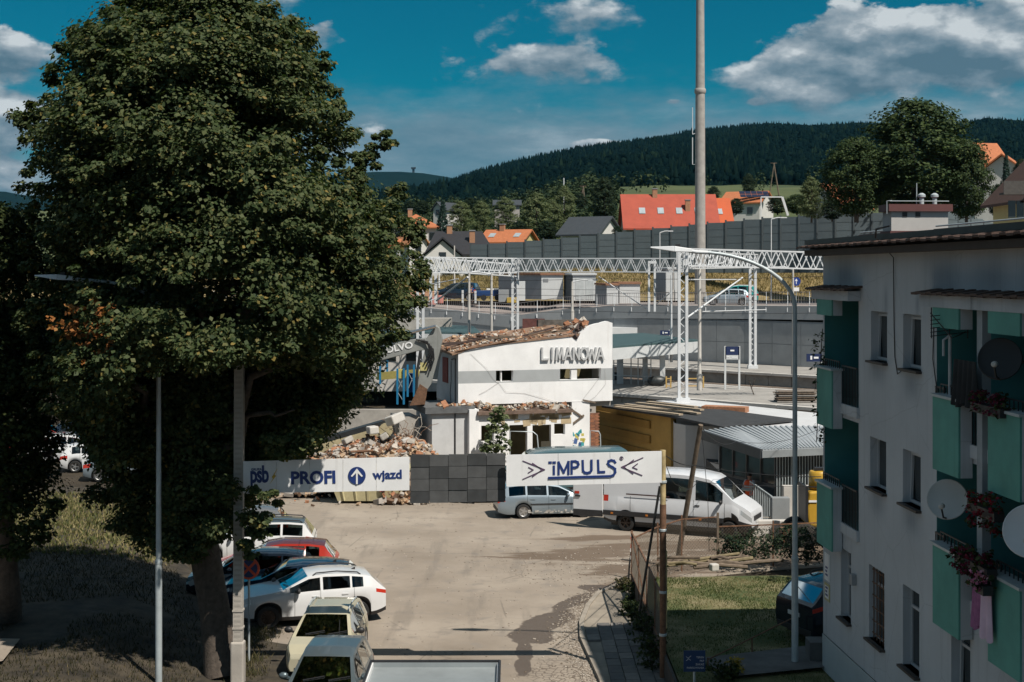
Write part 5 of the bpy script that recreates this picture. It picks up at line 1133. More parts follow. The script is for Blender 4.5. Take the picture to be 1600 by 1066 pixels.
cp = thing('concrete_pole', 'square concrete pole carrying the blue lettered entry sign', 'pole', (P(372, 1066, 36.6).x, 36.6, 0))
q = MB(); q.bar((0, 0, -.1), (0.04, 0, 8.6), .235, .235); q.build('shaft', mat('pole_concrete', (.40, .37, .33), .95, 0, .14, 2, .4, 40), cp)
q = MB()
for k in range(64): q.cbox((.0 + .04*k*.13/8.6, -.119, .35 + k*.13), (.17, .006, .06))
q.build('notches', mat('pole_concrete_worn', (.34, .315, .28), .95), cp)
for z in (1.45, 1.9): q = MB(); q.cbox((.01, 0, z), (.27, .27, .05)); q.build('band', MATS['pole_concrete'], cp)
q = MB(); q.cbox((0, 0, .55), (.34, .34, 1.1)); bevel(q.build('stub', MATS['pole_concrete'], cp), .04)
gp = thing('sign_post', 'rusty yellow steel post at the end of the overhead signs', 'post', (P(1036, 1066, 36.7).x, 36.72, 0))
q = MB(); q.tube([(0, 0, -.1), (0, 0, 4.6)], .085, 12); q.build('post', rust, gp, smooth=50)
q = MB(); q.tube([(0, 0, 4.6), (.0, 0, 6.0)], .075, 12); q.build('upper_post', mat('yellowed_paint', (.42, .33, .17), .8, 0, .3, 6, .3, streak=.4, streak_col=(.16, .08, .04)), gp, smooth=50)
q = MB(); q.tube([(.07, 0, 1.4), (.07, 0, 3.4)], .04, 8); q.build('side_pipe', mat('yellowed_paint', (.42, .33, .17)), gp, smooth=50)
for z in (1.2, 2.3, 3.9, 5.15): q = MB(); q.lathe([(.09, 0), (.10, .01), (.10, .06), (.09, .07)], 12, Matrix.Translation((0, 0, z))); q.build('pipe_clamp', galv, gp)

# overhead row of signs across the road
DS = 36.5; zz = lambda y: HC - (y - HZ) * DS / F; xx_ = lambda x: (x - 800) * DS / F
def board(name, label, x0, x1, yl0, yl1, yr0, yr1, m_, d=DS, th=.05, nseg=5):
    """a board hung across the road: slightly out of level, its bays bent unevenly"""
    X0, X1 = (x0-800)*d/F, (x1-800)*d/F; o = Vector(((X0+X1)/2, d, (HC - ((yl0+yl1+yr0+yr1)/4 - HZ)*d/F)))
    t = thing(name, label, 'sign', o); Z = lambda y: HC - (y - HZ)*d/F - o.z
    for k in range(nseg):
        a, b = k/nseg, (k+1)/nseg; q = MB(); g = .004
        A = lambda s, l, r: l + (r-l)*s
        xs0, xs1 = X0 + (X1-X0)*a - o.x + g, X0 + (X1-X0)*b - o.x - g
        vs = [(xs0, -th/2, Z(A(a, yl1, yr1))), (xs1, -th/2, Z(A(b, yl1, yr1))), (xs1, -th/2, Z(A(b, yl0, yr0))), (xs0, -th/2, Z(A(a, yl0, yr0)))]; vs += [(x, th/2, z) for x, _, z in vs]
        q.add(vs, [(0,1,2,3), (7,6,5,4), (0,4,5,1), (1,5,6,2), (2,6,7,3), (3,7,4,0)]); q.build('panel', m_, t)
    q = MB(); q.bar((X0-o.x, th/2+.03, Z(yl1)+.1), (X1-o.x, th/2+.03, Z(yr1)+.1), .05); q.bar((X0-o.x, th/2+.03, Z(yl0)-.1), (X1-o.x, th/2+.03, Z(yr0)-.1), .05); q.build('rail', dkmetal, t)
    return t, o
psb, po = board('entry_sign', 'white overhead entry sign with blue letters and an arrow in a disc', 380, 640, 721, 771, 714, 766, sign_white)
til = math.atan2((767.5-773) * -1, 0) if False else R(1.35)
def on(o, x, y, d=DS): return ((x-800)*d/F - o.x, -.032, HC - (y-HZ)*d/F - o.z)
RT = (0, -R(1.4), 0)
text('lettering', 'psb', .60, sign_blue, psb, on(po, 406, 753), .012, RT, bold=.018, sx=.62, space=.92)
text('lettering', 'GRUPA', .085, sign_blue, psb, on(po, 401, 735), .012, RT, bold=.002)
text('lettering', 'PROFI', .44, sign_blue, psb, on(po, 490, 755), .012, RT, bold=.016, sx=1.0)
text('lettering', 'wjazd', .31, sign_blue, psb, on(po, 606, 747.5), .012, RT, bold=.009, sx=1.05)
q = MB(); q.lathe([(.001, 0), (.225, 0), (.225, .012), (.001, .012)], 32, Matrix.Rotation(R(90), 4, 'X')); q.build('disc', sign_blue, psb, loc=on(po, 558, 743))
q = MB(); Y = -.022
def poly(q, pts, y): q.add([(x, y, z) for x, z in pts] , [tuple(range(len(pts)))])
q.prism([(-.022, -.215), (.022, -.215), (.022, .07), (.12, -.03), (.155, -.01), (.0, .185), (-.155, -.01), (-.12, -.03), (-.022, .07)], .008, Matrix.Translation((0, -.026, 0)))
q.build('arrow', sign_white, psb, loc=on(po, 558, 743))
q = MB(); q.prism([(-.10, -.20), (-.02, -.06), (-.05, -.02), (.10, .20), (.02, .04), (.06, .01)], .012, Matrix.Translation((0, -.006, 0))); q.build('bolt_mark', mat('sign_yellow', (.55, .36, .04), .5), psb, loc=on(po, 428, 744))
blk = mat('shade_net', (.040, .043, .045), .7, 0, .25, 3, streak=.3, streak_col=(.075, .078, .08))
mp_, mo = board('shade_screen', 'dark grey shade screen between the two white overhead signs', 641, 790, 712, 787, 709, 783, blk, DS + .25, .04, 1)
for c in list(mp_.children):
    if c.name.startswith('panel'): bpy.data.objects.remove(c)
for i in range(5):
    for j in range(4):
        xa, xb = 641 + i*149/5, 641 + (i+1)*149/5; ya = 711 + j*75.5/4 - (xa-641)*.025; yb = ya + 75.5/4
        c = P((xa+xb)/2, (ya+yb)/2, DS + .25) - mo; w, h = (xb-xa)*DS/F, (yb-ya)*DS/F
        if i == j == 0: q = MB(); e_ = P(715.5, 747.2, DS + .29) - mo; q.cbox(e_, (149*DS/F - .02, .01, 75*DS/F - .05), ry=R(1.4)); q.build('backing', blk, mp_)
        q = MB(); q.cbox(c + Vector((0, random.uniform(-.012, .012), 0)), (w - .008, .03, h - .008), rx=random.uniform(-.02, .02)); q.build('mesh_sheet', mat(('shade_net', 'shade_net_b', 'shade_net_c')[(i*2+j) % 3], (.066 + .004*((i+j) % 3), .069 + .004*((i+j) % 3), .071+.004*((i+j) % 3)), .8, 0, .18, 3, .3, 60, streak=.4, streak_col=(.11, .11, .11)), mp_)
imp, io = board('company_sign', 'white overhead sign with large underlined blue capitals between chevrons', 791, 1034, 711, 760, 705, 754, sign_white, DS, .05, 3)
RT2 = (0, -R(1.35), 0)
cv_ = lambda x, y: on(io, 740 + x/5, 700 + y/5)
for nm_, ln_ in (('i', [[(627, 143), (627, 202)]]), ('M', [[(664, 203), (664, 112), (704, 190), (741, 108), (741, 200)]]), ('P', [[(766, 198), (766, 104), (795, 103), (813, 110), (819, 126), (812, 143), (795, 151), (768, 152)]]), ('U', [[(852, 100), (854, 165)] + [(856, 180), (870, 192), (890, 194), (910, 187), (920, 172), (921, 160)] + [(921, 97)]]), ('L', [[(972, 97), (975, 188), (1020, 186)]]),
                 ('S', [[(1106, 112), (1096, 99), (1076, 95), (1055, 102), (1049, 120), (1060, 136), (1085, 148), (1104, 162), (1106, 188), (1092, 210), (1070, 219), (590, 233)]])): strokes('letter_' + nm_.lower() if False else 'letter', ln_, .058, .012, sign_blue, imp, cv_)
strokes('letter_dots', [[(592, 113), (603, 113)], [(624, 113), (635, 113)]], .06, .012, sign_blue, imp, cv_)
plum = mat('sign_plum', (.10, .06, .11), .5)
for ln_ in ([(385, 100), (555, 168), (385, 243)], [(460, 118), (536, 168), (460, 223)], [(430, 150), (466, 170), (428, 193)], [(1322, 75), (1155, 148), (1315, 213)], [(1250, 92), (1174, 148), (1245, 200)], [(1280, 122), (1242, 150), (1278, 165)]): strokes('chevron_mark', [ln_], .022, .012, plum, imp, cv_)
for sg, cx in ():
    q = MB()
    for k, (dx, hgt) in enumerate(((0, 17), (9, 12), (17, 7))):
        # nested arrow strokes
        tip = cx + sg*(17 - k*2 - (0 if k == 0 else 6*k - 6)); q.bar(on(io, tip, 733 - (cx-912)*.02), on(io, tip - sg*hgt*2.0 + sg*k*4, 733 - hgt - (cx-912)*.02), .008, .03); q.bar(on(io, tip, 733 - (cx-912)*.02), on(io, tip - sg*hgt*2.0 + sg*k*4, 733 + hgt - (cx-912)*.02), .008, .03)
    q.build('chevron_mark', mat('sign_plum', (.10, .06, .11), .5), imp)
text('lettering', '®', .14, mat('sign_plum', (.10, .06, .11)), imp, on(io, 971, 719), .012, RT2)

def round_sign(name, label, c, r, kind, post_z):
    t = thing(name, label, 'road sign', (c.x, c.y, post_z))
    z = c.z - post_z; Mx = Matrix.Translation((0, -.03, z)) @ Matrix.Rotation(R(90), 4, 'X')
    q = MB(); q.lathe([(.001, 0), (r, 0), (r, .015), (.001, .015)], 30, Mx)
    q.build('disc', mat('sign_red', (.55, .075, .03), .45) if kind == 'nostop' else mat('sign_royal', (.01, .04, .22), .45), t)
    if kind == 'nostop':
        for k in range(4):
            q = MB(); a0 = k*PI/2 + PI/4 - R(36); pts = [(r*.16*math.cos(k*PI/2+PI/4), z + r*.16*math.sin(k*PI/2+PI/4))] + [(r*.80*math.cos(a0 + i*R(72)/8), z + r*.80*math.sin(a0 + i*R(72)/8)) for i in range(9)]
            Mk = Matrix.Rotation(R(45) * 0, 4, 'Y'); q.prism([(x, zz_) for x, zz_ in pts], .01, Matrix.Translation((0, -.055, 0)))
            q.build('field', mat('sign_navy', (.012, .03, .12), .5), t).rotation_euler = (0, 0, 0)
    else:
        q = MB(); q.prism([(-.03, z-r*.6), (.03, z-r*.6), (.03, z+r*.2), (.16, z+r*.05), (0, z+r*.65), (-.16, z+r*.05), (-.03, z+r*.2)], .01, Matrix.Translation((0, -.056, 0))); q.build('arrow', sign_white, t)
    q = MB(); q.tube([(0, 0, 0), (0, 0, z + r*.8)], .03, 8); q.build('post', galv, t, smooth=50); return t
cs = P(389, 888, 38.6); ns = round_sign('no_stopping_sign', 'round no stopping sign with red cross on blue behind the concrete pole', cs, .30, 'nostop', 0.02)
for c in ns.children:
    if c.name.startswith('field'):   # quarter fields lie between the arms of the cross
        me = c.data; zc = cs.z - .02; me.transform(Matrix.Translation((0, 0, zc)) @ Matrix.Rotation(R(45), 4, 'Y') @ Matrix.Translation((0, 0, -zc)))
# blue notice by the fence
pk = thing('parking_notice', 'small blue notice with white writing at the lower edge', 'sign', (P(1085, 1033, 34).x, 34.0, .2))
c = P(1085, 1033, 34) - pk.location; w, h = 34*34/F, 33*34/F
q = MB(); q.cbox(c, (w, .02, h)); q.build('board', mat('notice_blue', (.008, .035, .11), .5), pk)
wt = mat('notice_text', (.42, .44, .46), .6)
for k, s_ in enumerate(('TEREN', 'PKP', 'ZAKAZ', 'PARKOWANIA')): text('lettering', s_, .062, wt, pk, (c.x + w*.44, c.y - .012, c.z + h*(.14 - k*.165)), .004, None, bold=.0015, align='RIGHT')
q = MB(); y = c.y - .013
for (a, b_) in (((-.20, .06), (-.09, -.03)), ((-.20, -.04), (-.145, .0)), ((-.145, .025), (-.08, .08))): q.bar((c.x + a[0], y, c.z + a[1] + .05), (c.x + b_[0], y, c.z + b_[1] + .05), .004, .012)
q.build('emblem', wt, pk); q = MB(); q.tube([(0, .03, -.1), (0, .03, c.z + h*.4)], .03, 8); q.build('post', galv, pk, smooth=50)

# mesh fence: posts, frames and woven wire
wire_m = bpy.data.materials.new('woven_wire'); wire_m.use_nodes = True
w = NT(wire_m.node_tree); b_ = w.n('ShaderNodeBsdfPrincipled', {'Base Color': (.13, .11, .085, 1), 'Roughness': .7}); w.n('ShaderNodeOutputMaterial', {0: b_.outputs[0]})
fence = thing('mesh_fence', 'sagging wire mesh fence with rusty posts around the raised lawn', 'fence', (3.95, 46, 0))
FB = fence.location
def mesh_bay(a, b, z0, z1, par, step=.10, r=.006):
    a, b = Vector(a), Vector(b); L = (b-a).length; q = MB(); n_ = int(L/step); H = z1 - z0
    d = (b-a)/L
    for k in range(n_+1):
        for sg in (1, -1):
            s0 = k*step; s1 = s0 + sg*H
            lo, hi = max(0, min(L, s0)), max(0, min(L, s1)); zt = z0 + (hi - lo)*sg
            if abs(hi-lo) > .02: q.bar(a + d*lo + Vector((0, 0, z0)), a + d*hi + Vector((0, 0, zt)), r)
            # the part that enters from the side
            
    for k in range(1, int(H/step)):   # diagonals entering at the bay's ends
        zz0 = z0 + k*step
        e = min(L, H - k*step); q.bar(a + Vector((0, 0, zz0)), a + d*e + Vector((0, 0, zz0 + e)), r); q.bar(b + Vector((0, 0, zz0)), b - d*e + Vector((0, 0, zz0 + e)), r)
    return q.build('wire_mesh', wire_m, par)
fp = [(3.95, 36.8), (3.95, 39.2), (3.95, 41.6), (3.93, 44.0), (3.92, 46.5)]
zg = [.72, .74, .74, .74, .55]
for i, (x, y) in enumerate(fp):
    q = MB(); q.bar((x-FB.x, y-FB.y, -.1), (x-FB.x, y-FB.y, 2.15), .055); q.build('post', rust, fence)
for i in range(4):
    (xa, ya), (xb, yb) = fp[i], fp[i+1]; mesh_bay((xa-FB.x, ya-FB.y, 0), (xb-FB.x, yb-FB.y, 0), .72, 2.05, fence)
    q = MB(); q.bar((xa-FB.x, ya-FB.y, 2.08), (xb-FB.x, yb-FB.y, 2.08), .045); q.build('frame_rail', rust, fence); q = MB(); q.bar((xa-FB.x, ya-FB.y, .74), (xb-FB.x, yb-FB.y, .74), .04); q.build('frame_rail', rust, fence)
q = MB(); q.bar((fp[2][0]-FB.x-.02, fp[2][1]-FB.y, .8), (fp[4][0]-FB.x-.02, fp[4][1]-FB.y, 2.1), .05); q.build('brace', rust, fence)
q = MB(); q.box((-.03, 34-46, -.1), (.04, .5, .72)); q.build('base_board', mat('dark_board', (.05, .042, .036), .9, 0, .4, 4, .4, streak=.4), fence)
back = [(3.92, 46.6), (5.0, 48.8), (6.0, 50.3), (7.35, 50.8), (9.4, 51.2), (12, 51.8), (16, 52.4)]
for i, (x, y) in enumerate(back[1:]):
    q = MB(); q.bar((x-FB.x, y-FB.y, -.1), (x-FB.x, y-FB.y, 2.0 - (.35 if i > 2 else 0)), .08 if i == 2 else .05); q.build('post', rust if i != 2 else wood_old, fence)
for i in range(len(back)-1):
    a, b = back[i], back[i+1]; top = 1.85 if i < 3 else 1.5
    mesh_bay((a[0]-FB.x, a[1]-FB.y, 0), (b[0]-FB.x, b[1]-FB.y, 0), .15, top, fence, .12)
    q = MB(); q.bar((a[0]-FB.x, a[1]-FB.y, top), (b[0]-FB.x, b[1]-FB.y, top + (.0 if i else .0)), .04); q.build('frame_rail', rust, fence)
# leaning timber strut, dark leaning bar, wires
def stick(name, label, cat, a, b, r, m_, r1=None, seg=8):
    a, b = Vector(a), Vector(b); t = MB().tube([Vector(), b - a], r, seg, r1).build(name, m_, None, smooth=50, loc=a); return tag(t, label, cat)
stick('timber_strut', 'slanting weathered timber strut in front of the white van', 'pole', G(1058, 881, .1), P(1095, 664, 49.5), .10, wood_old, .085)
stick('steel_bar', 'thin black bar leaning by the sign post', 'bar', P(999, 955, 39), P(1031, 760, 38.4), .035, dkmetal)
def wire(label, pts, r=.012, sag=0.0):
    pts = [Vector(p) for p in pts]; o = pts[0]; out = []
    for a, b in zip(pts, pts[1:]):
        for k in range(9): s = k/8; out.append(a.lerp(b, s) - Vector((0, 0, sag*4*s*(1-s))) - o)
    return tag(MB().tube(out, r, 5).build('overhead_wire', black_pl, None, loc=o), label, 'cable')
wire('black cable from the sign post to the leaning timber strut', [P(1036, 709, 36.8), P(1083, 727, 45), P(1283, 745, 52)], .014, .1)
wire('sagging cable hung over the white van', [P(1038, 716, 36.8), P(1060, 758, 41), P(1090, 752, 48)], .010, .2)
wire('thin line from the strut top down into the fence', [P(1096, 668, 49.4), P(1106, 780, 49.6), P(1108, 862, 49.8)], .010, .02)
wire('black cable along the front of the glazed pavilion', [P(1060, 750, 50), P(1285, 759, 56)], .010, .1)
wire('cable from the strut top along the pavilion roof', [P(1096, 668, 49.4), P(1150, 690, 56), P(1285, 668, 64)], .010, .3)
# warning tape, weeds and junk by the fence corner
t = thing('warning_tape', 'torn red and white warning tape on a crooked stick', 'tape', G(982, 905)); q = MB(); q.tube([(0, 0, -.05), (.03, 0, .5), (.12, 0, 1.1)], .03, 6); q.build('stick', dkmetal, t)
q = MB()
for k in range(7): q.cur = k % 2; q.cbox((.10 + .02*math.sin(k*2), -.03, .75 + k*.13), (.07 - .006*k, .01, .13), ry=.2*math.sin(k))
q.build('ribbon', [mat('tape_white', (.6, .58, .56), .6), mat('tape_red', (.45, .08, .06), .6)], t)
def weed(label, c, n_, h, r, m_, group=None, nm='weed'):
    t = thing(nm, label, 'plant', c, 0, group); C = np.array([(random.gauss(0, r*.5), random.gauss(0, r*.5), random.uniform(.05, h)) for _ in range(n_)])
    Pc, N, s = clump_leaves(C, np.full(n_, .13), np.tile([[0, -.3, .6]], (n_, 1)), 12, .075); leaf_obj('leaves', Pc, N, s, m_, t)
    q = MB()
    for k in range(5): q.tube([(0, 0, 0), (random.uniform(-r, r)*.6, random.uniform(-r, r)*.6, h*.9)], .01, 4)
    q.build('stem', bark, t); return t
GW = 'weeds along the foot of the fence'
for i, (x, y, h, r) in enumerate([(1000, 990, .9, .4), (1010, 1018, 1.0, .4), (985, 965, .5, .35), (1018, 1050, .9, .35), (976, 925, .4, .3), (990, 942, .6, .35)]):
    weed(('tallest dark weeds at the fence beside the dark bar foot', 'dark weeds below the tallest ones at the fence', 'thin weeds beside the lit part of the footway', 'weeds nearest the lower edge by the sign post', 'dry tuft by the warning tape', 'low weeds between the tape and the leaning bar')[i], G(x, y), 60, h, r, m_maple2 if i != 4 else g_dry, GW)
for i, (x, y) in enumerate([(1130, 1060)]): weed(('plants right of the blue notice under the handrail', 'plants just above the blue notice', 'plants inside the fence in the middle of the shade')[i], G(x, y, .7), 40, .35, .35, m_maple2, 'plants on the shaded lawn')
weed('yellow flowering clump on the shaded strip near the blue notice', G(1148, 1052, .7), 20, .35, .22, leafmat('yellow_petals', [(0, (.2, .14, .02)), (1, (.42, .30, .04))], .1))
for i, (x, y, h, r) in enumerate([(1195, 872, .7, .9), (1235, 868, .8, .7), (1150, 872, .6, .7), (1265, 880, .9, .7)]): weed(('tall bramble behind the cut branches', 'tall bramble beside the lamp post', 'low bramble left of the cut branches', 'bramble next to the corner of the apartment block')[i], G(x, y, .4), 130, h*1.3, r, m_dark, 'brambles behind the lawn')
for i, (x, y) in enumerate([(395, 1005), (410, 990), (388, 1035), (382, 1055)]):
    c = G(x, y); pts = np.stack([c.x + RNG.normal(0, .25, 350), c.y + RNG.normal(0, .35, 350), np.full(350, .02)], 1); tag(blades('kerb_grass', pts, .16, .012, g_dry, .9), kind='stuff')
for (x, y, h_, lab) in ((15.0, 45.0, 9.0, 'unseen tree behind the apartment block, added to shade the brambles'), (18.6, 47.0, 10.0, 'taller unseen tree behind the apartment block, added for its shade')): o = dup(KG, (x, y, .5), 1.0, lab); o.scale = (h_*.1,)*3; o['group'] = 'unseen trees behind the apartment block'  # unseen trees, put in for the shade they cast on the brambles
lg = thing('brushwood_pile', 'untidy heap of cut branches and old planks on the lawn edge', 'brushwood', G(1110, 888, .6))
for k in range(16):
    a = random.uniform(-.4, .4); L = random.uniform(.6, 2.2); q = MB(); x, y, z = random.uniform(-1.3, 1.6), random.uniform(-.5, .6), random.uniform(.05, .3)
    q.tube([(x - L/2*math.cos(a), y - L/2*math.sin(a), z), (x, y, z + .06), (x + L/2*math.cos(a), y + L/2*math.sin(a), z + random.uniform(-.05, .1))], random.uniform(.03, .08), 7); q.build('branch', wood_old if k % 3 else mat('split_wood', (.19, .155, .09), .9, 0, .3, 5), lg)
q = MB(); q.cbox((.05, -.5, .14), (.28, .24, .24), .4); bevel(q.build('stone_block', conc_lt, lg), .04)
tag(MB().box((0, -.3, 0), (.9, .3, .5)).build('garden_kerb_stone', mat('garden_concrete', (.10, .10, .098), .95, 0, .3, 1.6, .4, 30, world_xyz=True), None, loc=G(1262, 1030, .7)), 'low broken concrete block at the corner of the apartment block', 'block')
sheet('garden_path', [tuple(G(1100, 1030, .7))[:2], tuple(G(1290, 1008, .7))[:2], tuple(G(1290, 1045, .7))[:2], tuple(G(1120, 1062, .7))[:2]], .745, mat('garden_concrete', (.10, .10, .098), .95, 0, .3, 1.6, .4, 30, world_xyz=True))
hr2 = thing('garden_handrail', 'thin rusty handrail sloping across the shaded lawn', 'handrail', G(1106, 1040, .7))
q = MB(); e = P(1240, 965, 38) - hr2.location; q.tube([(0, 0, .15), e], .02, 6); q.tube([(0, 0, 0), (0, 0, .2)], .02, 6); m = e*.5; q.tube([(m.x, m.y, 0), m + Vector((0,0,.08))], .02, 6); q.tube([(e.x, e.y, 0), e], .02, 6); q.build('rail', rust, hr2)

# skip container
sk = thing('skip_container', 'cream yellow waste skip below the overhead entry sign', 'skip', tuple(G(583, 786))); skm = mat('skip_yellow', (.50, .45, .27), .6, 0, .15, 2.5, .2, streak=.3, streak_col=(.2, .13, .07))
q = MB(); q.add([(-1.6, -.2, .12), (1.25, -.2, .12), (1.25, 1.6, .12), (-1.6, 1.6, .12), (-2.1, -.45, 1.5), (1.6, -.45, 1.5), (1.6, 1.9, 1.5), (-2.1, 1.9, 1.5)], [(0,3,2,1), (0,1,5,4), (1,2,6,5), (2,3,7,6), (3,0,4,7)]); q.add([(-2.0, -.38, 1.3), (1.5, -.38, 1.3), (1.5, 1.8, 1.3), (-2.0, 1.8, 1.3)], [(0,1,2,3)]); q.build('tub', skm, sk)
q = MB(); q.bar((-2.12, -.47, 1.5), (1.62, -.47, 1.5), .1); q.bar((-2.12, 1.92, 1.5), (1.62, 1.92, 1.5), .1); q.bar((-2.12, -.47, 1.5), (-2.12, 1.92, 1.5), .1); q.bar((1.62, -.47, 1.5), (1.62, 1.92, 1.5), .1); q.build('rim', skm, sk)
for x in (-1.3, -.75, -.2, .9): q = MB(); q.bar((x, -.21, .14), (x*1.18, -.47, 1.45), .09); q.build('rib', skm, sk)
q = MB(); q.lathe([(.001, 0), (.19, 0), (.19, .012), (.001, .012)], 20, Matrix.Translation((.45, -.36, .75)) @ Matrix.Rotation(R(80), 4, 'X')); q.build('warning_disc', mat('skip_red', (.35, .05, .05), .5), sk)
q = MB(); q.cbox((.45, -.375, .75), (.22, .01, .05), 0, 0, R(45)); q.cbox((.45, -.378, .75), (.22, .01, .05), 0, 0, R(-45)); q.build('cross_mark', skm, sk)

# grit and litter strewn over the yard
def grit(name, n_, fn, smin, smax, m_):
    D = np.array([(-1,-1,-.4),(1,-1,-.5),(1,1,-.4),(-1,1,-.5),(-.6,-.7,.6),(.8,-.5,.5),(.6,.7,.7),(-.7,.6,.5)]); Fc = np.array([(0,3,2,1),(4,5,6,7),(0,1,5,4),(1,2,6,5),(2,3,7,6),(3,0,4,7)])
    C = np.array([fn() for _ in range(n_)]); s = RNG.uniform(smin, smax, n_) ; a = RNG.uniform(0, 6.28, n_); ca_, sa_ = np.cos(a), np.sin(a); J = D[None] * RNG.uniform(.7, 1.3, (n_, 8, 3)) * s[:, None, None]
    V = np.stack([J[..., 0]*ca_[:, None] - J[..., 1]*sa_[:, None], J[..., 0]*sa_[:, None] + J[..., 1]*ca_[:, None], J[..., 2]*.6], -1) + C[:, None, :]
    return tag(link(name, npmesh(name, V.reshape(-1, 3), (np.arange(n_)[:, None, None]*8 + Fc[None]).reshape(-1, 4), m_)), kind='stuff')
def f_g1():
    k = random.random()
    if k < .35: y = random.uniform(35, 47.5); return (float(np.interp(y, [14, 36.6, 38.8, 41, 42.8, 44.9, 46.6, 47.7], [2.2, 2.2, 2.05, 1.9, 1.97, 2.3, 2.7, 3.4])) - abs(random.gauss(0, .35)), y, .01)
    if k < .6: return (random.gauss(4.5, 3), random.gauss(51, 2.2), .01)
    if k < .8: return (random.gauss(-4.5, 3.2), random.gauss(66.3, 1.2), .01)
    return (random.uniform(-7, 3), random.uniform(36, 62), .005)
grit('gravel', 3800, f_g1, .008, .032, leafmat('grit_stone', [(0, (.16, .13, .10)), (.5, (.28, .24, .20)), (1, (.42, .38, .33))], 0, .9))
# ================================================================ HALF-DEMOLISHED STATION
ST = thing('station_building', 'white half demolished station building with torn off roof', 'building', tuple(G(716, 742))[:2] + (0,), R(17)); sl = ST.location
STM = Matrix.Translation(sl) @ Matrix.Rotation(R(17), 4, 'Z'); SI = STM.inverted()
def SX(px, y0=0.0):
    """distance along the front for a photo column, on the plane local y = y0"""
    k = (px - 800) / F; c, s = math.cos(R(17)), math.sin(R(17))   # X = sl.x + u c - y0 s ; Y = sl.y + u s + y0 c
    return (k*(sl.y + y0*c) - sl.x + y0*s) / (c - k*s)
def SZ(px, py, y0=0.0):
    u = SX(px, y0); Y = sl.y + u*math.sin(R(17)) + y0*math.cos(R(17)); return HC - (py - HZ)*Y/F
def SP(px, py, y0=0.0): return (SX(px, y0), y0, SZ(px, py, y0))
def wallgrid(name, u0, u1, z0, ztop, holes, y, m_, par, th=.3, bands=None):
    """wall in the plane y with holes and a free upper outline ztop(u); holes get reveals"""
    us = sorted({u0, u1, *[h[0] for h in holes], *[h[1] for h in holes], *np.linspace(u0, u1, 30)[1:-1]}); q = MB(); zsl = sorted({z0, *[h[2] for h in holes], *[h[3] for h in holes], *[b for bb in (bands or []) for b in bb[:2]]})
    for i in range(len(us)-1):
        um = (us[i]+us[i+1])/2; za, zb = ztop(us[i]), ztop(us[i+1])
        for j in range(len(zsl)):
            lo = zsl[j]; last = j == len(zsl)-1; hi_a, hi_b = (za, zb) if last else (zsl[j+1], zsl[j+1]); zm = (lo + hi_a)/2
            if any(h[0] < um < h[1] and h[2] < zm < h[3] for h in holes): continue
            q.cur = 1 if bands and any(b[0] < zm < b[1] for b in bands) and not last else 0
            q.add([(us[i], y, lo), (us[i+1], y, lo), (us[i+1], y, hi_b), (us[i], y, hi_a), (us[i], y+th, lo), (us[i+1], y+th, lo), (us[i+1], y+th, hi_b), (us[i], y+th, hi_a)], [(0,1,2,3), (7,6,5,4)] + ([(3,2,6,7)] if last else []))
    q.cur = 0
    for (a, b, c, d) in holes: q.add([(a, y, c), (b, y, c), (b, y, d), (a, y, d), (a, y+th, c), (b, y+th, c), (b, y+th, d), (a, y+th, d)], [(0,4,5,1), (1,5,6,2), (2,6,7,3), (3,7,4,0)])
    q.add([(u1, y, z0), (u1, y+th, z0), (u1, y+th, ztop(u1)), (u1, y, ztop(u1))], [(0,1,2,3)]); q.add([(u0, y, z0), (u0, y+th, z0), (u0, y+th, ztop(u0)), (u0, y, ztop(u0))], [(3,2,1,0)])
    return q.build(name, [m_, mat('band_grey', (.36, .38, .39), .9, 0, .06, 1.5)], par)
UW = SX(957); Zb = SZ(716, 633); band = [(SZ(830, 597), SZ(830, 578))]
top_tab = [(SX(a), SZ(a, b)) for a, b in [(716, 552), (735, 543), (760, 538), (800, 535), (840, 531), (870, 528), (893, 526), (903, 524), (912, 514), (922, 509), (935, 506), (948, 503), (955, 501), (957, 505)]]
ztop = lambda u: lerp_tab(u, top_tab) + .03*math.sin(u*19)
hw_ = [(SX(775), SX(802), SZ(790, 596), SZ(790, 579)), (SX(875), SX(939), SZ(905, 593), SZ(905, 576))]
wallgrid('upper_wall', 0, UW, Zb, ztop, hw_, 0, white_wall, ST, .35, band)
q = MB(); a, b_, c, d = hw_[1]
q.box((a + (b_-a)*.28, .05, c), (a + (b_-a)*.42, .3, d)); q.build('window_pier', white_wall, ST); q = MB(); a, b_, c, d = hw_[0]; q.box((a+(b_-a)*.30, .08, c), (a+(b_-a)*.36, .25, d)); q.build('window_post', white_wall, ST)
dark_in = mat('interior_ochre', (.20, .17, .09), .9, 0, .3, 1.5)
q = MB(); dpt = 4.6; q.box((.1, 2.4, Zb), (UW-.3, 2.6, ztop(1)-.4)); q.build('inner_wall', dark_in, ST)
q = MB(); q.box((.0, .3, Zb-.28), (UW, dpt, Zb+.02)); q.build('upper_floor', concrete, ST)
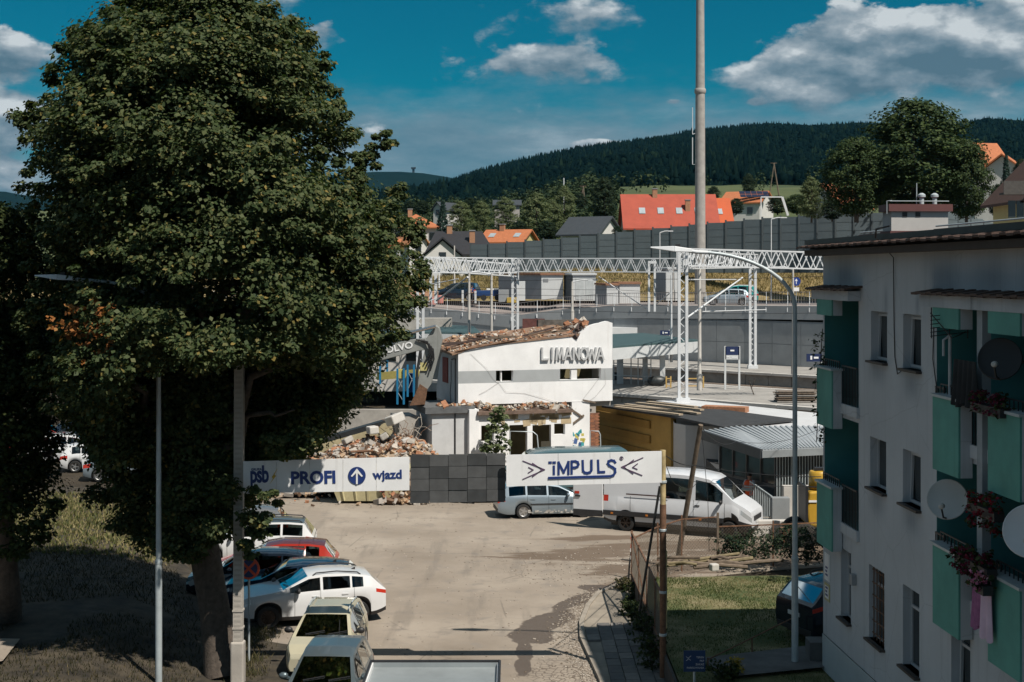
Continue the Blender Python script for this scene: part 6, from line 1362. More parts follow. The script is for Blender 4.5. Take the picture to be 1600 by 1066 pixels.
# gable side: shaded end wall with a red sheet
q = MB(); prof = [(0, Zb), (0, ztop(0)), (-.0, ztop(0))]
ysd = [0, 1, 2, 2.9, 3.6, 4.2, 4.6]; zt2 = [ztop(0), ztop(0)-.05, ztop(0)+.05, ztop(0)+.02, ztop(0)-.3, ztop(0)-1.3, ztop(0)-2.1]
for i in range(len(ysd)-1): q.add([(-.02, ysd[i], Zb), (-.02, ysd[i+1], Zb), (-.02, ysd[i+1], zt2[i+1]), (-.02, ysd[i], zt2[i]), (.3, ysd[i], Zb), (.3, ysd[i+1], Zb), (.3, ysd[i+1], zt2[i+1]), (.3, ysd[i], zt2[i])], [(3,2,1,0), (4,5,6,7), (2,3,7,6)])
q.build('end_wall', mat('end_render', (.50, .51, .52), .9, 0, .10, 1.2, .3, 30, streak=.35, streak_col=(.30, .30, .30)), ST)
q = MB(); q.box((-.07, 2.0, Zb+1.0), (-.02, 3.1, Zb+2.35)); q.build('red_shutter', mat('shutter_red', (.20, .045, .035), .8, 0, .2, 4), ST)
q = MB(); q.tube([(-.06, .4, Zb), (-.06, .4, ztop(0)-.3), (-.06, 1.2, ztop(0)-.4)], .025, 5); q.tube([(-.05, 1.3, ztop(0)-.5), (-.05, 1.3, Zb+1.2), (-.05, 1.5, Zb+.5), (-.05, 1.35, Zb)], .015, 5); q.build('hanging_cable', dkmetal, ST)
# right return and broken roof slab
q = MB(); q.box((UW-.3, .35, Zb), (UW, dpt, ztop(UW)-.35)); q.build('side_wall', white_wall, ST)
q = MB(); q.box((SX(880), dpt-.3, Zb), (UW, dpt, ztop(UW)+.05)); q.build('rear_wall', mat('rear_wall_dark', (.10, .09, .08), .95, 0, .4, 3, .4), ST)
q = MB(); u1r = SX(905)
rp = [(-.35, ztop(0)-.02), (SX(745), ztop(SX(745))+.05), (SX(830), ztop(SX(830))+.05), (u1r, ztop(u1r)-.02)]
for (a, za), (c, zc) in zip(rp, rp[1:]): q.add([(a, -.05, za-.1), (c, -.05, zc-.1), (c, dpt, zc+.2), (a, dpt, za+.1), (a, -.05, za), (c, -.05, zc), (c, dpt, zc+.35), (a, dpt, za+.25)], [(0,3,2,1), (4,5,6,7), (0,1,5,4), (2,3,7,6), (3,0,4,7), (1,2,6,5)])
q.build('broken_roof', mat('roof_rubble', (.24, .15, .10), .95, 0, .35, 4, .5, 12), ST)
def rubble(name, n_, fn, smin, smax, mats, par=None, loc=None, kind='stuff'):
    q = MB()
    for _ in range(n_):
        c, s_ = Vector(fn()), random.uniform(smin, smax) * (1 if random.random() < .9 else 1.8); q.cur = random.randrange(len(mats))
        M = Matrix.Translation(c) @ Matrix.Rotation(random.uniform(0, 6.28), 4, Vector((random.gauss(0, 1), random.gauss(0, 1), random.gauss(0, 1))).normalized())
        a, b, d = s_*random.uniform(.5, 1.2), s_*random.uniform(.4, .9), s_*random.uniform(.25, .6); j = lambda: random.uniform(.7, 1.1)
        vs = [M @ Vector((x*a*j(), y*b*j(), z*d*j())) for x, y, z in ((-1,-1,-1),(1,-1,-1),(1,1,-1),(-1,1,-1),(-1,-1,1),(1,-1,1),(1,1,1),(-1,1,1))]
        q.add(vs, [(0,3,2,1),(4,5,6,7),(0,1,5,4),(1,2,6,5),(2,3,7,6),(3,0,4,7)])
    o = q.build(name, mats, par, loc=loc); return tag(o, kind=kind)
RM = [mat('debris_brick', (.33, .155, .085), .95, 0, .3, 8), mat('debris_plaster', (.46, .42, .37), .95, 0, .2, 6), mat('debris_timber', (.14, .085, .055), .95, 0, .3, 6), mat('debris_concrete', (.34, .31, .28), .95, 0, .2, 6), mat('debris_tan', (.40, .28, .18), .95, 0, .25, 6)]
def froof():
    u = random.uniform(-.3, u1r); y = random.random()**1.5 * dpt*.9; return (u, y, ztop(u) + .02 + y*.07 + random.uniform(0, .06))
rubble('roof_debris', 650, froof, .035, .12, RM, ST)
for k in range(13):
    u = random.uniform(.2, u1r+.2); a = random.uniform(-.25, .35); L = random.uniform(.8, 2.4); y = random.uniform(.2, 2.2); z = ztop(min(u, u1r)) + .25
    q = MB(); q.bar((u-L/2, y, z - L/2*math.sin(a)*.4), (u+L/2, y + random.uniform(-.6, .6), z + L/2*math.sin(a)), .11, .09); q.build('roof_timber', wood_old if k % 2 else mat('charred_wood', (.06, .04, .035), .9, 0, .3, 5), ST)
q = MB(); q.tube([(-.2, -.08, ztop(0)+.1), (SX(800), -.1, ztop(SX(800))+.12), (u1r, -.02, ztop(u1r)+.6)], .03, 5); q.build('bent_gutter', rust, ST)
def fbr():
    u = random.uniform(SX(895), SX(925)); return (u, random.uniform(.1, 2.5), ztop(u) + random.uniform(-.35, .25))
rubble('torn_masonry', 90, fbr, .08, .25, [mat('burnt_brick', (.07, .05, .045), .95, 0, .3, 6), RM[0], RM[1]], ST)
# letters on the front, each its own piece
lm = mat('letter_grey', (.46, .47, .48), .8, 0, .12, 5)
for ch, px in zip('LIMANOWA', (851, 862, 873.5, 887, 899.5, 911.5, 924, 937)):
    gw = max(p_[0] for l_ in GLYPH[ch] for p_ in l_); u_, z_ = SX(px), SZ(px, 561.5); strokes('letter', GLYPH[ch], .095, .13, lm, ST, lambda x, y, u_=u_, z_=z_, gw=gw: (u_ + (x - gw/2)*{'L': 10, 'I': 0, 'N': 9, 'W': 14}.get(ch, 11)*.0338/gw, -.07, z_ + y*.60))
# lower storey, set forward
LY = -1.1; UL0 = SX(664, LY+2.6)
q = MB(); q.box((SX(733, LY), LY-.05, 0), (SX(748, LY), LY+.9, SZ(740, 640, LY))); q.build('porch_pier', white_wall, ST)
lt = SZ(820, 640, LY)
holes = [(SX(796, LY), SX(824, LY), .0, SZ(810, 664, LY)), (SX(832, LY), SX(861, LY), .0, SZ(846, 664, LY)), (SX(866, LY), SX(883, LY), SZ(875, 679, LY), SZ(875, 662, LY)), (SX(752, LY), SX(772, LY), SZ(762, 690, LY), SZ(762, 665, LY))]
wallgrid('lower_wall', SX(748, LY), SX(895, LY), 0, lambda u: lt - .12 + .04*math.sin(u*7), holes, LY, white_wall, ST, .3)
wallgrid('lower_wall', SX(893, 0), SX(921, 0), 0, lambda u: Zb - .02, [], -.05, white_wall, ST, .3)
q = MB(); q.box((SX(748, LY), 2.0, 0), (SX(921, LY), 2.2, Zb-.3)); q.build('inner_wall', dark_in, ST)
q = MB(); q.box((SX(835, LY), .4, 0), (SX(842, LY), .6, 2.6)); q.build('inner_wall', mat('inner_yellow', (.40, .33, .15), .9, 0, .2, 2), ST)
q = MB(); q.box((SX(846, LY), LY+.05, SZ(850, 707, LY)), (SX(861, LY), LY+.1, SZ(850, 690, LY))); q.build('door_board', mat('door_dark', (.05, .045, .03), .8), ST)
q = MB(); q.box((SX(748, LY)-.1, LY-.25, lt-.20), (SX(893, LY), 0, lt-.02)); q.build('canopy_slab', mat('canopy_edge', (.16, .11, .085), .95, 0, .3, 4, .4), ST)
def fcan(): 
    u = random.uniform(SX(750, LY), SX(890, LY)); return (u, random.uniform(LY-.2, -.05), lt + random.uniform(0, .18) + .15*max(0, math.sin(u*1.9)))
rubble('canopy_debris', 230, fcan, .04, .13, RM, ST)
q = MB()
for k in range(26):
    u = random.uniform(SX(775, LY), SX(888, LY)); q.cbox((u, LY-.004, lt - random.uniform(.25, .7)), (random.uniform(.15, .6), .012, random.uniform(.1, .45)), 0, 0, random.uniform(-.3, .3))
q.build('bare_plaster', mat('plaster_ochre', (.45, .36, .23), .95, 0, .15, 3), ST)
# side wing with dark flat edge
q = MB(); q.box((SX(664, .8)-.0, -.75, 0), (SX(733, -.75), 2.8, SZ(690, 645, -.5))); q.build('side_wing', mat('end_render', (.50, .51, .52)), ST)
q = MB(); q.box((SX(664, .8)-.4, -.95, SZ(690, 645, -.5)), (SX(733, -.75)+.25, 2.9, SZ(690, 635, -.5))); q.build('flat_roof', mat('flat_roof_grey', (.11, .115, .12), .9, 0, .2, 3), ST)
rubble('wing_debris', 60, lambda: (random.uniform(SX(680, 0), SX(733, 0)), random.uniform(-.8, -.1), SZ(690, 635, -.5) + .06), .05, .13, RM, ST)
q = MB(); u = SX(711, -.78); q.tube([(u, -.8, 0), (u, -.8, SZ(690, 646, -.5))], .035, 6); q.build('downpipe', dkmetal, ST)
q = MB(); q.box((SX(664, .8)-1.5, .2, 0), (SX(664, .8)-.5, 2.4, SZ(690, 650, 0))); q.build('broken_stub', concrete, ST)
# brick pier under the overhang, graffiti patch, loose cables on the front
bk = MB(); u0, u1 = SX(921, .2), SX(931, .2); q = MB(); q.box((u0, .2, 0), (u1, .55, Zb)); q.build('brick_pier_core', mat('mortar', (.35, .32, .29), .95), ST)
bmx = [MB().box((-.125, -.02, -.035), (.125, .02, .035)).mesh('brick', m__) for m__ in (brick_m, mat('brick_dark', (.20, .09, .055), .9, 0, .3, 6))]
for k in range(36):
    for j in range(2): link('brick', bmx[random.randrange(2)], ST, (u0 + .14 + j*.27 + (k % 2)*.06 - .03, .19, .05 + k*.083))
gu0, gu1, gz0, gz1 = SX(893, -.06), SX(915, -.06), SZ(904, 702, 0), SZ(904, 672, 0); gcol = [mat('spray_teal', (.05, .30, .34), .8), mat('spray_yellow', (.45, .40, .08), .8), mat('spray_blue', (.06, .12, .30), .8)]
q = MB()
for k in range(24): q.cur = k % 3; q.cbox((random.uniform(gu0, gu1), -.055, random.uniform(gz0, gz1)), (random.uniform(.06, .2), .006, random.uniform(.1, .3)), 0, 0, random.uniform(-.8, .8))
tag(q.build('graffiti', gcol, ST), kind='stuff')
q = MB()
for pts in ([(735, 553), (760, 575), (770, 592), (779, 598)], [(779, 598), (790, 612), (820, 615), (850, 622), (890, 636)], [(938, 588), (925, 605), (912, 622), (898, 640)], [(945, 577), (946, 600), (930, 620), (915, 630)], [(779, 598), (760, 610), (748, 617)]):
    q.tube([(SX(x), -.02 - .03*(i % 2), SZ(x, y)) for i, (x, y) in enumerate(pts)], .006, 4)
q.build('loose_cable', mat('cable_grey', (.34, .32, .30), .8), ST)
for (x, y, r) in ((900, 645, .6), (903, 655, -.6), (920, 627, .2)): q = MB(); q.cbox((SX(x), -.1, SZ(x, y)), (.75, .05, .09), 0, 0, r); q.build('dangling_plank', wood_old, ST)
# sapling growing before the front
sap = thing('sapling', 'leafy young tree growing in front of the demolished station', 'tree', tuple(G(778, 752))[:2] + (0,)); sb = sap.location
C = []
for _ in range(130):
    y = random.uniform(638, 712); r = np.interp(y, [638, 660, 690, 712], [5, 16, 22, 24]); x = 775 + random.uniform(-r, r) + (4 if y < 660 else 0); C.append(tuple(P(x, y, sb.y + random.uniform(-.5, .5)) - sb))
Pc, N, s = clump_leaves(np.array(C), np.full(len(C), .16), np.tile([[.1, -.5, .5]], (len(C), 1)), 9, .17); leaf_obj('crown', Pc, N, s, m_birch, sap)
q = MB(); limb(q, (0, 0, 0), P(778, 650, sb.y) - sb, .05, .015, .1, 6, 3); limb(q, (0, 0, 1), P(760, 680, sb.y) - sb, .03, .01, .1, 6, 4); q.build('trunk', bark, sap)
# bent railing hoops in front of the doors
for lab, (xa, xb, ya, yb) in (('bent grey pipe hoop before the open doorways', (797, 845, 674, 712)), ('curved pipe hoop at the corner of the demolished station', (922, 940, 673, 705))):
    a = P(xa, ya, 73.0); t = thing('pipe_hoop', lab, 'railing', (a.x, 73.0, 0)); q = MB(); z = a.z; w_ = (xb-xa)*73/F; q.tube([(0, 0, 0), (0, 0, z), (w_*.75, 0, z-.03), (w_*.88, 0, z-.2), (w_, 0, 0)], .03, 7); q.build('pipe', galv, t, smooth=50)
# rubble heap
hp = tag(bpy.data.objects.new('rubble_heap', None), kind='stuff') if False else None
hc = P(590, 700, 70); hc.z = 0
hv_ = MB(); nx, ny = 26, 16; vs = []; fs = []
def hz_(x, y): return max(-.1, (2.2 * math.exp(-((x+.8)/3.4)**2 - (y/2.6)**2) + 1.2*math.exp(-((x-2.0)/1.5)**2 - ((y+.3)/1.8)**2)) + .28*mnoise.noise((x*1.3, y*1.3, 2)))
for j in range(ny):
    for i in range(nx): x = -6 + i*12/(nx-1); y = -3.5 + j*7/(ny-1); vs.append((x, y, hz_(x, y)))
for j in range(ny-1):
    for i in range(nx-1): a = j*nx+i; fs.append((a, a+1, a+nx+1, a+nx))
hv_.add(vs, fs); heap = tag(hv_.build('rubble_heap', mat('heap_dust', (.30, .23, .17), .95, 0, .3, 3, .6, 14), None, loc=hc), kind='stuff')
def fh():
    x, y = random.gauss(-.3, 2.6), random.gauss(-.6, 1.6); return (x, y, hz_(x, y) + random.uniform(0, .1))
rubble('loose_bricks', 2600, fh, .04, .14, RM, None, hc)
for k, (x, y, s_, lab) in enumerate([(582, 672, .34, 'white lump of broken wall on top of the rubble heap'), (600, 682, .28, 'pale concrete lump near the crest of the rubble heap'), (617, 655, .42, 'tilted grey slab leaning on the wrecked wing'), (560, 700, .24, 'grey concrete block low on the rubble heap'), (634, 690, .3, 'brown masonry block at the foot of the wrecked wing'), (543, 688, .26, 'pale broken block beside the excavator track')]):
    c = P(x, y, 69.5); q = MB(); bm_ = Vector((s_, s_*.7, s_*.55)); q.box(-bm_, bm_, Matrix.Rotation(random.uniform(-.6, .6), 4, 'Y') @ Matrix.Rotation(random.uniform(0, 2), 4, 'Z')); o = bevel(q.build('concrete_lump', (conc_lt, concrete)[k % 2], None, loc=c), .06); tag(o, lab, 'rubble block')
for k, (a, b_, lab) in enumerate([((548, 706), (618, 703), 'long rusty beam lying across the rubble heap'), ((604, 703), (615, 690), 'short rusty beam end sticking out of the rubble'), ((560, 712), (568, 703), 'bent steel bar at the front of the rubble heap')]):
    stick('steel_beam', lab, 'beam', P(*a, 68.4), P(*b_, 68.9), .06, rust)
reb = thing('rebar_tangle', 'tangle of bent rods sprouting from the wrecked wing', 'scrap', P(640, 690, 70)); rb_ = reb.location
for k in range(22):
    a = P(random.uniform(612, 662), random.uniform(690, 708), 70 + random.uniform(-.6, .6)) - rb_; b_ = a + Vector((random.uniform(-1.4, 2.0), random.uniform(-.4, .4), random.uniform(.1, 1.6))); m_ = (a+b_)/2 + Vector((random.uniform(-.5, .5), 0, random.uniform(.2, .6)))
    q = MB(); q.tube([a, (a+m_)/2 + Vector((0, 0, .15)), m_, (m_+b_)/2 + Vector((0, 0, .1)), b_], .016, 4); q.build('rod', rust if k % 2 else mat('rod_pale', (.38, .34, .29), .8), reb)
# scrap behind the mesh panel foot
rubble('scrap_heap', 130, lambda: tuple(Vector((random.uniform(-1.1, 1.1), random.uniform(-.5, .5), abs(random.gauss(0, .3)))) ), .05, .18, RM, None, tuple(G(632, 787)))
# the excavator: boom, stick and tracks show past the tree
exm = mat('excavator_grey', (.25, .26, .25), .55, 0, .12, 2, streak=.3, streak_col=(.10, .095, .085)); exy = mat('excavator_beige', (.42, .36, .22), .6, 0, .2, 2, streak=.35, streak_col=(.2, .15, .1))
ex = thing('excavator', 'grey and beige demolition excavator reaching over the rubble heap', 'excavator', (P(560, 680, 74).x, 74, 0)); eb = ex.location; DX = 74.0
def EP(x, y, dy=0): return P(x, y, DX + dy) - eb
def plate_arm(pts_top, pts_bot, th):
    q = MB(); n_ = len(pts_top); A = [EP(*p) for p in pts_top]; B_ = [EP(*p) for p in pts_bot]; vs = [v + Vector((0, -th/2, 0)) for v in A + B_] + [v + Vector((0, th/2, 0)) for v in A + B_]; fs = []
    for i in range(n_-1):
        fs += [(n_+i, n_+i+1, i+1, i), (2*n_+i, 2*n_+i+1, 3*n_+i+1, 3*n_+i), (i, i+1, 2*n_+i+1, 2*n_+i), (n_+i+1, n_+i, 3*n_+i, 3*n_+i+1)]
    fs += [(0, 2*n_, 3*n_, n_), (n_-1, 2*n_-1, 4*n_-1, 3*n_-1)]; q.add(vs, fs); return q
bm_ = plate_arm([(470, 560), (540, 545), (600, 540), (640, 531), (666, 528)], [(470, 610), (540, 575), (600, 562), (650, 549), (668, 546)], .55); bevel(bm_.build('boom', exm, ex), .03)
st_ = plate_arm([(662, 534), (676, 511), (686, 508), (690, 530), (680, 545)], [(660, 552), (668, 552), (678, 548), (684, 548), (678, 550)], .5)
q = MB(); A = [EP(*p) for p in ((664, 532), (681, 508), (687, 512), (692, 530), (686, 555), (674, 600), (662, 618), (650, 616), (657, 575), (664, 548))]; n_ = len(A)
q.add([v + Vector((0, -.25, 0)) for v in A] + [v + Vector((0, .25, 0)) for v in A], [tuple(reversed(range(n_))), tuple(range(n_, 2*n_))] + [(i, (i+1) % n_, n_+(i+1) % n_, n_+i) for i in range(n_)]); bevel(q.build('stick', exm, ex), .03)
q = MB(); q.tube([EP(575, 535, -.4), EP(620, 525, -.4)], .16, 10); q.build('ram_cylinder', exm, ex, smooth=50); q = MB(); q.tube([EP(618, 525.5, -.4), EP(681, 510, -.4)], .085, 10); q.build('ram_rod', chrome, ex, smooth=50)
for k in range(4): q = MB(); q.tube([EP(650+k*4, 531, -.35), EP(668+k*3, 534+k*4, -.42), EP(672+k*2, 552+k*3, -.42), EP(663+k*3, 568+k*4, -.4)], .045, 6); q.build('hydraulic_hose', black_pl, ex, smooth=60)
q = MB(); q.add([EP(656, 600, -.6), EP(668, 608, -.6), EP(664, 632, -.6), EP(640, 634, -.6), EP(656, 600, .6), EP(668, 608, .6), EP(664, 632, .6), EP(640, 634, .6)], [(3,2,1,0), (4,5,6,7), (0,1,5,4), (1,2,6,5), (2,3,7,6), (3,0,4,7)]); q.build('grab', rust, ex)
q = MB(); q.tube([EP(657, 548, -.45), EP(652, 580, -.45), EP(650, 620, -.45)], .07, 8); q.build('grab_ram', dkmetal, ex)
text('lettering', 'VOLVO', .46, sign_white, ex, EP(620, 548.5, -.30), .02, (0, -R(12), 0), bold=.012, sx=1.15)
q = MB(); q.cbox(EP(662, 573, -.3), (.35, .05, .42)); q.build('maker_plate', mat('plate_lemon', (.5, .45, .2), .6), ex)
# tracks and car body
for dy in (-1.3, 1.3):
    tk = MB(); a, b_ = EP(440, 705, dy), EP(596, 655, dy); c_ = (a+b_)/2; L = 4.6; ang = math.atan2(b_.z-a.z, b_.x-a.x) * .9
    M = Matrix.Translation((c_.x + .6, dy, max(.75, c_.z*.85))) @ Matrix.Rotation(-ang, 4, 'Y'); prof = []
    for k in range(9): al = -PI/2 + PI*k/8; prof.append((L/2 + .48*math.cos(al), .48*math.sin(al)))
    for k in range(9): al = PI/2 + PI*k/8; prof.append((-L/2 + .48*math.cos(al), .48*math.sin(al)))
    tk.prism(prof, .6, M @ Matrix.Translation((0, -.3, 0))); par = tk.build('track', dkmetal, ex)
    fr = MB(); fr.box((-L/2, -.34, -.2), (L/2, -.31, .22), M); fr.build('track_frame', exy, ex)
    q = MB(); q.lathe([(.001, -.1), (.36, -.1), (.36, .1), (.001, .1)], 16, M @ Matrix.Translation((L/2, -.3, 0)) @ Matrix.Rotation(R(90), 4, 'X')); q.build('idler_wheel', exy, ex)
q = MB(); q.box((-6.5, -1.4, 1.6), (-1.6, 1.4, 3.1)); bevel(q.build('upper_body', exy, ex), .12); q = MB(); q.box((-2.9, -1.4, 3.1), (-1.5, -.3, 4.4)); bevel(q.build('cab', glass_dk, ex), .08)
q = MB(); q.box((-3.5, -.5, 3.0), (-2.6, .5, 5.2)); q.build('boom_foot', exm, ex)

# blue racking and tarp boxes behind the heap
rk = thing('storage_rack', 'bright blue steel storage rack with yellow boxes', 'rack', P(630, 630, 80)); ro = rk.location; rkb = mat('rack_blue', (.015, .17, .34), .5, 0, .08)
for (x, y0, y1, d) in ((621, 576, 632, 80), (631, 576, 632, 80), (637, 570, 620, 82.5), (647, 570, 620, 82.5), (605, 563, 590, 84), (594, 568, 600, 84)):
    q = MB(); q.bar(P(x, y1, d) - ro, P(x, y0, d) - ro, .11); q.build('upright', rkb, rk)
for (a, b_, d) in (((621, 590), (631, 610), 80), ((631, 590), (621, 610), 80), ((621, 612), (631, 628), 80), ((637, 580), (647, 600), 82.5), ((647, 585), (637, 610), 82.5)): q = MB(); q.bar(P(*a, d) - ro, P(*b_, d) - ro, .03); q.build('brace', galv, rk)
q = MB(); q.bar(P(590, 588, 84.2) - ro, P(655, 583, 83) - ro, .12, .45); q.build('beam', mat('rack_yellow', (.5, .42, .13), .6), rk)
q = MB(); q.cbox(P(626, 584, 80.2) - ro, (.4, .3, .5)); q.build('yellow_box', mat('rack_yellow', (.5, .42, .13)), rk)
q = MB(); q.cbox(P(642, 598, 83) - ro, (.4, .5, 1.1)); q.build('blue_sheet', mat('rack_navy', (.012, .05, .16), .6), rk)
tag(MB().box((-2.6, -.2, 0), (2.6, .2, 2.2)).build('grey_hoarding', concrete, None, loc=(P(592, 620, 87).x, 87, 0)), 'pale concrete wall behind the blue storage rack', 'wall')

# ================================================================ NEW PAVILION, TUNNEL HEAD, DIGGER
och = mat('ochre_wall', (.46, .285, .080), .85, 0, .10, 1.5, .2, 40, streak=.25, streak_col=(.44, .26, .06))
th = thing('tunnel_head', 'ochre walled stair head beside the demolished station', 'building', (P(1049, 700, 70).x, 70, 0)); tb = th.location
def TP(x, y, d): return P(x, y, d) - tb
ow = lambda pts: [Vector(p) for p in pts]
a0, a1 = TP(1049, 700, 70), TP(915, 640, 84)
q = MB(); z1 = HC - (652-HZ)*70/F; z0 = 0
pA = P(1048, 654, 74.0) - tb; pA.z = 0; pB = P(908, 640, 83) - tb; pB.z = 0; zA = zB = 3.0
q.add([pA, pB, pB + Vector((0, 0, zB)), pA + Vector((0, 0, zA)), pA + Vector((.3, .1, 0)), pB + Vector((.3, .1, 0)), pB + Vector((.3, .1, zB)), pA + Vector((.3, .1, zA))], [(3,2,1,0), (4,5,6,7), (2,3,7,6), (0,4,7,3)]); q.build('ochre_wall', och, th)
dv = (pB-pA).normalized(); nn = Vector((dv.y, -dv.x, 0)); nn = nn if nn.y < 0 else -nn
for k in range(4):
    zc = zA - .55 - k*.78; q = MB(); q.bar(pA + dv*2.0 + nn*.05 + Vector((0, 0, zc)), pA + dv*11.5 + nn*.05 + Vector((0, 0, zc + .1)), .1, .40); q.build('wall_panel', mat('ochre_panel', (.36, .21, .05), .85, 0, .12, 2), th)
q = MB(); zc = HC - (657-HZ)*66/F
cv = []; 
zc = 2.86
for (x, d) in ((1052, 74.4), (1055, 72.6), (1071, 71.8), (1129, 71)): cv.append(P(x, 650, d) - tb)
for a, b_ in zip(cv, cv[1:]):
    q.add([(a.x, a.y, 0), (b_.x, b_.y, 0), (b_.x, b_.y, zc), (a.x, a.y, zc), (a.x, a.y+.3, 0), (b_.x, b_.y+.3, 0), (b_.x, b_.y+.3, zc), (a.x, a.y+.3, zc)], [(0,1,2,3), (7,6,5,4), (3,2,6,7)])
q.build('curved_wall', mat('curved_cement', (.50, .49, .48), .85, 0, .06, 1, streak=.2, streak_col=(.36, .35, .34)), th, smooth=60)
# slatted canopy over it
zq = lambda x, y, z: P(x, y, F*(HC-z)/(y-HZ))
ca = [zq(940, 634, 3.2), zq(1022, 626, 3.2), zq(1245, 655, 3.2), zq(1130, 667, 3.2), zq(1050, 650, 3.2), zq(962, 637, 3.2)]
q = MB(); q.add([c - tb for c in ca] + [c - tb - Vector((0, 0, .10)) for c in ca], [(5,4,3,2,1,0), (6,7,8,9,10,11)] + [(i, (i+1) % 6, 6+(i+1) % 6, 6+i) for i in range(6)]); q.build('canopy_roof', mat('canopy_dark', (.035, .037, .04), .8, 0, .25, 2), th)
for (xa, ya, xb, yb) in ((962, 636, 1064, 648), (962, 633.5, 1080, 643.5), (978, 632, 1092, 646), (995, 629.5, 1097, 640.5), (1012, 628, 1088, 636)):
    a, b_ = zq(xa, ya, 3.3), zq(xb, yb, 3.3); q = MB(); q.bar(a - tb, b_ - tb, .30, .08); q.build('roof_board', mat('pale_board', (.36, .29, .21), .9, 0, .2, 4), th)
# white sheet roof beyond, with scrap on it
wr_ = thing('sheet_roof', 'low white sheet roof with scrap lying on it', 'roof', P(1200, 650, 72)); wo = wr_.location
q = MB(); pr = [zq(1018, 626.5, 3.03), zq(1075, 624.5, 3.03), zq(1310, 649, 3.03), zq(1310, 667, 3.03), zq(1135, 669, 3.03), zq(1242, 656, 3.03)]
q.add([p - wo for p in pr] + [p - wo - Vector((0, 0, .2)) for p in pr], [(5,4,3,2,1,0)] + [(i, (i+1) % 6, 6+(i+1) % 6, 6+i) for i in range(6)]); q.build('sheeting', mat('sheet_white', (.58, .59, .60), .5, 0, .06, 1), wr_)
q = MB(); q.add([(p.x - wo.x, p.y - wo.y, -wo.z) for p in pr] + [(p.x-wo.x, p.y-wo.y, 2.8-wo.z) for p in pr], [(i, (i+1) % 6, 6+(i+1) % 6, 6+i) for i in range(6)]); q.build('shed_wall', conc_grey, wr_)
tag(MB().cbox((0, 0, .15), (2.4, .9, .3), -.4).build('brick_stack', RM[0], None, loc=(P(1133, 641, 77).x, 77, 3.03)), 'flat stack of red bricks lying on the white sheet roof', 'bricks')
# glazed pavilion
pv = thing('glazed_pavilion', 'new glazed pavilion with a corrugated metal roof behind the van', 'building', (P(1190, 760, 62).x, 62, 0)); vo = pv.location
def VP_(x, y, d): return P(x, y, d) - vo
tin2 = mat('corrugated_metal', (.42, .45, .47), .45, .3, .06, 1)
e0 = zq(1096, 674, 3.25); e1 = zq(1190, 704, 3.05); e2 = zq(1320, 698, 3.05); e3 = zq(1320, 666, 3.55); e4 = zq(1150, 667, 3.55)
r_ = [e4, e3, e2, e1, e0]; q = MB(); rz_ = [3.15, 3.2, 3.0, 3.0, 3.05]
base5 = [Vector((p.x - vo.x, p.y - vo.y, z)) for p, z in zip([e0, e1, e2, e3, e4], (3.25, 3.05, 3.05, 3.55, 3.55))]
q.add(base5 + [p - Vector((0, 0, .22)) for p in base5], [(0,1,2,3,4), (9,8,7,6,5)] + [(i, 5+i, 5+(i+1) % 5, (i+1) % 5) for i in range(5)]); q.build('roof', tin2, pv)
for k in range(26):   # standing ribs of the metal roof
    s = (k+.5)/26; a = base5[1].lerp(base5[2], s); b_ = base5[0].lerp(base5[4], s/.25) if s < .25 else base5[4].lerp(base5[3], (s-.25)/.75)
    q = MB(); q.bar(a + Vector((0, 0, .02)), b_ + Vector((0, 0, .02)), .09, .07); q.build('roof_rib', tin2, pv)
fas = mat('fascia_dark', (.045, .05, .055), .5)
q = MB(); q.bar(base5[0] - Vector((0, 0, .16)), base5[1] - Vector((0, 0, .16)), .12, .42); q.build('fascia', fas, pv); q = MB(); q.bar(base5[1] - Vector((0, 0, .16)), base5[2] - Vector((0, 0, .16)), .12, .30); q.build('fascia', mat('fascia_grey', (.22, .24, .25), .5), pv)
# glazed walls: side wall (into depth) and front wall, with floor plinth
gA, gB, gC = P(1126, 700, 65.5) - vo, P(1213, 740, 61.2) - vo, P(1310, 740, 62) - vo
gl2 = mat('shop_glass', (.045, .055, .055), .08, 0, .3, .7, spec=.7)
def glaz(a, b_, z0, z1, n_, par):
    a, b_ = Vector((a.x, a.y, 0)), Vector((b_.x, b_.y, 0)); d = (b_-a)/n_
    for k in range(n_):
        p, r = a + d*k, a + d*(k+1); q = MB(); q.bar(p.lerp(r, .03) + Vector((0, 0, (z0+z1)/2)), p.lerp(r, .97) + Vector((0, 0, (z0+z1)/2)), .03, z1-z0-.1); q.build('pane', gl2, par)
        q = MB(); q.bar(p + Vector((0, 0, z0)), p + Vector((0, 0, z1)), .14); q.build('mullion', fas, par)
    q = MB(); q.bar(b_ + Vector((0, 0, z0)), b_ + Vector((0, 0, z1)), .16); q.bar(a + Vector((0, 0, z0)), b_ + Vector((0, 0, z0)), .12, .14); q.bar(a + Vector((0, 0, z1)), b_ + Vector((0, 0, z1)), .12, .16); q.build('glazing_frame', fas, par)
glaz(gA, gB, 1.35, 3.0, 4, pv); glaz(gB, gC, .9, 2.9, 4, pv)
q = MB()
for k in range(22):
    s = k/22; p = gB.lerp(gC, s); q.bar(Vector((p.x, p.y-.12, .9)), Vector((p.x, p.y-.12, 2.85)), .035)
q.build('screen_bars', mat('bar_pale', (.45, .50, .52), .4, .3), pv)
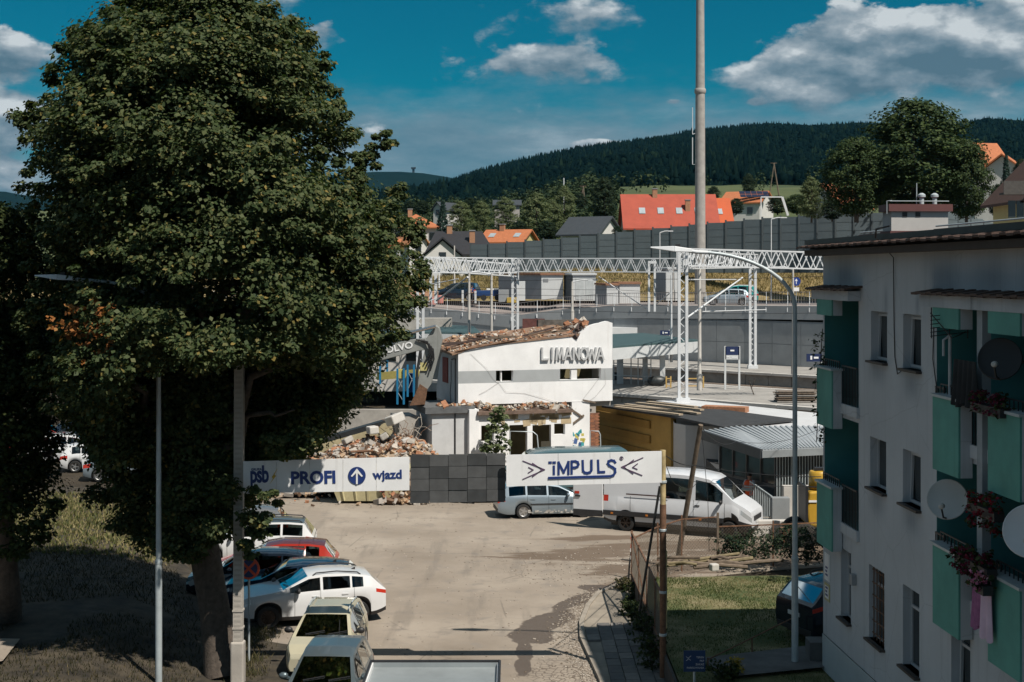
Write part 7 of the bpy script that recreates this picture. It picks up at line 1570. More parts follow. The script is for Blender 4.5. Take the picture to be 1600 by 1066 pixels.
q = MB(); q.add([(gA.x, gA.y, 0), (gB.x, gB.y, 0), (gC.x, gC.y, 0), (gC.x, gC.y+5, 0), (gA.x, gA.y+5, 0)] + [(gA.x, gA.y, 1.35), (gB.x, gB.y, .9), (gC.x, gC.y, .9), (gC.x, gC.y+5, 1.35), (gA.x, gA.y+5, 1.35)], [(0,1,6,5), (1,2,7,6), (2,3,8,7), (4,0,5,9), (5,6,7,8,9)]); q.build('plinth', mat('plinth_dark', (.04, .042, .045), .8, 0, .2, 2), pv)
q = MB(); q.add([(gA.x+.4, gA.y+3.5, 1.3), (gC.x, gC.y+3.5, 1.3), (gC.x, gC.y+3.5, 3.0), (gA.x+.4, gA.y+3.5, 3.0)], [(0,1,2,3)]); q.build('inner_wall', conc_grey, pv)
# ramp railing, pier and low walls before it
rl = thing('ramp_railing', 'dark bar railing of the ramp beside the glazed pavilion', 'railing', (P(1205, 800, 60).x, 60, 0)); q = MB(); a, b_ = P(1172, 800, 61.5) - rl.location, P(1214, 800, 58.5) - rl.location
for k in range(16): s = k/15; p = a.lerp(b_, s); p.z = 0; q.bar(p, p + Vector((0, 0, 1.55 - .35*s)), .03)
p, r = Vector((a.x, a.y, 1.55)), Vector((b_.x, b_.y, 1.2)); q.bar(p, r, .05); q.build('bars', galv, rl)
tag(bevel(MB().box((-.45, -.2, 0), (.28, .2, 1.32)).build('concrete_pier', conc_grey, None, loc=(P(1222, 800, 58.6).x, 58.6, 0)), .02), 'grey concrete pier at the end of the ramp railing', 'pier')
tag(bevel(MB().box((-1.2, -.2, 0), (1.1, .2, .62)).build('low_wall', conc_lt, None, loc=(P(1185, 830, 56.8).x + .4, 57.2, 0)), .02), 'pale low concrete wall in front of the white van', 'wall')
tag(bevel(MB().box((-.1, -.2, 0), (2.6, .25, 1.55)).build('step_wall', conc_lt, None, loc=(P(1228, 800, 60).x, 60.2, 0)), .02), 'pale wall of the pavilion steps behind the yellow roller', 'wall')
# wheeled yellow machine
ym = mat('machine_yellow', (.50, .30, .035), .45, 0, .08, 2); dg_ = thing('wheel_digger', 'yellow wheeled digger half hidden by the apartment block', 'digger', (P(1277, 840, 55.5).x, 55.5, 0)); dg_.scale = (.92, .92, .80)
q = MB(); pr_ = [(-.55, 1.0), (-.62, 1.8), (-.5, 2.65), (.1, 2.72), (1.8, 2.6), (1.8, .9), (-.1, .88)]; q.prism(pr_, 1.5, Matrix.Translation((0, -.75, 0))); bevel(q.build('engine_cover', ym, dg_), .12, 3)
q = MB(); q.lathe([(.42, 0), (.46, .05), (.46, .75), (.40, .85), (.1, .9)], 18, Matrix.Translation((.05, -.2, 2.72))); q.build('counterweight', ym, dg_, smooth=40)
q = MB(); q.cbox((.05, -.2, 3.68), (.4, .4, .12)); q.cbox((-.02, -.66, 3.0), (.14, .08, .2)); q.cbox((.25, -.62, 2.85), (.25, .2, .35)); q.build('cover_fittings', black_pl, dg_)
q = MB(); q.box((-.66, -.78, 1.2), (-.55, .78, 2.9)); q.bar((-.6, -.7, 2.9), (.3, -.7, 2.85), .05); q.build('guard_frame', black_pl, dg_)
q = MB(); q.cbox((-.35, -.78, 2.2), (.35, .02, .10)); q.build('badge', sign_white, dg_)
q = MB(); q.box((-1.0, -.8, .55), (2.0, .8, .95)); q.build('chassis', dkmetal, dg_)
for x in (-.75, 1.0):
    for y in (-1.0, .72): q = MB(); q.lathe([(.2, 0), (.52, .02), (.58, .08), (.58, .25), (.52, .32), (.2, .34)], 20, Matrix.Translation((x, y, .58)) @ Matrix.Rotation(R(-90), 4, 'X')); q.build('wheel', rubber, dg_, smooth=30)
q = MB(); q.cbox((-1.5, -.3, .5), (.2, .8, .6)); q.cbox((-1.25, -.3, .7), (.5, .2, .2)); q.build('blade', rust, dg_)
# ================================================================ STATION AREA
# retaining wall (bastion corner, then along the far platform)
RW = [Vector((-46, 168, 0)), P(560, 470, 146), P(800, 494, 134), P(880, 483, 131.2), P(960, 478, 127), P(1165, 478, 118), P(1300, 478, 112), Vector((40, 97.7, 0))]
RWT = [7.8, 7.6, 6.45, 7.15, 7.57, 7.8, 7.9, 8.1]
rw_ = thing('retaining_wall', 'tall grey panelled retaining wall behind the station tracks', 'wall', (0, 107, 0)); ro = rw_.location
wall_low = [mat('wall_panel_%s' % 'abc'[k], (.27 + .014*k, .285 + .014*k, .295 + .014*k), .9, 0, .10, 1.0, .2, 30, streak=.3, streak_col=(.18, .19, .195), world_xyz=True) for k in range(3)]
wall_top = mat('wall_cap_grey', (.33, .345, .355), .9, 0, .08, .8, streak=.3, streak_col=(.24, .25, .255), world_xyz=True)
for i in range(len(RW)-1):
    a, b = Vector((RW[i].x, RW[i].y, 0)), Vector((RW[i+1].x, RW[i+1].y, 0)); L = (b-a).length; d = (b-a)/L; ta, tb_ = RWT[i], RWT[i+1]; nn = Vector((d.y, -d.x, 0)); nn = nn if nn.y < 0 else -nn
    q = MB(); q.bar(a - ro + Vector((0, 0, ta-.55)), b - ro + Vector((0, 0, tb_-.55)), .5, 1.1); q.build('wall_band', wall_top, rw_)
    q = MB(); q.bar(a - ro + Vector((0, 0, 3)), b - ro + Vector((0, 0, 3)), .22, 7.2); q.build('wall_core', wall_low[0], rw_)
    n_ = max(2, int(L/2.4)); 
    for k in range(n_):
        for j in range(3):
            p = a + d*(L*k/n_ + .015) + nn*.14; r = a + d*(L*(k+1)/n_ - .015) + nn*.14; zc = 1.25 + j*1.75 + .87
            q = MB(); q.bar(p - ro + Vector((0, 0, zc)), r - ro + Vector((0, 0, zc)), .10, 1.72); q.build('wall_panel', wall_low[(k*7 + j*3) % 3], rw_)
q = MB(); c = P(834, 520, 132.0) - ro; q.cbox(c + Vector((0, 0, -.3)), (2.1, .2, 3.2)); q.build('red_gate', mat('gate_red', (.10, .035, .03), .8, 0, .3, 5), rw_)
tag(MB().box((-3, -1, -1.2), (2, 1, 0)).build('concrete_shelf', concrete, None, loc=P(668, 497, 118)), 'stained concrete shelf above the platform shelter', 'wall')
# railing along the top
rg = thing('road_railing', 'long pale railing with bars along the road above the retaining wall', 'railing', (0, 107, 7.3)); go = rg.location
for i in range(len(RW)-1):
    a, b = Vector((RW[i].x, RW[i].y, RWT[i])), Vector((RW[i+1].x, RW[i+1].y, RWT[i+1])); L = (b-a).length; d = (b-a)/L; n_ = max(2, int(L/1.9))
    q = MB()
    for h in (1.12, .15): q.bar(a - go + Vector((0, 0, h)), b - go + Vector((0, 0, h)), .05)
    for k in range(n_*8): p = a + d*(L*k/(n_*8)); q.bar(p - go + Vector((0, 0, .15)), p - go + Vector((0, 0, 1.12)), .022)
    q.build('rail_bars', mat('rail_rosy', (.34, .31, .31), .6, .2), rg)
    for k in range(n_): q = MB(); p = a + d*(L*k/n_); q.bar(p - go + Vector((0, 0, -.35)), p - go + Vector((0, 0, 1.15)), .06); q.cbox(p - go + Vector((0, -.2, -.3)), (.22, .2, .35)); q.build('post', white_met, rg)
# terrace behind it
ft = [(p.x, p.y + .2, z - .35) for p, z in zip(RW, RWT)]; nr = len(RW); bk_ = [(p.x*1.16, max(158.0, p.y + 4), 7.45) for p in RW]; q = MB(); q.add(ft + bk_, [(i, i+1, nr+1+i, nr+i) for i in range(nr-1)])
q.add([ft[-1], (90, 98, 7.6), (110, 158, 7.45), bk_[-1]], [(0,1,2,3)])
tag(q.build('terrace', mat('terrace_paving', (.27, .235, .22), .9, 0, .15, .8, .2, 20, world_xyz=True)), kind='structure')
# sheds and cabins on the terrace
def cabin(label, x0, xm, x1, yt, yb, d, m_side, m_front, m_roof, group=None, depth=3.0):
    """front face between columns xm and x1, receding side between x0 and xm"""
    zb, zt = HC - (yb-HZ)*d/F, HC - (yt-HZ)*d/F; t = thing('site_cabin', label, 'cabin', P((xm+x1)/2, yb, d), 0, group); o = t.location
    A, B_ = (xm-800)*d/F - o.x, (x1-800)*d/F - o.x; C_ = (x0-800)*(d+depth)/F - o.x; h = zt - o.z
    q = MB(); q.box((A, 0, 0), (B_, .15, h)); q.build('front_wall', m_front, t)
    q = MB(); q.add([(A, 0, 0), (C_, depth, 0), (C_, depth, h), (A, 0, h)], [(0,1,2,3)]); q.add([(B_, .1, 0), (B_-.2, depth, 0), (B_-.2, depth, h), (B_, .1, h)], [(0,1,2,3)]); q.add([(C_, depth, 0), (B_-.2, depth, 0), (B_-.2, depth, h), (C_, depth, h)], [(0,1,2,3)]); q.build('side_wall', m_side, t)
    q = MB(); q.add([(A-.1, -.15, h), (B_+.1, -.15, h), (B_, depth, h+.05), (C_-.1, depth, h+.05), (A-.1, -.15, h+.18), (B_+.1, -.15, h+.18), (B_, depth, h+.22), (C_-.1, depth, h+.22)], [(0,3,2,1), (4,5,6,7), (0,1,5,4), (1,2,6,5), (2,3,7,6), (3,0,4,7)]); q.build('roof', m_roof, t)
    return t, A, B_, h
grm = mat('cabin_grey', (.26, .275, .29), .7, 0, .06, 1.5); whm = mat('cabin_white', (.55, .57, .58), .6, 0, .05, 1.5); brr = mat('cabin_brown_roof', (.24, .12, .07), .8, 0, .15, 3)
SG = 'site cabins on the terrace'
t, A, B_, h = cabin('big grey site cabin with a white end and brown roof edge', 779, 846, 880, 430, 468, 141, grm, whm, brr, SG, 4.5)
q = MB(); q.cbox(((A*.8+B_*.2), -.02, h-.5), (.5, .05, .3)); q.build('vent', grm, t); 
t, A, B_, h = cabin('white site cabin with pale double doors', 881, 895, 931, 430, 470, 139, mat('cabin_slate', (.07, .085, .095), .7), whm, whm, SG, 2.5)
for k in range(2): q = MB(); q.cbox((A + (B_-A)*(.3 + .42*k), -.01, h*.46), ((B_-A)*.36, .03, h*.82)); q.build('door', mat('door_pale', (.46, .49, .50), .6), t)
cabin('small white hut with a brown pitched roof, the nearer of two', 930, 948, 966, 446, 476, 134, grm, whm, brr, SG, 2.0)
cabin('small white hut with a brown pitched roof, beside the twin masts', 958, 968, 1000, 444, 474, 136, grm, whm, brr, SG, 2.0)
cabin('tall narrow white cabin next to the tall concrete mast', 1022, 1040, 1062, 421, 470, 138, grm, whm, whm, SG, 2.0)
tag(bevel(MB().box((-.35, -.3, 0), (.35, .3, 1.9)).build('switch_cabinet', whm, None, loc=P(815, 470, 139)), .02), 'white switch cabinet beside the big grey site cabin', 'cabinet')
tag(bevel(MB().box((-.5, -.4, 0), (.5, .4, 1.2)).build('meter_cabinet', grm, None, loc=P(787, 472, 138.5)), .02), 'low grey cabinet in front of the big grey site cabin', 'cabinet')
tag(bevel(MB().box((-.5, -.3, 0), (.5, .3, .5)).build('yellow_crate', mat('crate_yellow', (.4, .28, .06), .8), None, loc=P(800, 473, 138)), .02), 'yellow crate beside the low grey cabinet', 'crate')
# dark van, blue trailer and people on the terrace
car('dark_van', 'dark blue van parked at the dry grass bank above the station', 'van', dict(MPV, L=4.6, top=[(x*1.12, z*1.12) for x, z in MPV['top']], belt=[(x*1.12, z*1.1) for x, z in MPV['belt']], ws=(.97, 1.73), rw=(4.27, 4.52), sides=[(1.35, 2.3), (2.4, 3.3), (3.4, 4.05)], doors=(1.25, 2.33, 3.35), handles=(2.1, 3.1), axles=(.9, 3.75), rails=None), p_dblue, tuple(P(716, 469, 149)), R(160))
bt = thing('boat_trailer', 'low blue trailer with a white cover next to the dark blue van', 'trailer', P(768, 470, 146)); q = MB(); q.prism([(-2.2, .5), (-2.0, 1.0), (2.4, 1.15), (2.6, .9), (2.2, .45)], 1.4); bevel(q.build('hull', mat('trailer_blue', (.015, .05, .16), .4), bt), .05)
q = MB(); q.box((-.5, 0, 1.1), (2.3, 1.4, 1.24)); q.build('cover', sign_white, bt)
for x in (-.8, .6): q = MB(); q.lathe([(.15, -.1), (.3, -.1), (.3, .1), (.15, .1)], 14, Matrix.Translation((x, .0, .3)) @ Matrix.Rotation(R(90), 4, 'X')); q.build('wheel', rubber, bt)
car('teal_pickup', 'teal van with a white top parked below the dry grass bank', 'van', dict(HATCH, top=[(x, z*1.15) for x, z in HATCH['top']]), paint('paint_turquoise', (.02, .25, .24)), tuple(P(1150, 473, 136)), R(175), roof_m=p_white)
car('silver_car', 'silver car behind the railing, in front of the teal van', 'car', HATCH, p_wagon, tuple(P(1135, 477, 128)), R(178))
for (x, y, lab) in ((688, 474, 'pink plastic drum by the railing above the shelter'), (676, 476, 'pink plastic tub beside the pink drum')):
    tag(MB().lathe([(.30, 0), (.34, .1), (.34, .7), (.28, .8)], 14).build('plastic_drum', mat('drum_pink', (.5, .2, .17), .6), None, smooth=40, loc=P(x, y, 143)), lab, 'drum')
tag(bevel(MB().box((-1.6, -1, 0), (1.2, 1, .9)).build('peach_hut', mat('hut_peach', (.45, .25, .15), .8, 0, .1, 2), None, loc=P(666, 469, 147)), .05), 'low peach coloured hut at the left end of the terrace', 'hut')
for k, (x, y) in enumerate(((723, 473), (743, 474))): tag(MB().box((-.1, -.1, 0), (.1, .1, 1.25)).build('white_post', whm, None, loc=P(x, y, 142)), ('white post left of the person in blue', 'white post right of the person in blue')[k], 'post')

# noise barrier: posts and panels with horizontal ribs
nbm = [mat('barrier_panel', (.105, .135, .150), .6, .1, .08, .8), mat('barrier_panel_b', (.115, .145, .160), .6, .1, .08, .8), mat('barrier_panel_c', (.095, .125, .140), .6, .1, .08, .8)]; nbp = mat('barrier_post', (.045, .060, .068), .6)
nb = thing('noise_barrier', 'long dark grey noise barrier of ribbed panels with stepped top', 'barrier', (0, 165, 0)); no = nb.location
topt = [(735, 383), (800, 379), (900, 371), (1000, 360), (1100, 350), (1200, 341), (1300, 335), (1400, 332), (1478, 328), (1500, 333), (1530, 343), (1575, 356)]; dt = [(735, 170), (1000, 163), (1300, 152), (1480, 148), (1575, 165)]
px_ = 735.0
pst = MB().box((-.09, -.12, 0), (.09, .12, 1)).mesh('post', nbp)
while px_ < 1575:
    st_ = 28.5 if px_ < 1475 else 20; xa, xb = px_, px_ + st_; da, db = lerp_tab(xa, dt), lerp_tab(xb, dt); a = P(xa, 0, da); b = P(xb, 0, db); yt = lerp_tab((xa+xb)/2, topt); zt = HC - (yt-HZ)*(da+db)/2/F; z0 = 9.2 + 1.3*max(0, min(1, (px_-850)/150))
    a.z = b.z = 0; d = (b-a); n_ = 7; q = MB(); hh = (zt-z0)/n_
    for k in range(n_):
        zc = z0 + hh*(k+.5); q.bar(a + d*.03 + Vector((0, 0, zc)) - no, b - d*.03 + Vector((0, 0, zc)) - no, .10, hh*.95)
    q.bar(a + d*.03 + Vector((0, .05, (z0+zt)/2)) - no, b - d*.03 + Vector((0, .05, (z0+zt)/2)) - no, .05, zt-z0)
    q.build('panel', nbm[int(px_*7) % 3], nb); o = link('post', pst, nb, a + Vector((0, 0, z0)) - no); o.scale = (1, 1, zt - z0 + .15); px_ += st_
# dry bank grass
n = 26000; yb_ = 156.5 + RNG.random(n)*9; pxb = RNG.uniform(620, 1420, n); xb_ = (pxb-800)*yb_/F; tag(blades('bank_grass', np.stack([xb_, yb_, terr(xb_, yb_) - .05], 1), .45, .05, g_gold, .7), kind='stuff')

# overhead line gantries
def truss(par, a, b, h, w, bays, r=.035, name='truss'):
    a, b = Vector(a), Vector(b); d = (b-a)/bays; s = d.normalized().cross(Vector((0, 0, 1))) * w/2; q = MB()
    for sg in (1, -1):
        for z in (0, -h): q.bar(a + s*sg + Vector((0, 0, z)), b + s*sg + Vector((0, 0, z)), r*2.2)
        for k in range(bays):
            p = a + d*k + s*sg; q.bar(p + Vector((0, 0, -h)), p + d*.5, r*1.5); q.bar(p + d*.5, p + d + Vector((0, 0, -h)), r*1.5)
        q.bar(a + s*sg, a + s*sg + Vector((0, 0, -h)), r*2); q.bar(b + s*sg, b + s*sg + Vector((0, 0, -h)), r*2)
    for k in range(bays+1): p = a + d*k; q.bar(p + s + Vector((0, 0, -h)), p - s + Vector((0, 0, -h)), r*1.3); q.bar(p + s, p - s, r*1.3)
    return q.build(name, white_met, par)
def lattice_mast(par, c, h, w=.5, r=.05):
    c = Vector(c); q = MB(); n_ = int(h/.42)
    for sg in (-1, 1): q.bar(c + Vector((sg*w/2, 0, 0)), c + Vector((sg*w/2, 0, h)), r*4.0, r*3.2)
    for k in range(n_): s = 1 if k % 2 else -1; q.bar(c + Vector((-s*w/2, 0, h*k/n_)), c + Vector((s*w/2, 0, h*(k+1)/n_)), r*.9)
    q.cbox(c + Vector((0, 0, .1)), (w+.35, .5, .3)); return q.build('mast', white_met, par)
g1 = thing('line_gantry', 'white lattice gantry over the tracks with a mast beside the platform shelter', 'gantry', (P(1067, 625, 83).x, 83, 3.0)); o1 = g1.location
zt = HC - (389-HZ)*83/F; lattice_mast(g1, (0, 0, 0), zt - 3.0, .44, .05)
truss(g1, Vector((.2, .0, zt-3.0)), P(1292, 395, 84.5) - o1, .98, .8, 10)
f2 = P(1176, 400, 112); truss(g1, Vector((.1, .4, zt-3.0-.15)), f2 - o1 + Vector((0, 0, .1)), 1.0, .8, 10); lattice_mast(g1, (f2.x - o1.x, f2.y - o1.y, 0), f2.z - 3.0, .42, .06)
q = MB(); e = P(1160, 434, 92) - o1; q.tube([P(1074, 496, 83.5) - o1, e], .05, 8); q.tube([P(1074, 437, 83.5) - o1, P(1150, 437, 95) - o1], .035, 6); q.tube([P(1098, 487, 88) - o1, P(1197, 484, 100) - o1], .035, 6); q.tube([P(1074, 418, 84) - o1, P(1130, 411, 95) - o1], .05, 6); q.build('cantilever_arm', white_met, g1)
g2 = thing('line_gantry', 'wide white lattice gantry behind the demolished station with two masts', 'gantry', (P(657, 520, 106).x, 106, 3.0)); o2 = g2.location
pa, pb, pc = P(657, 402, 106), P(805, 404, 114), P(1066, 404, 110)
lattice_mast(g2, (0, 0, 0), pa.z - 3.0, .42, .06); lattice_mast(g2, (pb.x-o2.x, pb.y-o2.y, 0), pb.z - 3.0, .42, .06)
truss(g2, pa - o2, pb - o2, 1.15, .8, 9); truss(g2, pa - o2 + Vector((.2, 4, .0)), pb - o2 + Vector((0, 3, -.45)), 1.0, .8, 9); truss(g2, pb - o2, pc - o2, 1.05, .8, 15)
q = MB()
for x in (1014, 1023): q.bar(P(x, 408, 111) - o2, P(x, 487, 111) - o2, .16)
q.bar(P(1014, 410, 111) - o2, P(1023, 410, 111) - o2, .2); q.build('hanging_frame', white_met, g2)
q = MB()
for x, y1, d in ((673, 472, 112), (681, 474, 112)): q.bar(P(x, 425, d) - o2, P(x, y1, d) - o2, .22)
q.build('hanging_frame', white_met, g2)
q = MB(); q.tube([P(682, 470, 109) - o2, P(731, 433, 104) - o2], .07, 6); q.tube([P(660, 447, 106) - o2, P(716, 436, 104) - o2], .035, 6); q.tube([P(640, 485, 106) - o2, P(682, 466, 106) - o2], .04, 6); q.build('cantilever_arm', white_met, g2)
q = MB(); q.tube([P(935, 432, 112) - o2, P(1012, 484, 112) - o2], .04, 6); q.tube([P(1022, 478, 112) - o2, P(1047, 458, 110) - o2], .05, 6); q.build('cantilever_arm', white_met, g2)
for k, (p, r) in enumerate(((P(640, 438, 104), P(1290, 432, 88)), (P(640, 455, 104), P(1290, 470, 96)), (P(640, 485, 108), P(1290, 489, 92)), (P(660, 445, 112), P(1290, 462, 104)))):
    wire(('upper', 'second', 'lowest', 'third')[k] + ' of the thin contact wires strung between the gantries', [p, (p+r)/2, r], .014, .1)
# platform lamps and slender posts
def slim_post(label, x, yt, yb, d, r=.07, arm=0.0, group='slender lamp posts about the station'):
    b = P(x, yb, d); t = thing('platform_lamp', label, 'lamp post', b, 0, group); h = (yb-yt)*d/F; q = MB(); q.tube([(0, 0, 0), (0, 0, h)], r, 8, r*.7); q.tube([(0, 0, 0), (0, 0, 1.0)], r*1.35, 8); q.build('post', white_met if r < .1 else conc_lt, t, smooth=50)
    if arm: q = MB(); q.tube([(0, 0, h-.05), (arm*.6, 0, h+.12), (arm, 0, h+.12)], .05, 6); q.cbox((arm*1.25, 0, h+.12), (abs(arm)*.6, .22, .10)); q.build('luminaire', white_met, t)
    return t
slim_post('thick pale lamp post on the near platform beside the shelter', 1093, 415, 610, 88, .13)
slim_post('slim lamp post behind the white station front', 894, 440, 505, 112, .12, 1.3)
slim_post('lamp post with a short arm in front of the bastion corner', 733, 425, 545, 105, .12, 1.5)
slim_post('lamp post right of the bastion corner', 768, 428, 545, 103, .11, -1.5)
slim_post('short signal post on the near platform beneath the gantry', 1049, 430, 566, 99, .08)
slim_post('tall lamp post in front of the far platform with a curved arm', 1239, 420, 585, 100, .10, -1.0)
slim_post('street lamp with a curved arm in front of the noise barrier below the red roof', 1031, 363, 460, 150, .06, .9)
slim_post('street lamp with a curved arm before the right part of the noise barrier', 1205, 342, 470, 142, .06, 1.0)
slim_post('thin pole before the black roofed house', 710, 384, 450, 160, .10); slim_post('short thin pole behind the gantry truss', 686, 400, 450, 160, .09)
# tall tube mast
tm_ = thing('tall_mast', 'very tall round concrete mast rising out of the picture', 'mast', P(1094, 475, 134)); q = MB(); q.tube([(0, 0, 0), (0, 0, 19.9)], .52, 20, .44); q.lathe([(.47, 19.8), (.54, 19.9), (.54, 20.2), (.47, 20.3)], 20); q.tube([(0, 0, 20.2), (0, 0, 34)], .43, 20, .34); q.build('shaft', mat('mast_concrete', (.33, .315, .295), .9, 0, .14, 2, .35, 25, streak=.25, streak_col=(.22, .21, .2)), tm_, smooth=40)
q = MB(); mo_ = tm_.location; q.tube([P(1092, 257, 134) - mo_, P(1082, 257, 133.9) - mo_, P(1082, 215, 133.9) - mo_], .045, 6); q.tube([P(1082, 210, 133.9) - mo_, P(1082, 168, 133.9) - mo_], .035, 6); q.tube([P(1092, 207, 134) - mo_, P(1082, 210, 133.9) - mo_], .03, 6); q.build('side_aerial', white_met, tm_)
slim_post('thinner post close to the foot of the tall concrete mast', 1052, 410, 470, 136, .12)
# platform shelters
teal_roof = mat('shelter_roof', (.045, .085, .090), .6, 0, .1, 1.5)
def shelter(label, corners, z, posts, par_h, loc, group='platform shelters'):
    t = thing('platform_shelter', label, 'shelter', loc, 0, group); o = t.location; C_ = [Vector((c.x, c.y, z)) - o for c in corners]; n_ = len(C_); q = MB()
    q.add(C_ + [c + Vector((0, 0, .18)) for c in C_], [tuple(reversed(range(n_))), tuple(range(n_, 2*n_))] + [(i, (i+1) % n_, n_+(i+1) % n_, n_+i) for i in range(n_)]); q.build('roof', teal_roof, t)
    q = MB(); cen = sum(C_, Vector())/n_; I = [c.lerp(cen, .16) - Vector((0, 0, .75)) for c in C_]; q.add(C_ + I, [(i, n_+i, n_+(i+1) % n_, (i+1) % n_) for i in range(n_)] + [tuple(reversed(range(n_, 2*n_)))]); q.build('soffit', whm, t); a_, b_ = C_[0], C_[1]; nn = (b_-a_).cross(Vector((0, 0, 1))).normalized(); q = MB(); q.bar(a_ + nn*.06 + Vector((0, 0, -.30)), b_ + nn*.06 + Vector((0, 0, -.30)), .1, .72); q.build('fascia', whm, t)
    for p in posts: q = MB(); q.bar(Vector((p.x, p.y, 3.0)) - o, Vector((p.x, p.y, z-.3)) - o, .34); q.build('column', whm, t)
    return t
def zp(x, y, z): d = F*(HC-z)/(y-HZ); return P(x, y, d)
cs_ = [zp(955, 546, 5.75), zp(1092, 535, 5.75), zp(1005, 524, 5.75), zp(930, 527, 5.75)]
sh = shelter('white platform shelter with a dark teal roof beside the station front', cs_, 5.75, [zp(1035, 602, 3.0), zp(1008, 595, 3.0), zp(968, 600, 3.0)], 2, P(1000, 605, 92))
so = sh.location
for k, x in enumerate((959, 973, 986, 997, 1006, 1017)):
    q = MB(); p = zp(x, 600 + k*.4, 3.0); q.bar(Vector((p.x, p.y, 3.0)) - so, Vector((p.x, p.y, 5.1)) - so, .07); q.build('glazing_bar', whm, sh)
for z in (3.6, 4.4, 5.05): q = MB(); a, b = zp(959, 600, 3.0), zp(1017, 602.4, 3.0); q.bar(Vector((a.x, a.y, z)) - so, Vector((b.x, b.y, z)) - so, .05); q.build('glazing_rail', whm, sh)
cs2 = [zp(655, 523, 5.9), zp(752, 524, 5.9), zp(740, 513, 5.9), zp(650, 509, 5.9)]
sh2 = shelter('white platform shelter with a teal roof behind the excavator arm', cs2, 5.9, [zp(706, 560, 3.0), zp(720, 561, 3.0), zp(700, 552, 3.0), zp(740, 561, 3.0)], 2, P(700, 560, 118))
lf = thing('lift_tower', 'low white lift housing with a window strip behind the teal roofed shelter', 'lift housing', zp(724, 515, 3.0)); lo_ = lf.location; zt_ = HC - (494-HZ)*lo_.y/F
q = MB(); q.box((-1.9, 0, 0), (1.6, 2.5, zt_-lo_.z)); q.build('housing', whm, lf); q = MB(); q.box((-1.6, -.05, zt_-lo_.z-1.2), (1.2, -.0, zt_-lo_.z-.85)); q.build('window_strip', glass_dk, lf)
lf2 = thing('lift_tower', 'low white lift housing with dark slots behind the near shelter', 'lift housing', zp(978, 560, 3.0)); lo_ = lf2.location; zt_ = HC - (512-HZ)*lo_.y/F
q = MB(); q.box((-2.0, 0, 0), (1.05, 2.0, zt_-lo_.z)); q.build('housing', whm, lf2)
for x in (-1.2, .1): q = MB(); q.box((x, -.05, zt_-lo_.z-1.0), (x+.85, 0, zt_-lo_.z-.6)); q.build('slot', black_pl, lf2)
wl = thing('waiting_building', 'pale flat roofed building with a dark window band left of the shelters', 'building', P(615, 560, 112)); q = MB(); q.box((-6, 0, -2.6), (4.6, 5, 1.6)); q.build('wall', conc_lt, wl)
q = MB(); q.box((-6.2, -.3, 1.6), (4.8, 5.2, 2.0)); q.build('roof', teal_roof, wl)
for x in (-4.4, -1.7, 1.0): q = MB(); q.box((x, -.06, -.2), (x+1.9, 0, 1.1)); q.build('window', glass_dk, wl)
# station name boards and signs on the platforms
nvy = mat('station_navy', (.012, .025, .085), .5)
def two_post_sign(label, xa, xb, yt, yb, d, z_board, lines):
    a, b = P(xa, yb, d), P(xb, yb, d); t = thing('station_sign', label, 'sign', (a+b)/2); o = t.location; h = (yb-yt)*d/F; w = (b-a).length
    for sg in (-1, 1): q = MB(); q.bar((sg*w/2, 0, 0), (sg*w/2, 0, h), .12); q.build('post', whm, t)
    q = MB(); q.cbox((0, -.02, h-.30), (w, .08, .55)); q.build('name_board', nvy, t); q = MB(); q.cbox((0, -.02, h-.72), (w, .08, .28)); q.build('info_board', whm, t)
    q = MB(); q.cbox((0, -.07, h-.28), (w*.28, .01, .10)); q.cbox((-w*.3, -.07, h-.70), (w*.2, .01, .06)); q.cbox((w*.15, -.07, h-.72), (w*.4, .01, .06)); q.build('board_mark', [sign_white], t)
two_post_sign('dark blue station name board on two white posts', 1133, 1155, 541, 613, 92, 0, 2)
def plate_sign(label, x, y, w_px, h_px, d, yb=None, mark=True):
    c = P(x, y, d); yb = yb or y + 30; t = thing('platform_sign', label, 'sign', P(x, yb, d)); h = (yb-y)*d/F; q = MB(); q.cbox((0, 0, h), (w_px*d/F, .08, h_px*d/F)); q.build('board', nvy, t)
    q = MB(); q.cbox((-.2*w_px*d/F, -.06, h), (w_px*d/F*.12, .01, h_px*d/F*.5)); q.cbox((.12*w_px*d/F, -.06, h), (w_px*d/F*.3, .01, h_px*d/F*.25)); q.build('pictogram', sign_white, t)
    q = MB(); q.bar((w_px*d/F*.45, .06, 0), (w_px*d/F*.45, .06, h + .2), .09); q.build('post', whm, t); return t
plate_sign('small dark blue pictogram sign above the near shelter', 1039, 520, 15, 7, 104, 568); plate_sign('small dark blue pictogram sign beside the teal roofed shelter', 743, 522, 15, 7, 110, 560)
plate_sign('dark blue double sign on a white post by the apartment corner', 1272, 559, 24, 12, 80, 630)
cs = P(1244, 440, 136); rs = round_sign('direction_sign', 'round blue sign with a white arrow above the retaining wall', cs, .42, 'arrow', 7.3)
q = MB(); q.cbox((0, -.02, cs.z - 7.3 - .75), (.55, .03, .35)); q.build('sub_plate', sign_white, rs)
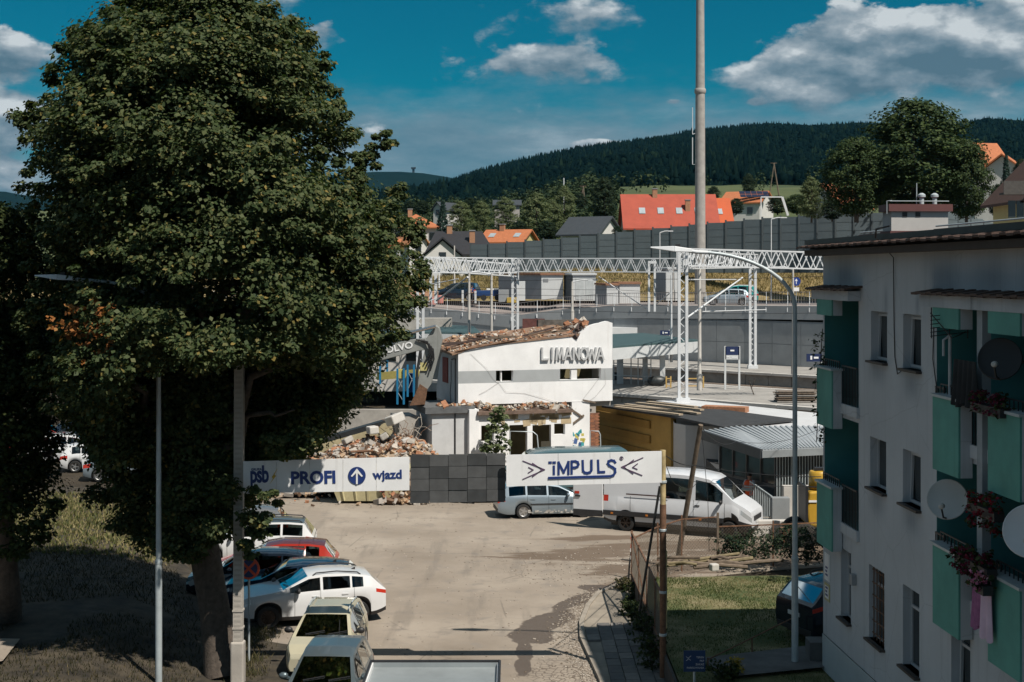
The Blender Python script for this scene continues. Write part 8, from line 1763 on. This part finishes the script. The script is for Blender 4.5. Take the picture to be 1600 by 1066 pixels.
# bits lying on the near platform
for k, (x, y, s_) in enumerate(((1027, 603, 1.0), (961, 594, .8))):
    c = zp(x, y, 3.0); tag(MB().sphere((0, 0, .32*s_), .5*s_, 12, 8, (1.35, .8, .75)).build('rubbish_bag', mat('bag_dark', (.025, .03, .032), .45, 0, .3, 6, .5, 6), None, smooth=60, loc=c), ('bulging dark rubbish bag at the shelter column', 'dark rubbish bag beside the station front')[k], 'bag')
yb2 = mat('barrier_timber', (.45, .30, .10), .8, 0, .15, 4)
for k, (x0, x1, y) in enumerate(((1041, 1048, 606), (1074, 1099, 606))):
    a, b = zp(x0, y, 3.0), zp(x1, y, 3.0); t = thing('timber_barrier', ('short yellow timber barrier next to the rubbish bag', 'longer yellow timber barrier behind the gantry mast')[k], 'barrier', a); d = b - a; q = MB()
    for s in (0, 1): q.bar(d*s, d*s + Vector((0, 0, .75)), .09)
    for z in (.12, .6): q.bar(Vector((0, 0, z)), d + Vector((0, 0, z)), .07)
    q.build('frame', yb2, t)
ps = thing('pallet_stack', 'stack of weathered grey boards on the near platform', 'pallets', zp(1243, 628, 3.0)); 
for k in range(6):
    for j in range(5): q = MB(); q.cbox((random.uniform(-.05, .05), -.5 + j*.25, .06 + k*.115), (2.3 + random.uniform(-.1, .1), .2, .05)); q.build('board', wood_old if (k+j) % 3 else mat('board_grey', (.30, .28, .26), .9, 0, .2, 5), ps)
for k, (x, y, lab) in enumerate(((1178, 598, 'dark forked twig leaning over the platform edge'),)):
    c = zp(x, 617, 3.0); t = thing('bare_twig', lab, 'twig', c); q = MB(); q.tube([(0, 0, 0), (-.15, 0, .4), (-.3, 0, .9)], .03, 5); q.tube([(-.15, 0, .4), (.1, 0, 1.05)], .02, 5); q.build('stem', bark, t)

# ================================================================ HOUSES BEYOND
hw_ = mat('house_white', (.58, .57, .55), .9, 0, .06, 1); hy = mat('house_yellow', (.52, .44, .20), .9, 0, .08, 1); hg = mat('house_grey', (.36, .34, .32), .9, 0, .08, 1)
ro_o = mat('roof_orange', (.40, .135, .055), .8, 0, .12, 2); ro_r = mat('roof_red', (.38, .055, .030), .6, 0, .08, 1.2); ro_b = mat('roof_black', (.020, .020, .024), .6, 0, .15, 2); ro_g = mat('roof_slate', (.045, .052, .060), .6, 0, .12, 2); chm = mat('house_chimney', (.36, .19, .11), .9, 0, .15, 4)
def house(label, x0, x1, y_eave, y_ridge, d, z_base, wall, roof, rz=0.0, ridge_along=True, depth=7.0, wins=3, hip=0.0, skyl=0, chim=1, group='houses beyond the noise barrier', over=.5, name='house'):
    """local x along the ridge (or across it), eaves at z_e, ridge at z_r"""
    W = (x1-x0)*d/F; t = thing(name, label, 'house', ((( x0+x1)/2-800)*d/F, d, z_base), rz, group); ze = HC - (y_eave-HZ)*d/F - z_base; zr = HC - (y_ridge-HZ)*d/F - z_base
    if ridge_along: L, Dp = W - 2*over, depth
    else: L, Dp = depth, W - 2*over
    rot = Matrix() if ridge_along else Matrix.Rotation(R(90), 4, 'Z')
    hx, hy_ = L/2, Dp/2; hz = hip*hy_
    q = MB(); q.add([rot @ Vector(v) for v in [(-hx, -hy_, -6), (hx, -hy_, -6), (hx, hy_, -6), (-hx, hy_, -6), (-hx, -hy_, ze), (hx, -hy_, ze), (hx, hy_, ze), (-hx, hy_, ze), (-hx+hz, 0, zr-.1), (hx-hz, 0, zr-.1)]], [(0,1,5,4), (2,3,7,6), (1,2,6,9,5) if not hip else (1,2,6,5), (3,0,4,8,7) if not hip else (3,0,4,7)]); q.build('wall', wall, t)
    k_ = (zr-ze)/hy_; o = over; q = MB(); th = .22
    A = [(-hx-o+hz, 0, zr), (hx+o-hz, 0, zr), (hx+o, -hy_-o, ze-o*k_), (-hx-o, -hy_-o, ze-o*k_), (hx+o, hy_+o, ze-o*k_), (-hx-o, hy_+o, ze-o*k_)]
    A = [rot @ Vector(v) for v in A]; B_ = [v + Vector((0, 0, th)) for v in A]
    q.add(A + B_, [(0,1,2,3), (1,0,5,4), (7,6,9,8), (6,7,10,11), (3,2,8,9), (4,5,11,10), (2,1,7,8), (1,4,10,7), (0,3,9,6), (5,0,6,11)]); 
    if hip: q.add([A[1], A[2], A[4], B_[1], B_[2], B_[4], A[0], A[3], A[5], B_[0], B_[3], B_[5]], [(3,4,5), (9,11,10), (1,2,5,4), (8,7,10,11)])
    rf = q.build('roof', roof, t); 
    nrm = rot
    for s_ in range(skyl):
        fx = -hx*.62 + s_*(2*hx*.62/max(1, skyl-1)) if skyl > 1 else .2*hx; v = .55; p = rot @ Vector((fx, -hy_*v, zr - (zr-ze)*v + th)); sl_ = math.atan2(zr-ze, hy_)
        q = MB(); M = Matrix.Translation(p) @ rot @ Matrix.Rotation(sl_, 4, 'X'); q.box((-.45, -.65, .02), (.45, .65, .10), M); q.build('skylight', mat('skylight_glass', (.35, .40, .43), .15), t)
    for c in range(chim):
        fx = (-.3 + .7*c)*hx; p = rot @ Vector((fx, -.3 if c != 1 else -hy_*.5, zr - .6 if c != 1 else zr - (zr-ze)*.5)); q = MB(); q.cbox(p + Vector((0, 0, .7)), (.7, .6, 1.7)); q.build('chimney', chm, t); q = MB(); q.cbox(p + Vector((0, 0, 1.6)), (.85, .75, .14)); q.build('chimney_cap', conc_grey, t)
    for s_ in range(wins):
        fx = (s_+.5)/wins; 
        if ridge_along: p, sz = Vector((-hx + 2*hx*fx, -hy_-.03, ze-1.5)), (1.0, .06, 1.2)
        else: p, sz = Vector((-(Dp/2) + Dp*fx, -L/2-.03, ze-.9)), (.9, .06, 1.2)
        q = MB(); q.cbox(p, (sz[0]+.16, sz[1], sz[2]+.16)); w_ = q.build('window', frame_w, t); q = MB(); q.cbox(p + Vector((0, -.03, 0)), sz); q.build('pane', glass_dk, w_)
    return t, ze, zr, hx, hy_
house('big house with a broad faded red roof and four skylights', 969, 1118, 356, 306, 210, 13.5, hg, mat('roof_faded_red', (.34, .062, .034), .75, 0, .10, 1.0), R(0), True, 10, 4, 0, 4, 2)
house('annexe with a bright orange red roof at the end of the faded red roof', 1092, 1140, 353, 312, 211.5, 13.5, hg, mat('roof_bright_orange', (.46, .085, .022), .6, 0, .06, 1.0), R(0), True, 9.6, 1, 0, 1, 0)
house('house with an orange roof carrying dark solar panels', 1133, 1203, 318, 301, 260, 20, hw_, ro_o, R(-28), True, 8, 2, 0, 0, 0)
sp_ = thing('solar_panel', 'dark solar panels on the orange roof behind the goal frame', 'solar panel', P(1180, 306, 255.5)); 
for k in range(5):
    for j in range(2): q = MB(); q.cbox((-2.2 + k*1.05, j*1.0, j*.62), (1.0, 1.6*.6, .06), 0, R(32)); q.build('panel', mat('solar_navy', (.015, .02, .045), .2), sp_)
house('small house with an orange roof and two skylights above the barrier end', 757, 834, 379, 361, 212, 11, hy, ro_o, R(-20), True, 7, 2, 0, 2, 1)
house('white gabled house with a dark slate roof beside the big round tree', 884, 962, 366, 341, 195, 12.5, hw_, ro_g, R(-32), True, 6.5, 2, 0, 0, 0)
t, ze, zr, hx, hy_ = house('long black roofed house with a white gable behind the gantry', 662, 772, 397, 364, 185, 8.0, hw_, ro_b, R(4), True, 9, 2, .35, 0, 2)
q = MB(); gx = -hx*.55; q.add([(gx-2.3, -hy_-1.2, -4), (gx+2.3, -hy_-1.2, -4), (gx+2.3, -hy_-1.2, ze-.3), (gx, -hy_-1.2, ze+1.6), (gx-2.3, -hy_-1.2, ze-.3), (gx-2.3, -hy_+2, -4), (gx+2.3, -hy_+2, -4), (gx+2.3, -hy_+2, ze-.3), (gx, -hy_+2, ze+1.6), (gx-2.3, -hy_+2, ze-.3)], [(0,1,2,3,4), (1,6,7,2), (5,0,4,9)]); q.build('gable', hw_, t)
q = MB(); q.add([(gx-2.9, -hy_-1.6, ze-.6), (gx, -hy_-1.6, ze+1.85), (gx+2.9, -hy_-1.6, ze-.6), (gx-2.9, 0, ze-.6), (gx, .5, ze+1.85), (gx+2.9, 0, ze-.6), (gx-2.9, -hy_-1.6, ze-.4), (gx, -hy_-1.6, ze+2.1), (gx+2.9, -hy_-1.6, ze-.4)], [(0,1,4,3), (1,2,5,4), (0,6,7,1), (1,7,8,2), (6,3,4,7), (7,4,5,8)]); q.build('gable_roof', ro_b, t)
q = MB(); q.cbox((gx, -hy_-1.24, ze-.4), (.9, .06, 1.1)); q.build('window', glass_dk, t)
house('white house with a hipped orange roof and red chimney at the left', 614, 686, 356, 337, 225, 9.5, hw_, ro_o, R(6), True, 9, 4, .8, 0, 1)
house('small gabled house with a pale orange roof in front of the hipped one', 622, 662, 379, 361, 215, 8, hw_, mat('roof_apricot', (.44, .20, .09), .8, 0, .1, 2), R(25), False, 6, 1, 0, 0, 0)
house('low house with an orange roof almost hidden by the big leafy tree', 588, 628, 388, 376, 205, 7.5, hw_, ro_o, R(0), True, 7, 2, 0, 0, 0)
house('tall pale house behind the low orange roof', 590, 622, 345, 338, 240, 9.5, hw_, ro_g, R(0), True, 8, 2, .5, 0, 1)
house('far white gabled house peeping over the birches', 689, 712, 327, 318, 330, 17, hw_, ro_g, R(-30), False, 9, 1, 0, 0, 0)
house('far dark roofed house among the trees', 770, 815, 322, 314, 340, 18, hg, ro_g, R(0), True, 9, 1, 0, 0, 0)
house('orange roofed house hidden behind the big round tree at its left', 1278, 1340, 326, 290, 190, 16, hw_, ro_o, R(20), True, 8, 1, 0, 0, 0)
house('orange roofed house behind the crown of the big round tree', 1500, 1560, 262, 226, 200, 20, hw_, ro_o, R(10), True, 8, 1, 0, 0, 0)
house('orange gable among the spruces at the right', 1545, 1594, 275, 244, 190, 20, hw_, ro_o, R(60), True, 7, 0, 0, 0, 0)
# yellow house at the right edge
yh, ze, zr, hx, hy_ = house('yellow house with a deep dark brown gable roof and balcony', 1566, 1790, 305, 205, 112, 9.5, hy, mat('roof_umber', (.07, .035, .025), .8, 0, .15, 2), R(0), False, 9, 0, 0, 0, 0, None, .8)
for (x, z) in ((1581, 327), (1594, 327)): q = MB(); c = P(x, z, 112-4.6) - yh.location; q.cbox(c, (.55, .06, 1.3)); q.build('window', glass_dk, yh)
q = MB(); c = P(1596, 303, 112-5) - yh.location; q.cbox(c, (3.0, 1.0, .15)); q.cbox(c + Vector((0, -.45, .5)), (3.0, .06, .9)); q.build('balcony', mat('balcony_grey', (.07, .065, .06), .9, 0, .2, 5), yh)
gf = thing('goal_frame', 'white goal shaped frame on the meadow right of the solar roof', 'frame', P(1208, 342, 175)); o = gf.location; q = MB(); q.bar(P(1189, 342, 175) - o, P(1189, 308, 175) - o, .12); q.bar(P(1189, 308, 175) - o, P(1222, 308, 175) - o, .14); q.bar(P(1222, 308, 175) - o, P(1231, 337, 175) - o, .28); q.build('frame', white_met, gf)
for k, (xa, ya, xb, yb_, x2, lab) in enumerate(((1209, 255, 1219, 300, 1203, 'tall A shaped timber line pole on the meadow'), (911, 291, 915, 312, 907, 'small A shaped line pole left of the round tree'))):
    d = 330; b = P(xb, yb_+4, d); t = thing('line_pole', lab, 'pole', b); q = MB(); q.tube([(0, 0, -2), P(xa, ya, d) - b], .16, 6); q.tube([P(x2, yb_, d) - b, P(xa, ya+4, d) - b], .12, 6); q.bar(P(xa-5, ya, d) - b, P(xa+5, ya, d) - b, .12); q.build('pole', wood_old, t)
tag(MB().tube([(0, 0, -3), (0, 0, 5)], .12, 6).build('thin_pole', white_met, None, loc=P(881, 312, 330)), 'thin pale pole above the birch crowns', 'pole')
tow = thing('lookout_tower', 'tiny lookout tower on the far blue hill', 'tower', P(646, 270, 5000)); q = MB(); q.bar((0, 0, -10), (0, 0, 16), 8); q.cbox((0, 0, 16), (16, 16, 6)); q.build('tower', dkmetal, tow)

# ================================================================ TREES BEYOND
place_tree(KG, 1428, 338, 140, 174, 'big broad tree standing above the noise barrier', None, 1.38)
GB = 'trees beyond the noise barrier'
for (k, x, y, d, h, w_, lab) in [(KG, 1338, 342, 138, 122, 1.1, 'lower spreading tree left of the big broad tree'), (KG, 1510, 345, 137, 120, .8, 'leafy tree at the right flank of the big broad tree'), (KB, 1268, 345, 145, 66, .9, 'pale leafy shrub tree left of the big broad tree'), (KR, 1170, 305, 300, 32, 1.0, 'small round tree by the A shaped line pole'),
        (KR, 945, 345, 225, 66, .85, 'dark round dense tree between the slate and the red roof'), (KS, 692, 372, 205, 58, .8, 'blue green spruce behind the black roof'), (KS, 1572, 292, 170, 50, .7, 'dark narrow spruce by the orange gable'), (KR, 1595, 290, 175, 40, .9, 'dark tree beside the yellow house'),
        (KB, 720, 368, 230, 52, 1.2, 'drooping birch right of the spruce'), (KB, 752, 366, 235, 50, 1.1, 'second drooping birch from the spruce'), (KB, 790, 362, 240, 52, 1.2, 'birch above the small orange roof'), (KB, 838, 366, 235, 62, 1.2, 'tall pale birch mid way along the birch row'), (KB, 882, 352, 240, 60, .9, 'slim pale birch by the thin pole'), (KB, 862, 362, 238, 50, 1.0, 'birch half behind the slim pale birch'),
        (KR, 855, 376, 200, 30, 1.6, 'low round shrub in front of the birches'), (KR, 812, 372, 225, 26, 1.5, 'dark shrub left of the low round shrub'), (KR, 660, 336, 300, 22, 1.6, 'dark tree clump above the hipped orange roof'), (KR, 735, 330, 320, 20, 1.8, 'dark tree by the far white gable'), (KR, 640, 334, 320, 20, 1.6, 'leftmost far dark tree over the roofs'),
        (KR, 905, 330, 300, 28, 1.3, 'far dark tree behind the slim pale birch'), (KR, 1115, 312, 290, 20, 1.5, 'dark bush just above the red roof ridge'), (KR, 1150, 335, 230, 24, 1.5, 'dark bush under the solar roof'), (KR, 1215, 335, 200, 28, 1.7, 'dark bushes inside the white goal frame'), (KG, 1245, 335, 190, 30, 1.6, 'green bush right of the white goal frame'),
        (KR, 965, 372, 180, 18, 1.5, 'low bush at the foot of the slate roofed house'), (KR, 618, 372, 210, 24, 1.4, 'bush beside the low orange roof'), (KR, 1300, 345, 150, 36, 1.4, 'bush at the foot of the spreading tree'), (KR, 1560, 340, 150, 50, 1.0, 'dark tree between the big broad tree and the yellow house')]:
    place_tree(k, x, y, d, h, lab, GB, w_)
for (x, y, w_, lab) in ((705, 450, 1.6, 'dark hedge bush behind the gantry hanging frames'), (740, 452, 1.7, 'dark hedge bush by the barrier end')): place_tree(KR, x, y, 167, 30, lab, 'hedge bushes at the barrier end', w_)
# woods between the houses and the forest, one mass
n = 900; Yw = RNG.uniform(260, 420, n); pxw = RNG.uniform(560, 960, n); Xw = (pxw-800)*Yw/F; cf = RNG.random(n) < .35
twig_woods('woodland', Xw, Yw, RNG.uniform(4, 7.5, n), leafmat('woodland_leaves', [(0, (.012, .024, .014)), (.5, (.026, .042, .02)), (1, (.055, .07, .03))], .1, .9))
n = 700; Yw = RNG.uniform(420, 640, n); pxw = RNG.uniform(500, 1500, n); Xw = (pxw-800)*Yw/F; k_ = (pxw < 930) | (RNG.random(n) < .05); Xw, Yw = Xw[k_], Yw[k_]; cf = RNG.random(len(Xw)) < .4
twig_woods('woodland', Xw, Yw, RNG.uniform(5, 9, len(Xw)), MATS['woodland_leaves'])

# ================================================================ PEOPLE
def person(label, loc, rz, shirt, vest, trousers, arm_pose, hair=(.03, .02, .015), h=1.75):
    t = thing('person', label, 'person', loc, rz); s = h/1.75; skin = mat('skin', (.42, .24, .17), .6, 0, .05)
    J = {'pel': ((0, 0, .95), .14), 'chest': ((0, .0, 1.25), .155), 'neck': ((0, 0, 1.47), .062), 'head': ((0, -.015, 1.62), .095), 'crown': ((0, .0, 1.71), .075), 'sl': ((.19, 0, 1.41), .068), 'sr': ((-.19, 0, 1.41), .068),
         'hl': ((.09, 0, .90), .10), 'hr': ((-.09, 0, .90), .10), 'kl': ((.10, -.03, .50), .065), 'kr': ((-.10, .02, .50), .065), 'al': ((.10, .02, .09), .045), 'ar': ((-.10, .06, .09), .045), 'tl': ((.11, -.15, .04), .035), 'tr': ((-.11, -.11, .04), .035)}
    J.update(arm_pose); E = [('pel', 'chest'), ('chest', 'neck'), ('neck', 'head'), ('head', 'crown'), ('chest', 'sl'), ('chest', 'sr'), ('sl', 'el'), ('el', 'wl'), ('sr', 'er'), ('er', 'wr'), ('pel', 'hl'), ('pel', 'hr'), ('hl', 'kl'), ('kl', 'al'), ('al', 'tl'), ('hr', 'kr'), ('kr', 'ar'), ('ar', 'tr')]
    def skin_mesh(J, E, root, mt, name, parent, lv=2):
        ks = list(J); me = bpy.data.meshes.new(name); me.from_pydata([Vector(J[k][0])*s for k in ks], [(ks.index(a), ks.index(b)) for a, b in E], []); o = link(name, me, None)
        o.modifiers.new('skin', 'SKIN'); sk_ = me.skin_vertices[0].data
        for i, k in enumerate(ks): sk_[i].radius = (J[k][1]*s, J[k][1]*s); sk_[i].use_root = (k == root)
        m_ = o.modifiers.new('sub', 'SUBSURF'); m_.levels = lv; m_.render_levels = lv
        dg = bpy.context.evaluated_depsgraph_get(); dg.update(); m2 = bpy.data.meshes.new_from_object(o.evaluated_get(dg)); bpy.data.objects.remove(o)
        m2.materials.clear(); m2.materials.append(mt); m2.polygons.foreach_set('use_smooth', [True]*len(m2.polygons)); return link(name, m2, parent)
    skin_mesh(J, E, 'pel', skin, 'body', t)
    g = 1.14
    skin_mesh({'pel': ((0, 0, .96), .155), 'hl': ((.09, 0, .90), .112), 'hr': ((-.09, 0, .90), .112), 'kl': (J['kl'][0], .082), 'kr': (J['kr'][0], .082), 'al': (J['al'][0], .066), 'ar': (J['ar'][0], .066)}, [('pel', 'hl'), ('pel', 'hr'), ('hl', 'kl'), ('kl', 'al'), ('hr', 'kr'), ('kr', 'ar')], 'pel', trousers, 'trousers', t)
    mid = lambda a, b, f: tuple(Vector(J[a][0]).lerp(Vector(J[b][0]), f))
    skin_mesh({'pel': ((0, 0, .92), .165), 'chest': ((0, 0, 1.26), .178), 'neck': ((0, 0, 1.43), .085), 'sl': (J['sl'][0], .082), 'sr': (J['sr'][0], .082), 'el': (mid('sl', 'el', .8), .066), 'er': (mid('sr', 'er', .8), .066)}, [('pel', 'chest'), ('chest', 'neck'), ('chest', 'sl'), ('chest', 'sr'), ('sl', 'el'), ('sr', 'er')], 'pel', shirt, 'shirt', t)
    if vest: 
        q = MB(); q.lathe([(.185*s, .80*s), (.19*s, .95*s), (.205*s, 1.2*s), (.20*s, 1.34*s), (.15*s, 1.44*s), (.08*s, 1.47*s)], 20, Matrix.Diagonal((1.18, .98, 1, 1)), False); q.build('vest', vest, t, smooth=60)
        for z in (1.02, 1.16): q = MB(); q.lathe([(.236*s, 0), (.24*s, .01), (.24*s, .045), (.236*s, .055)], 18, Matrix.Translation((0, 0, z*s)) @ Matrix.Diagonal((1.03, .86, 1, 1))); q.build('reflective_band', mat('reflective_grey', (.55, .56, .52), .4), t, smooth=60)
    q = MB(); q.sphere((0, .012*s, 1.675*s), .108*s, 14, 8, (.92, 1.0, .85)); q.build('hair', mat('hair_%d' % int(hair[0]*1000), hair, .8), t, smooth=60)
    q = MB(); q.sphere((0, -.115*s, 1.605*s), .02*s, 8, 6, (.8, 1.2, 1.3)); q.sphere((.095*s, 0, 1.61*s), .025*s, 8, 6, (.4, .8, 1.3)); q.sphere((-.095*s, 0, 1.61*s), .025*s, 8, 6, (.4, .8, 1.3)); q.build('nose_and_ears', skin, t, smooth=60)
    q = MB(); 
    for sg in (1, -1): q.sphere((sg*.034*s, -.098*s, 1.635*s), .012*s, 8, 6)
    q.cbox((0, -.098*s, 1.555*s), (.05*s, .012, .01)); q.build('eyes_and_mouth', mat('eye_dark', (.05, .03, .025), .5), t)
    for wk, ek in (('wl', 'el'), ('wr', 'er')):
        w0, dr_ = Vector(J[wk][0])*s, (Vector(J[wk][0]) - Vector(J[ek][0])).normalized(); sd_ = dr_.cross(Vector((0, 0, 1))); sd_ = sd_.normalized() if sd_.length > .05 else Vector((1, 0, 0)); q = MB()
        q.tube([w0, w0 + dr_*.05, w0 + dr_*.09], [.026, .036, .030], 8)
        for k, ln in enumerate((.065, .075, .07, .055)): b0 = w0 + dr_*.085 + sd_*(-.03 + .02*k); q.tube([b0, b0 + dr_*ln*.55, b0 + dr_*ln*.85 + Vector((0, 0, -.025))], [.0095, .009, .007], 6)
        b0 = w0 + dr_*.03 + sd_*(-.034); q.tube([b0, b0 + dr_*.03 - sd_*.025, b0 + dr_*.055 - sd_*.03], [.012, .010, .008], 6); q.build('hand', skin, t, smooth=60)
    for k_, sg in (('al', 1), ('ar', -1)): a = Vector(J[k_][0])*s; q = MB(); q.sphere(a + Vector((0, -.07, -.045)), .07, 10, 6, (.75, 2.0, .7)); q.build('shoe', black_pl, t, smooth=60)
    return t
pw = P(1171, 790, 62.5); pw.z = 0.0
wk = person('worker in an orange high visibility vest holding a board behind the van bonnet', pw, R(-35), mat('shirt_grey', (.42, .43, .48), .9), mat('vest_orange', (.75, .10, .02), .8), mat('trousers_dark', (.03, .03, .035), .9), {'el': ((.26, -.06, 1.16), .05), 'wl': ((.16, -.30, 1.08), .034), 'er': ((-.26, -.06, 1.16), .05), 'wr': ((-.14, -.30, 1.08), .034)})
q = MB(); q.cbox((0, 0, 0), (.42, .30, .03)); o = q.build('clipboard', mat('board_pale', (.5, .47, .40), .7), None, loc=wk.location + Vector((-.22, -.34, 1.10)), rot=(R(15), 0, R(-35))); tag(o, 'pale flat board held by the worker in orange', 'board')
pb_ = P(737, 473, 143); person('person in a blue jacket standing by the dark blue van', pb_, R(150), mat('jacket_blue', (.012, .05, .20), .9), None, mat('trousers_dark', (.03, .03, .035)), {'el': ((.27, -.05, 1.15), .05), 'wl': ((.24, -.25, 1.05), .034), 'er': ((-.25, .0, 1.13), .05), 'wr': ((-.24, -.10, .90), .034)})

# ================================================================ AIR
HAZE_D = 0.00002
if HAZE_D:
    hz = bpy.data.materials.new('haze_air'); hz.use_nodes = True; w = NT(hz.node_tree)
    vol = w.n('ShaderNodeVolumePrincipled', {'Color': (.14, .58, .95, 1), 'Density': HAZE_D, 'Anisotropy': 0.0}); w.n('ShaderNodeOutputMaterial', {1: vol.outputs[0]})
    top_z = 430.0
    tag(MB().box((-9100, -310, -60), (9100, 9100, top_z)).build('haze', hz), kind='stuff')
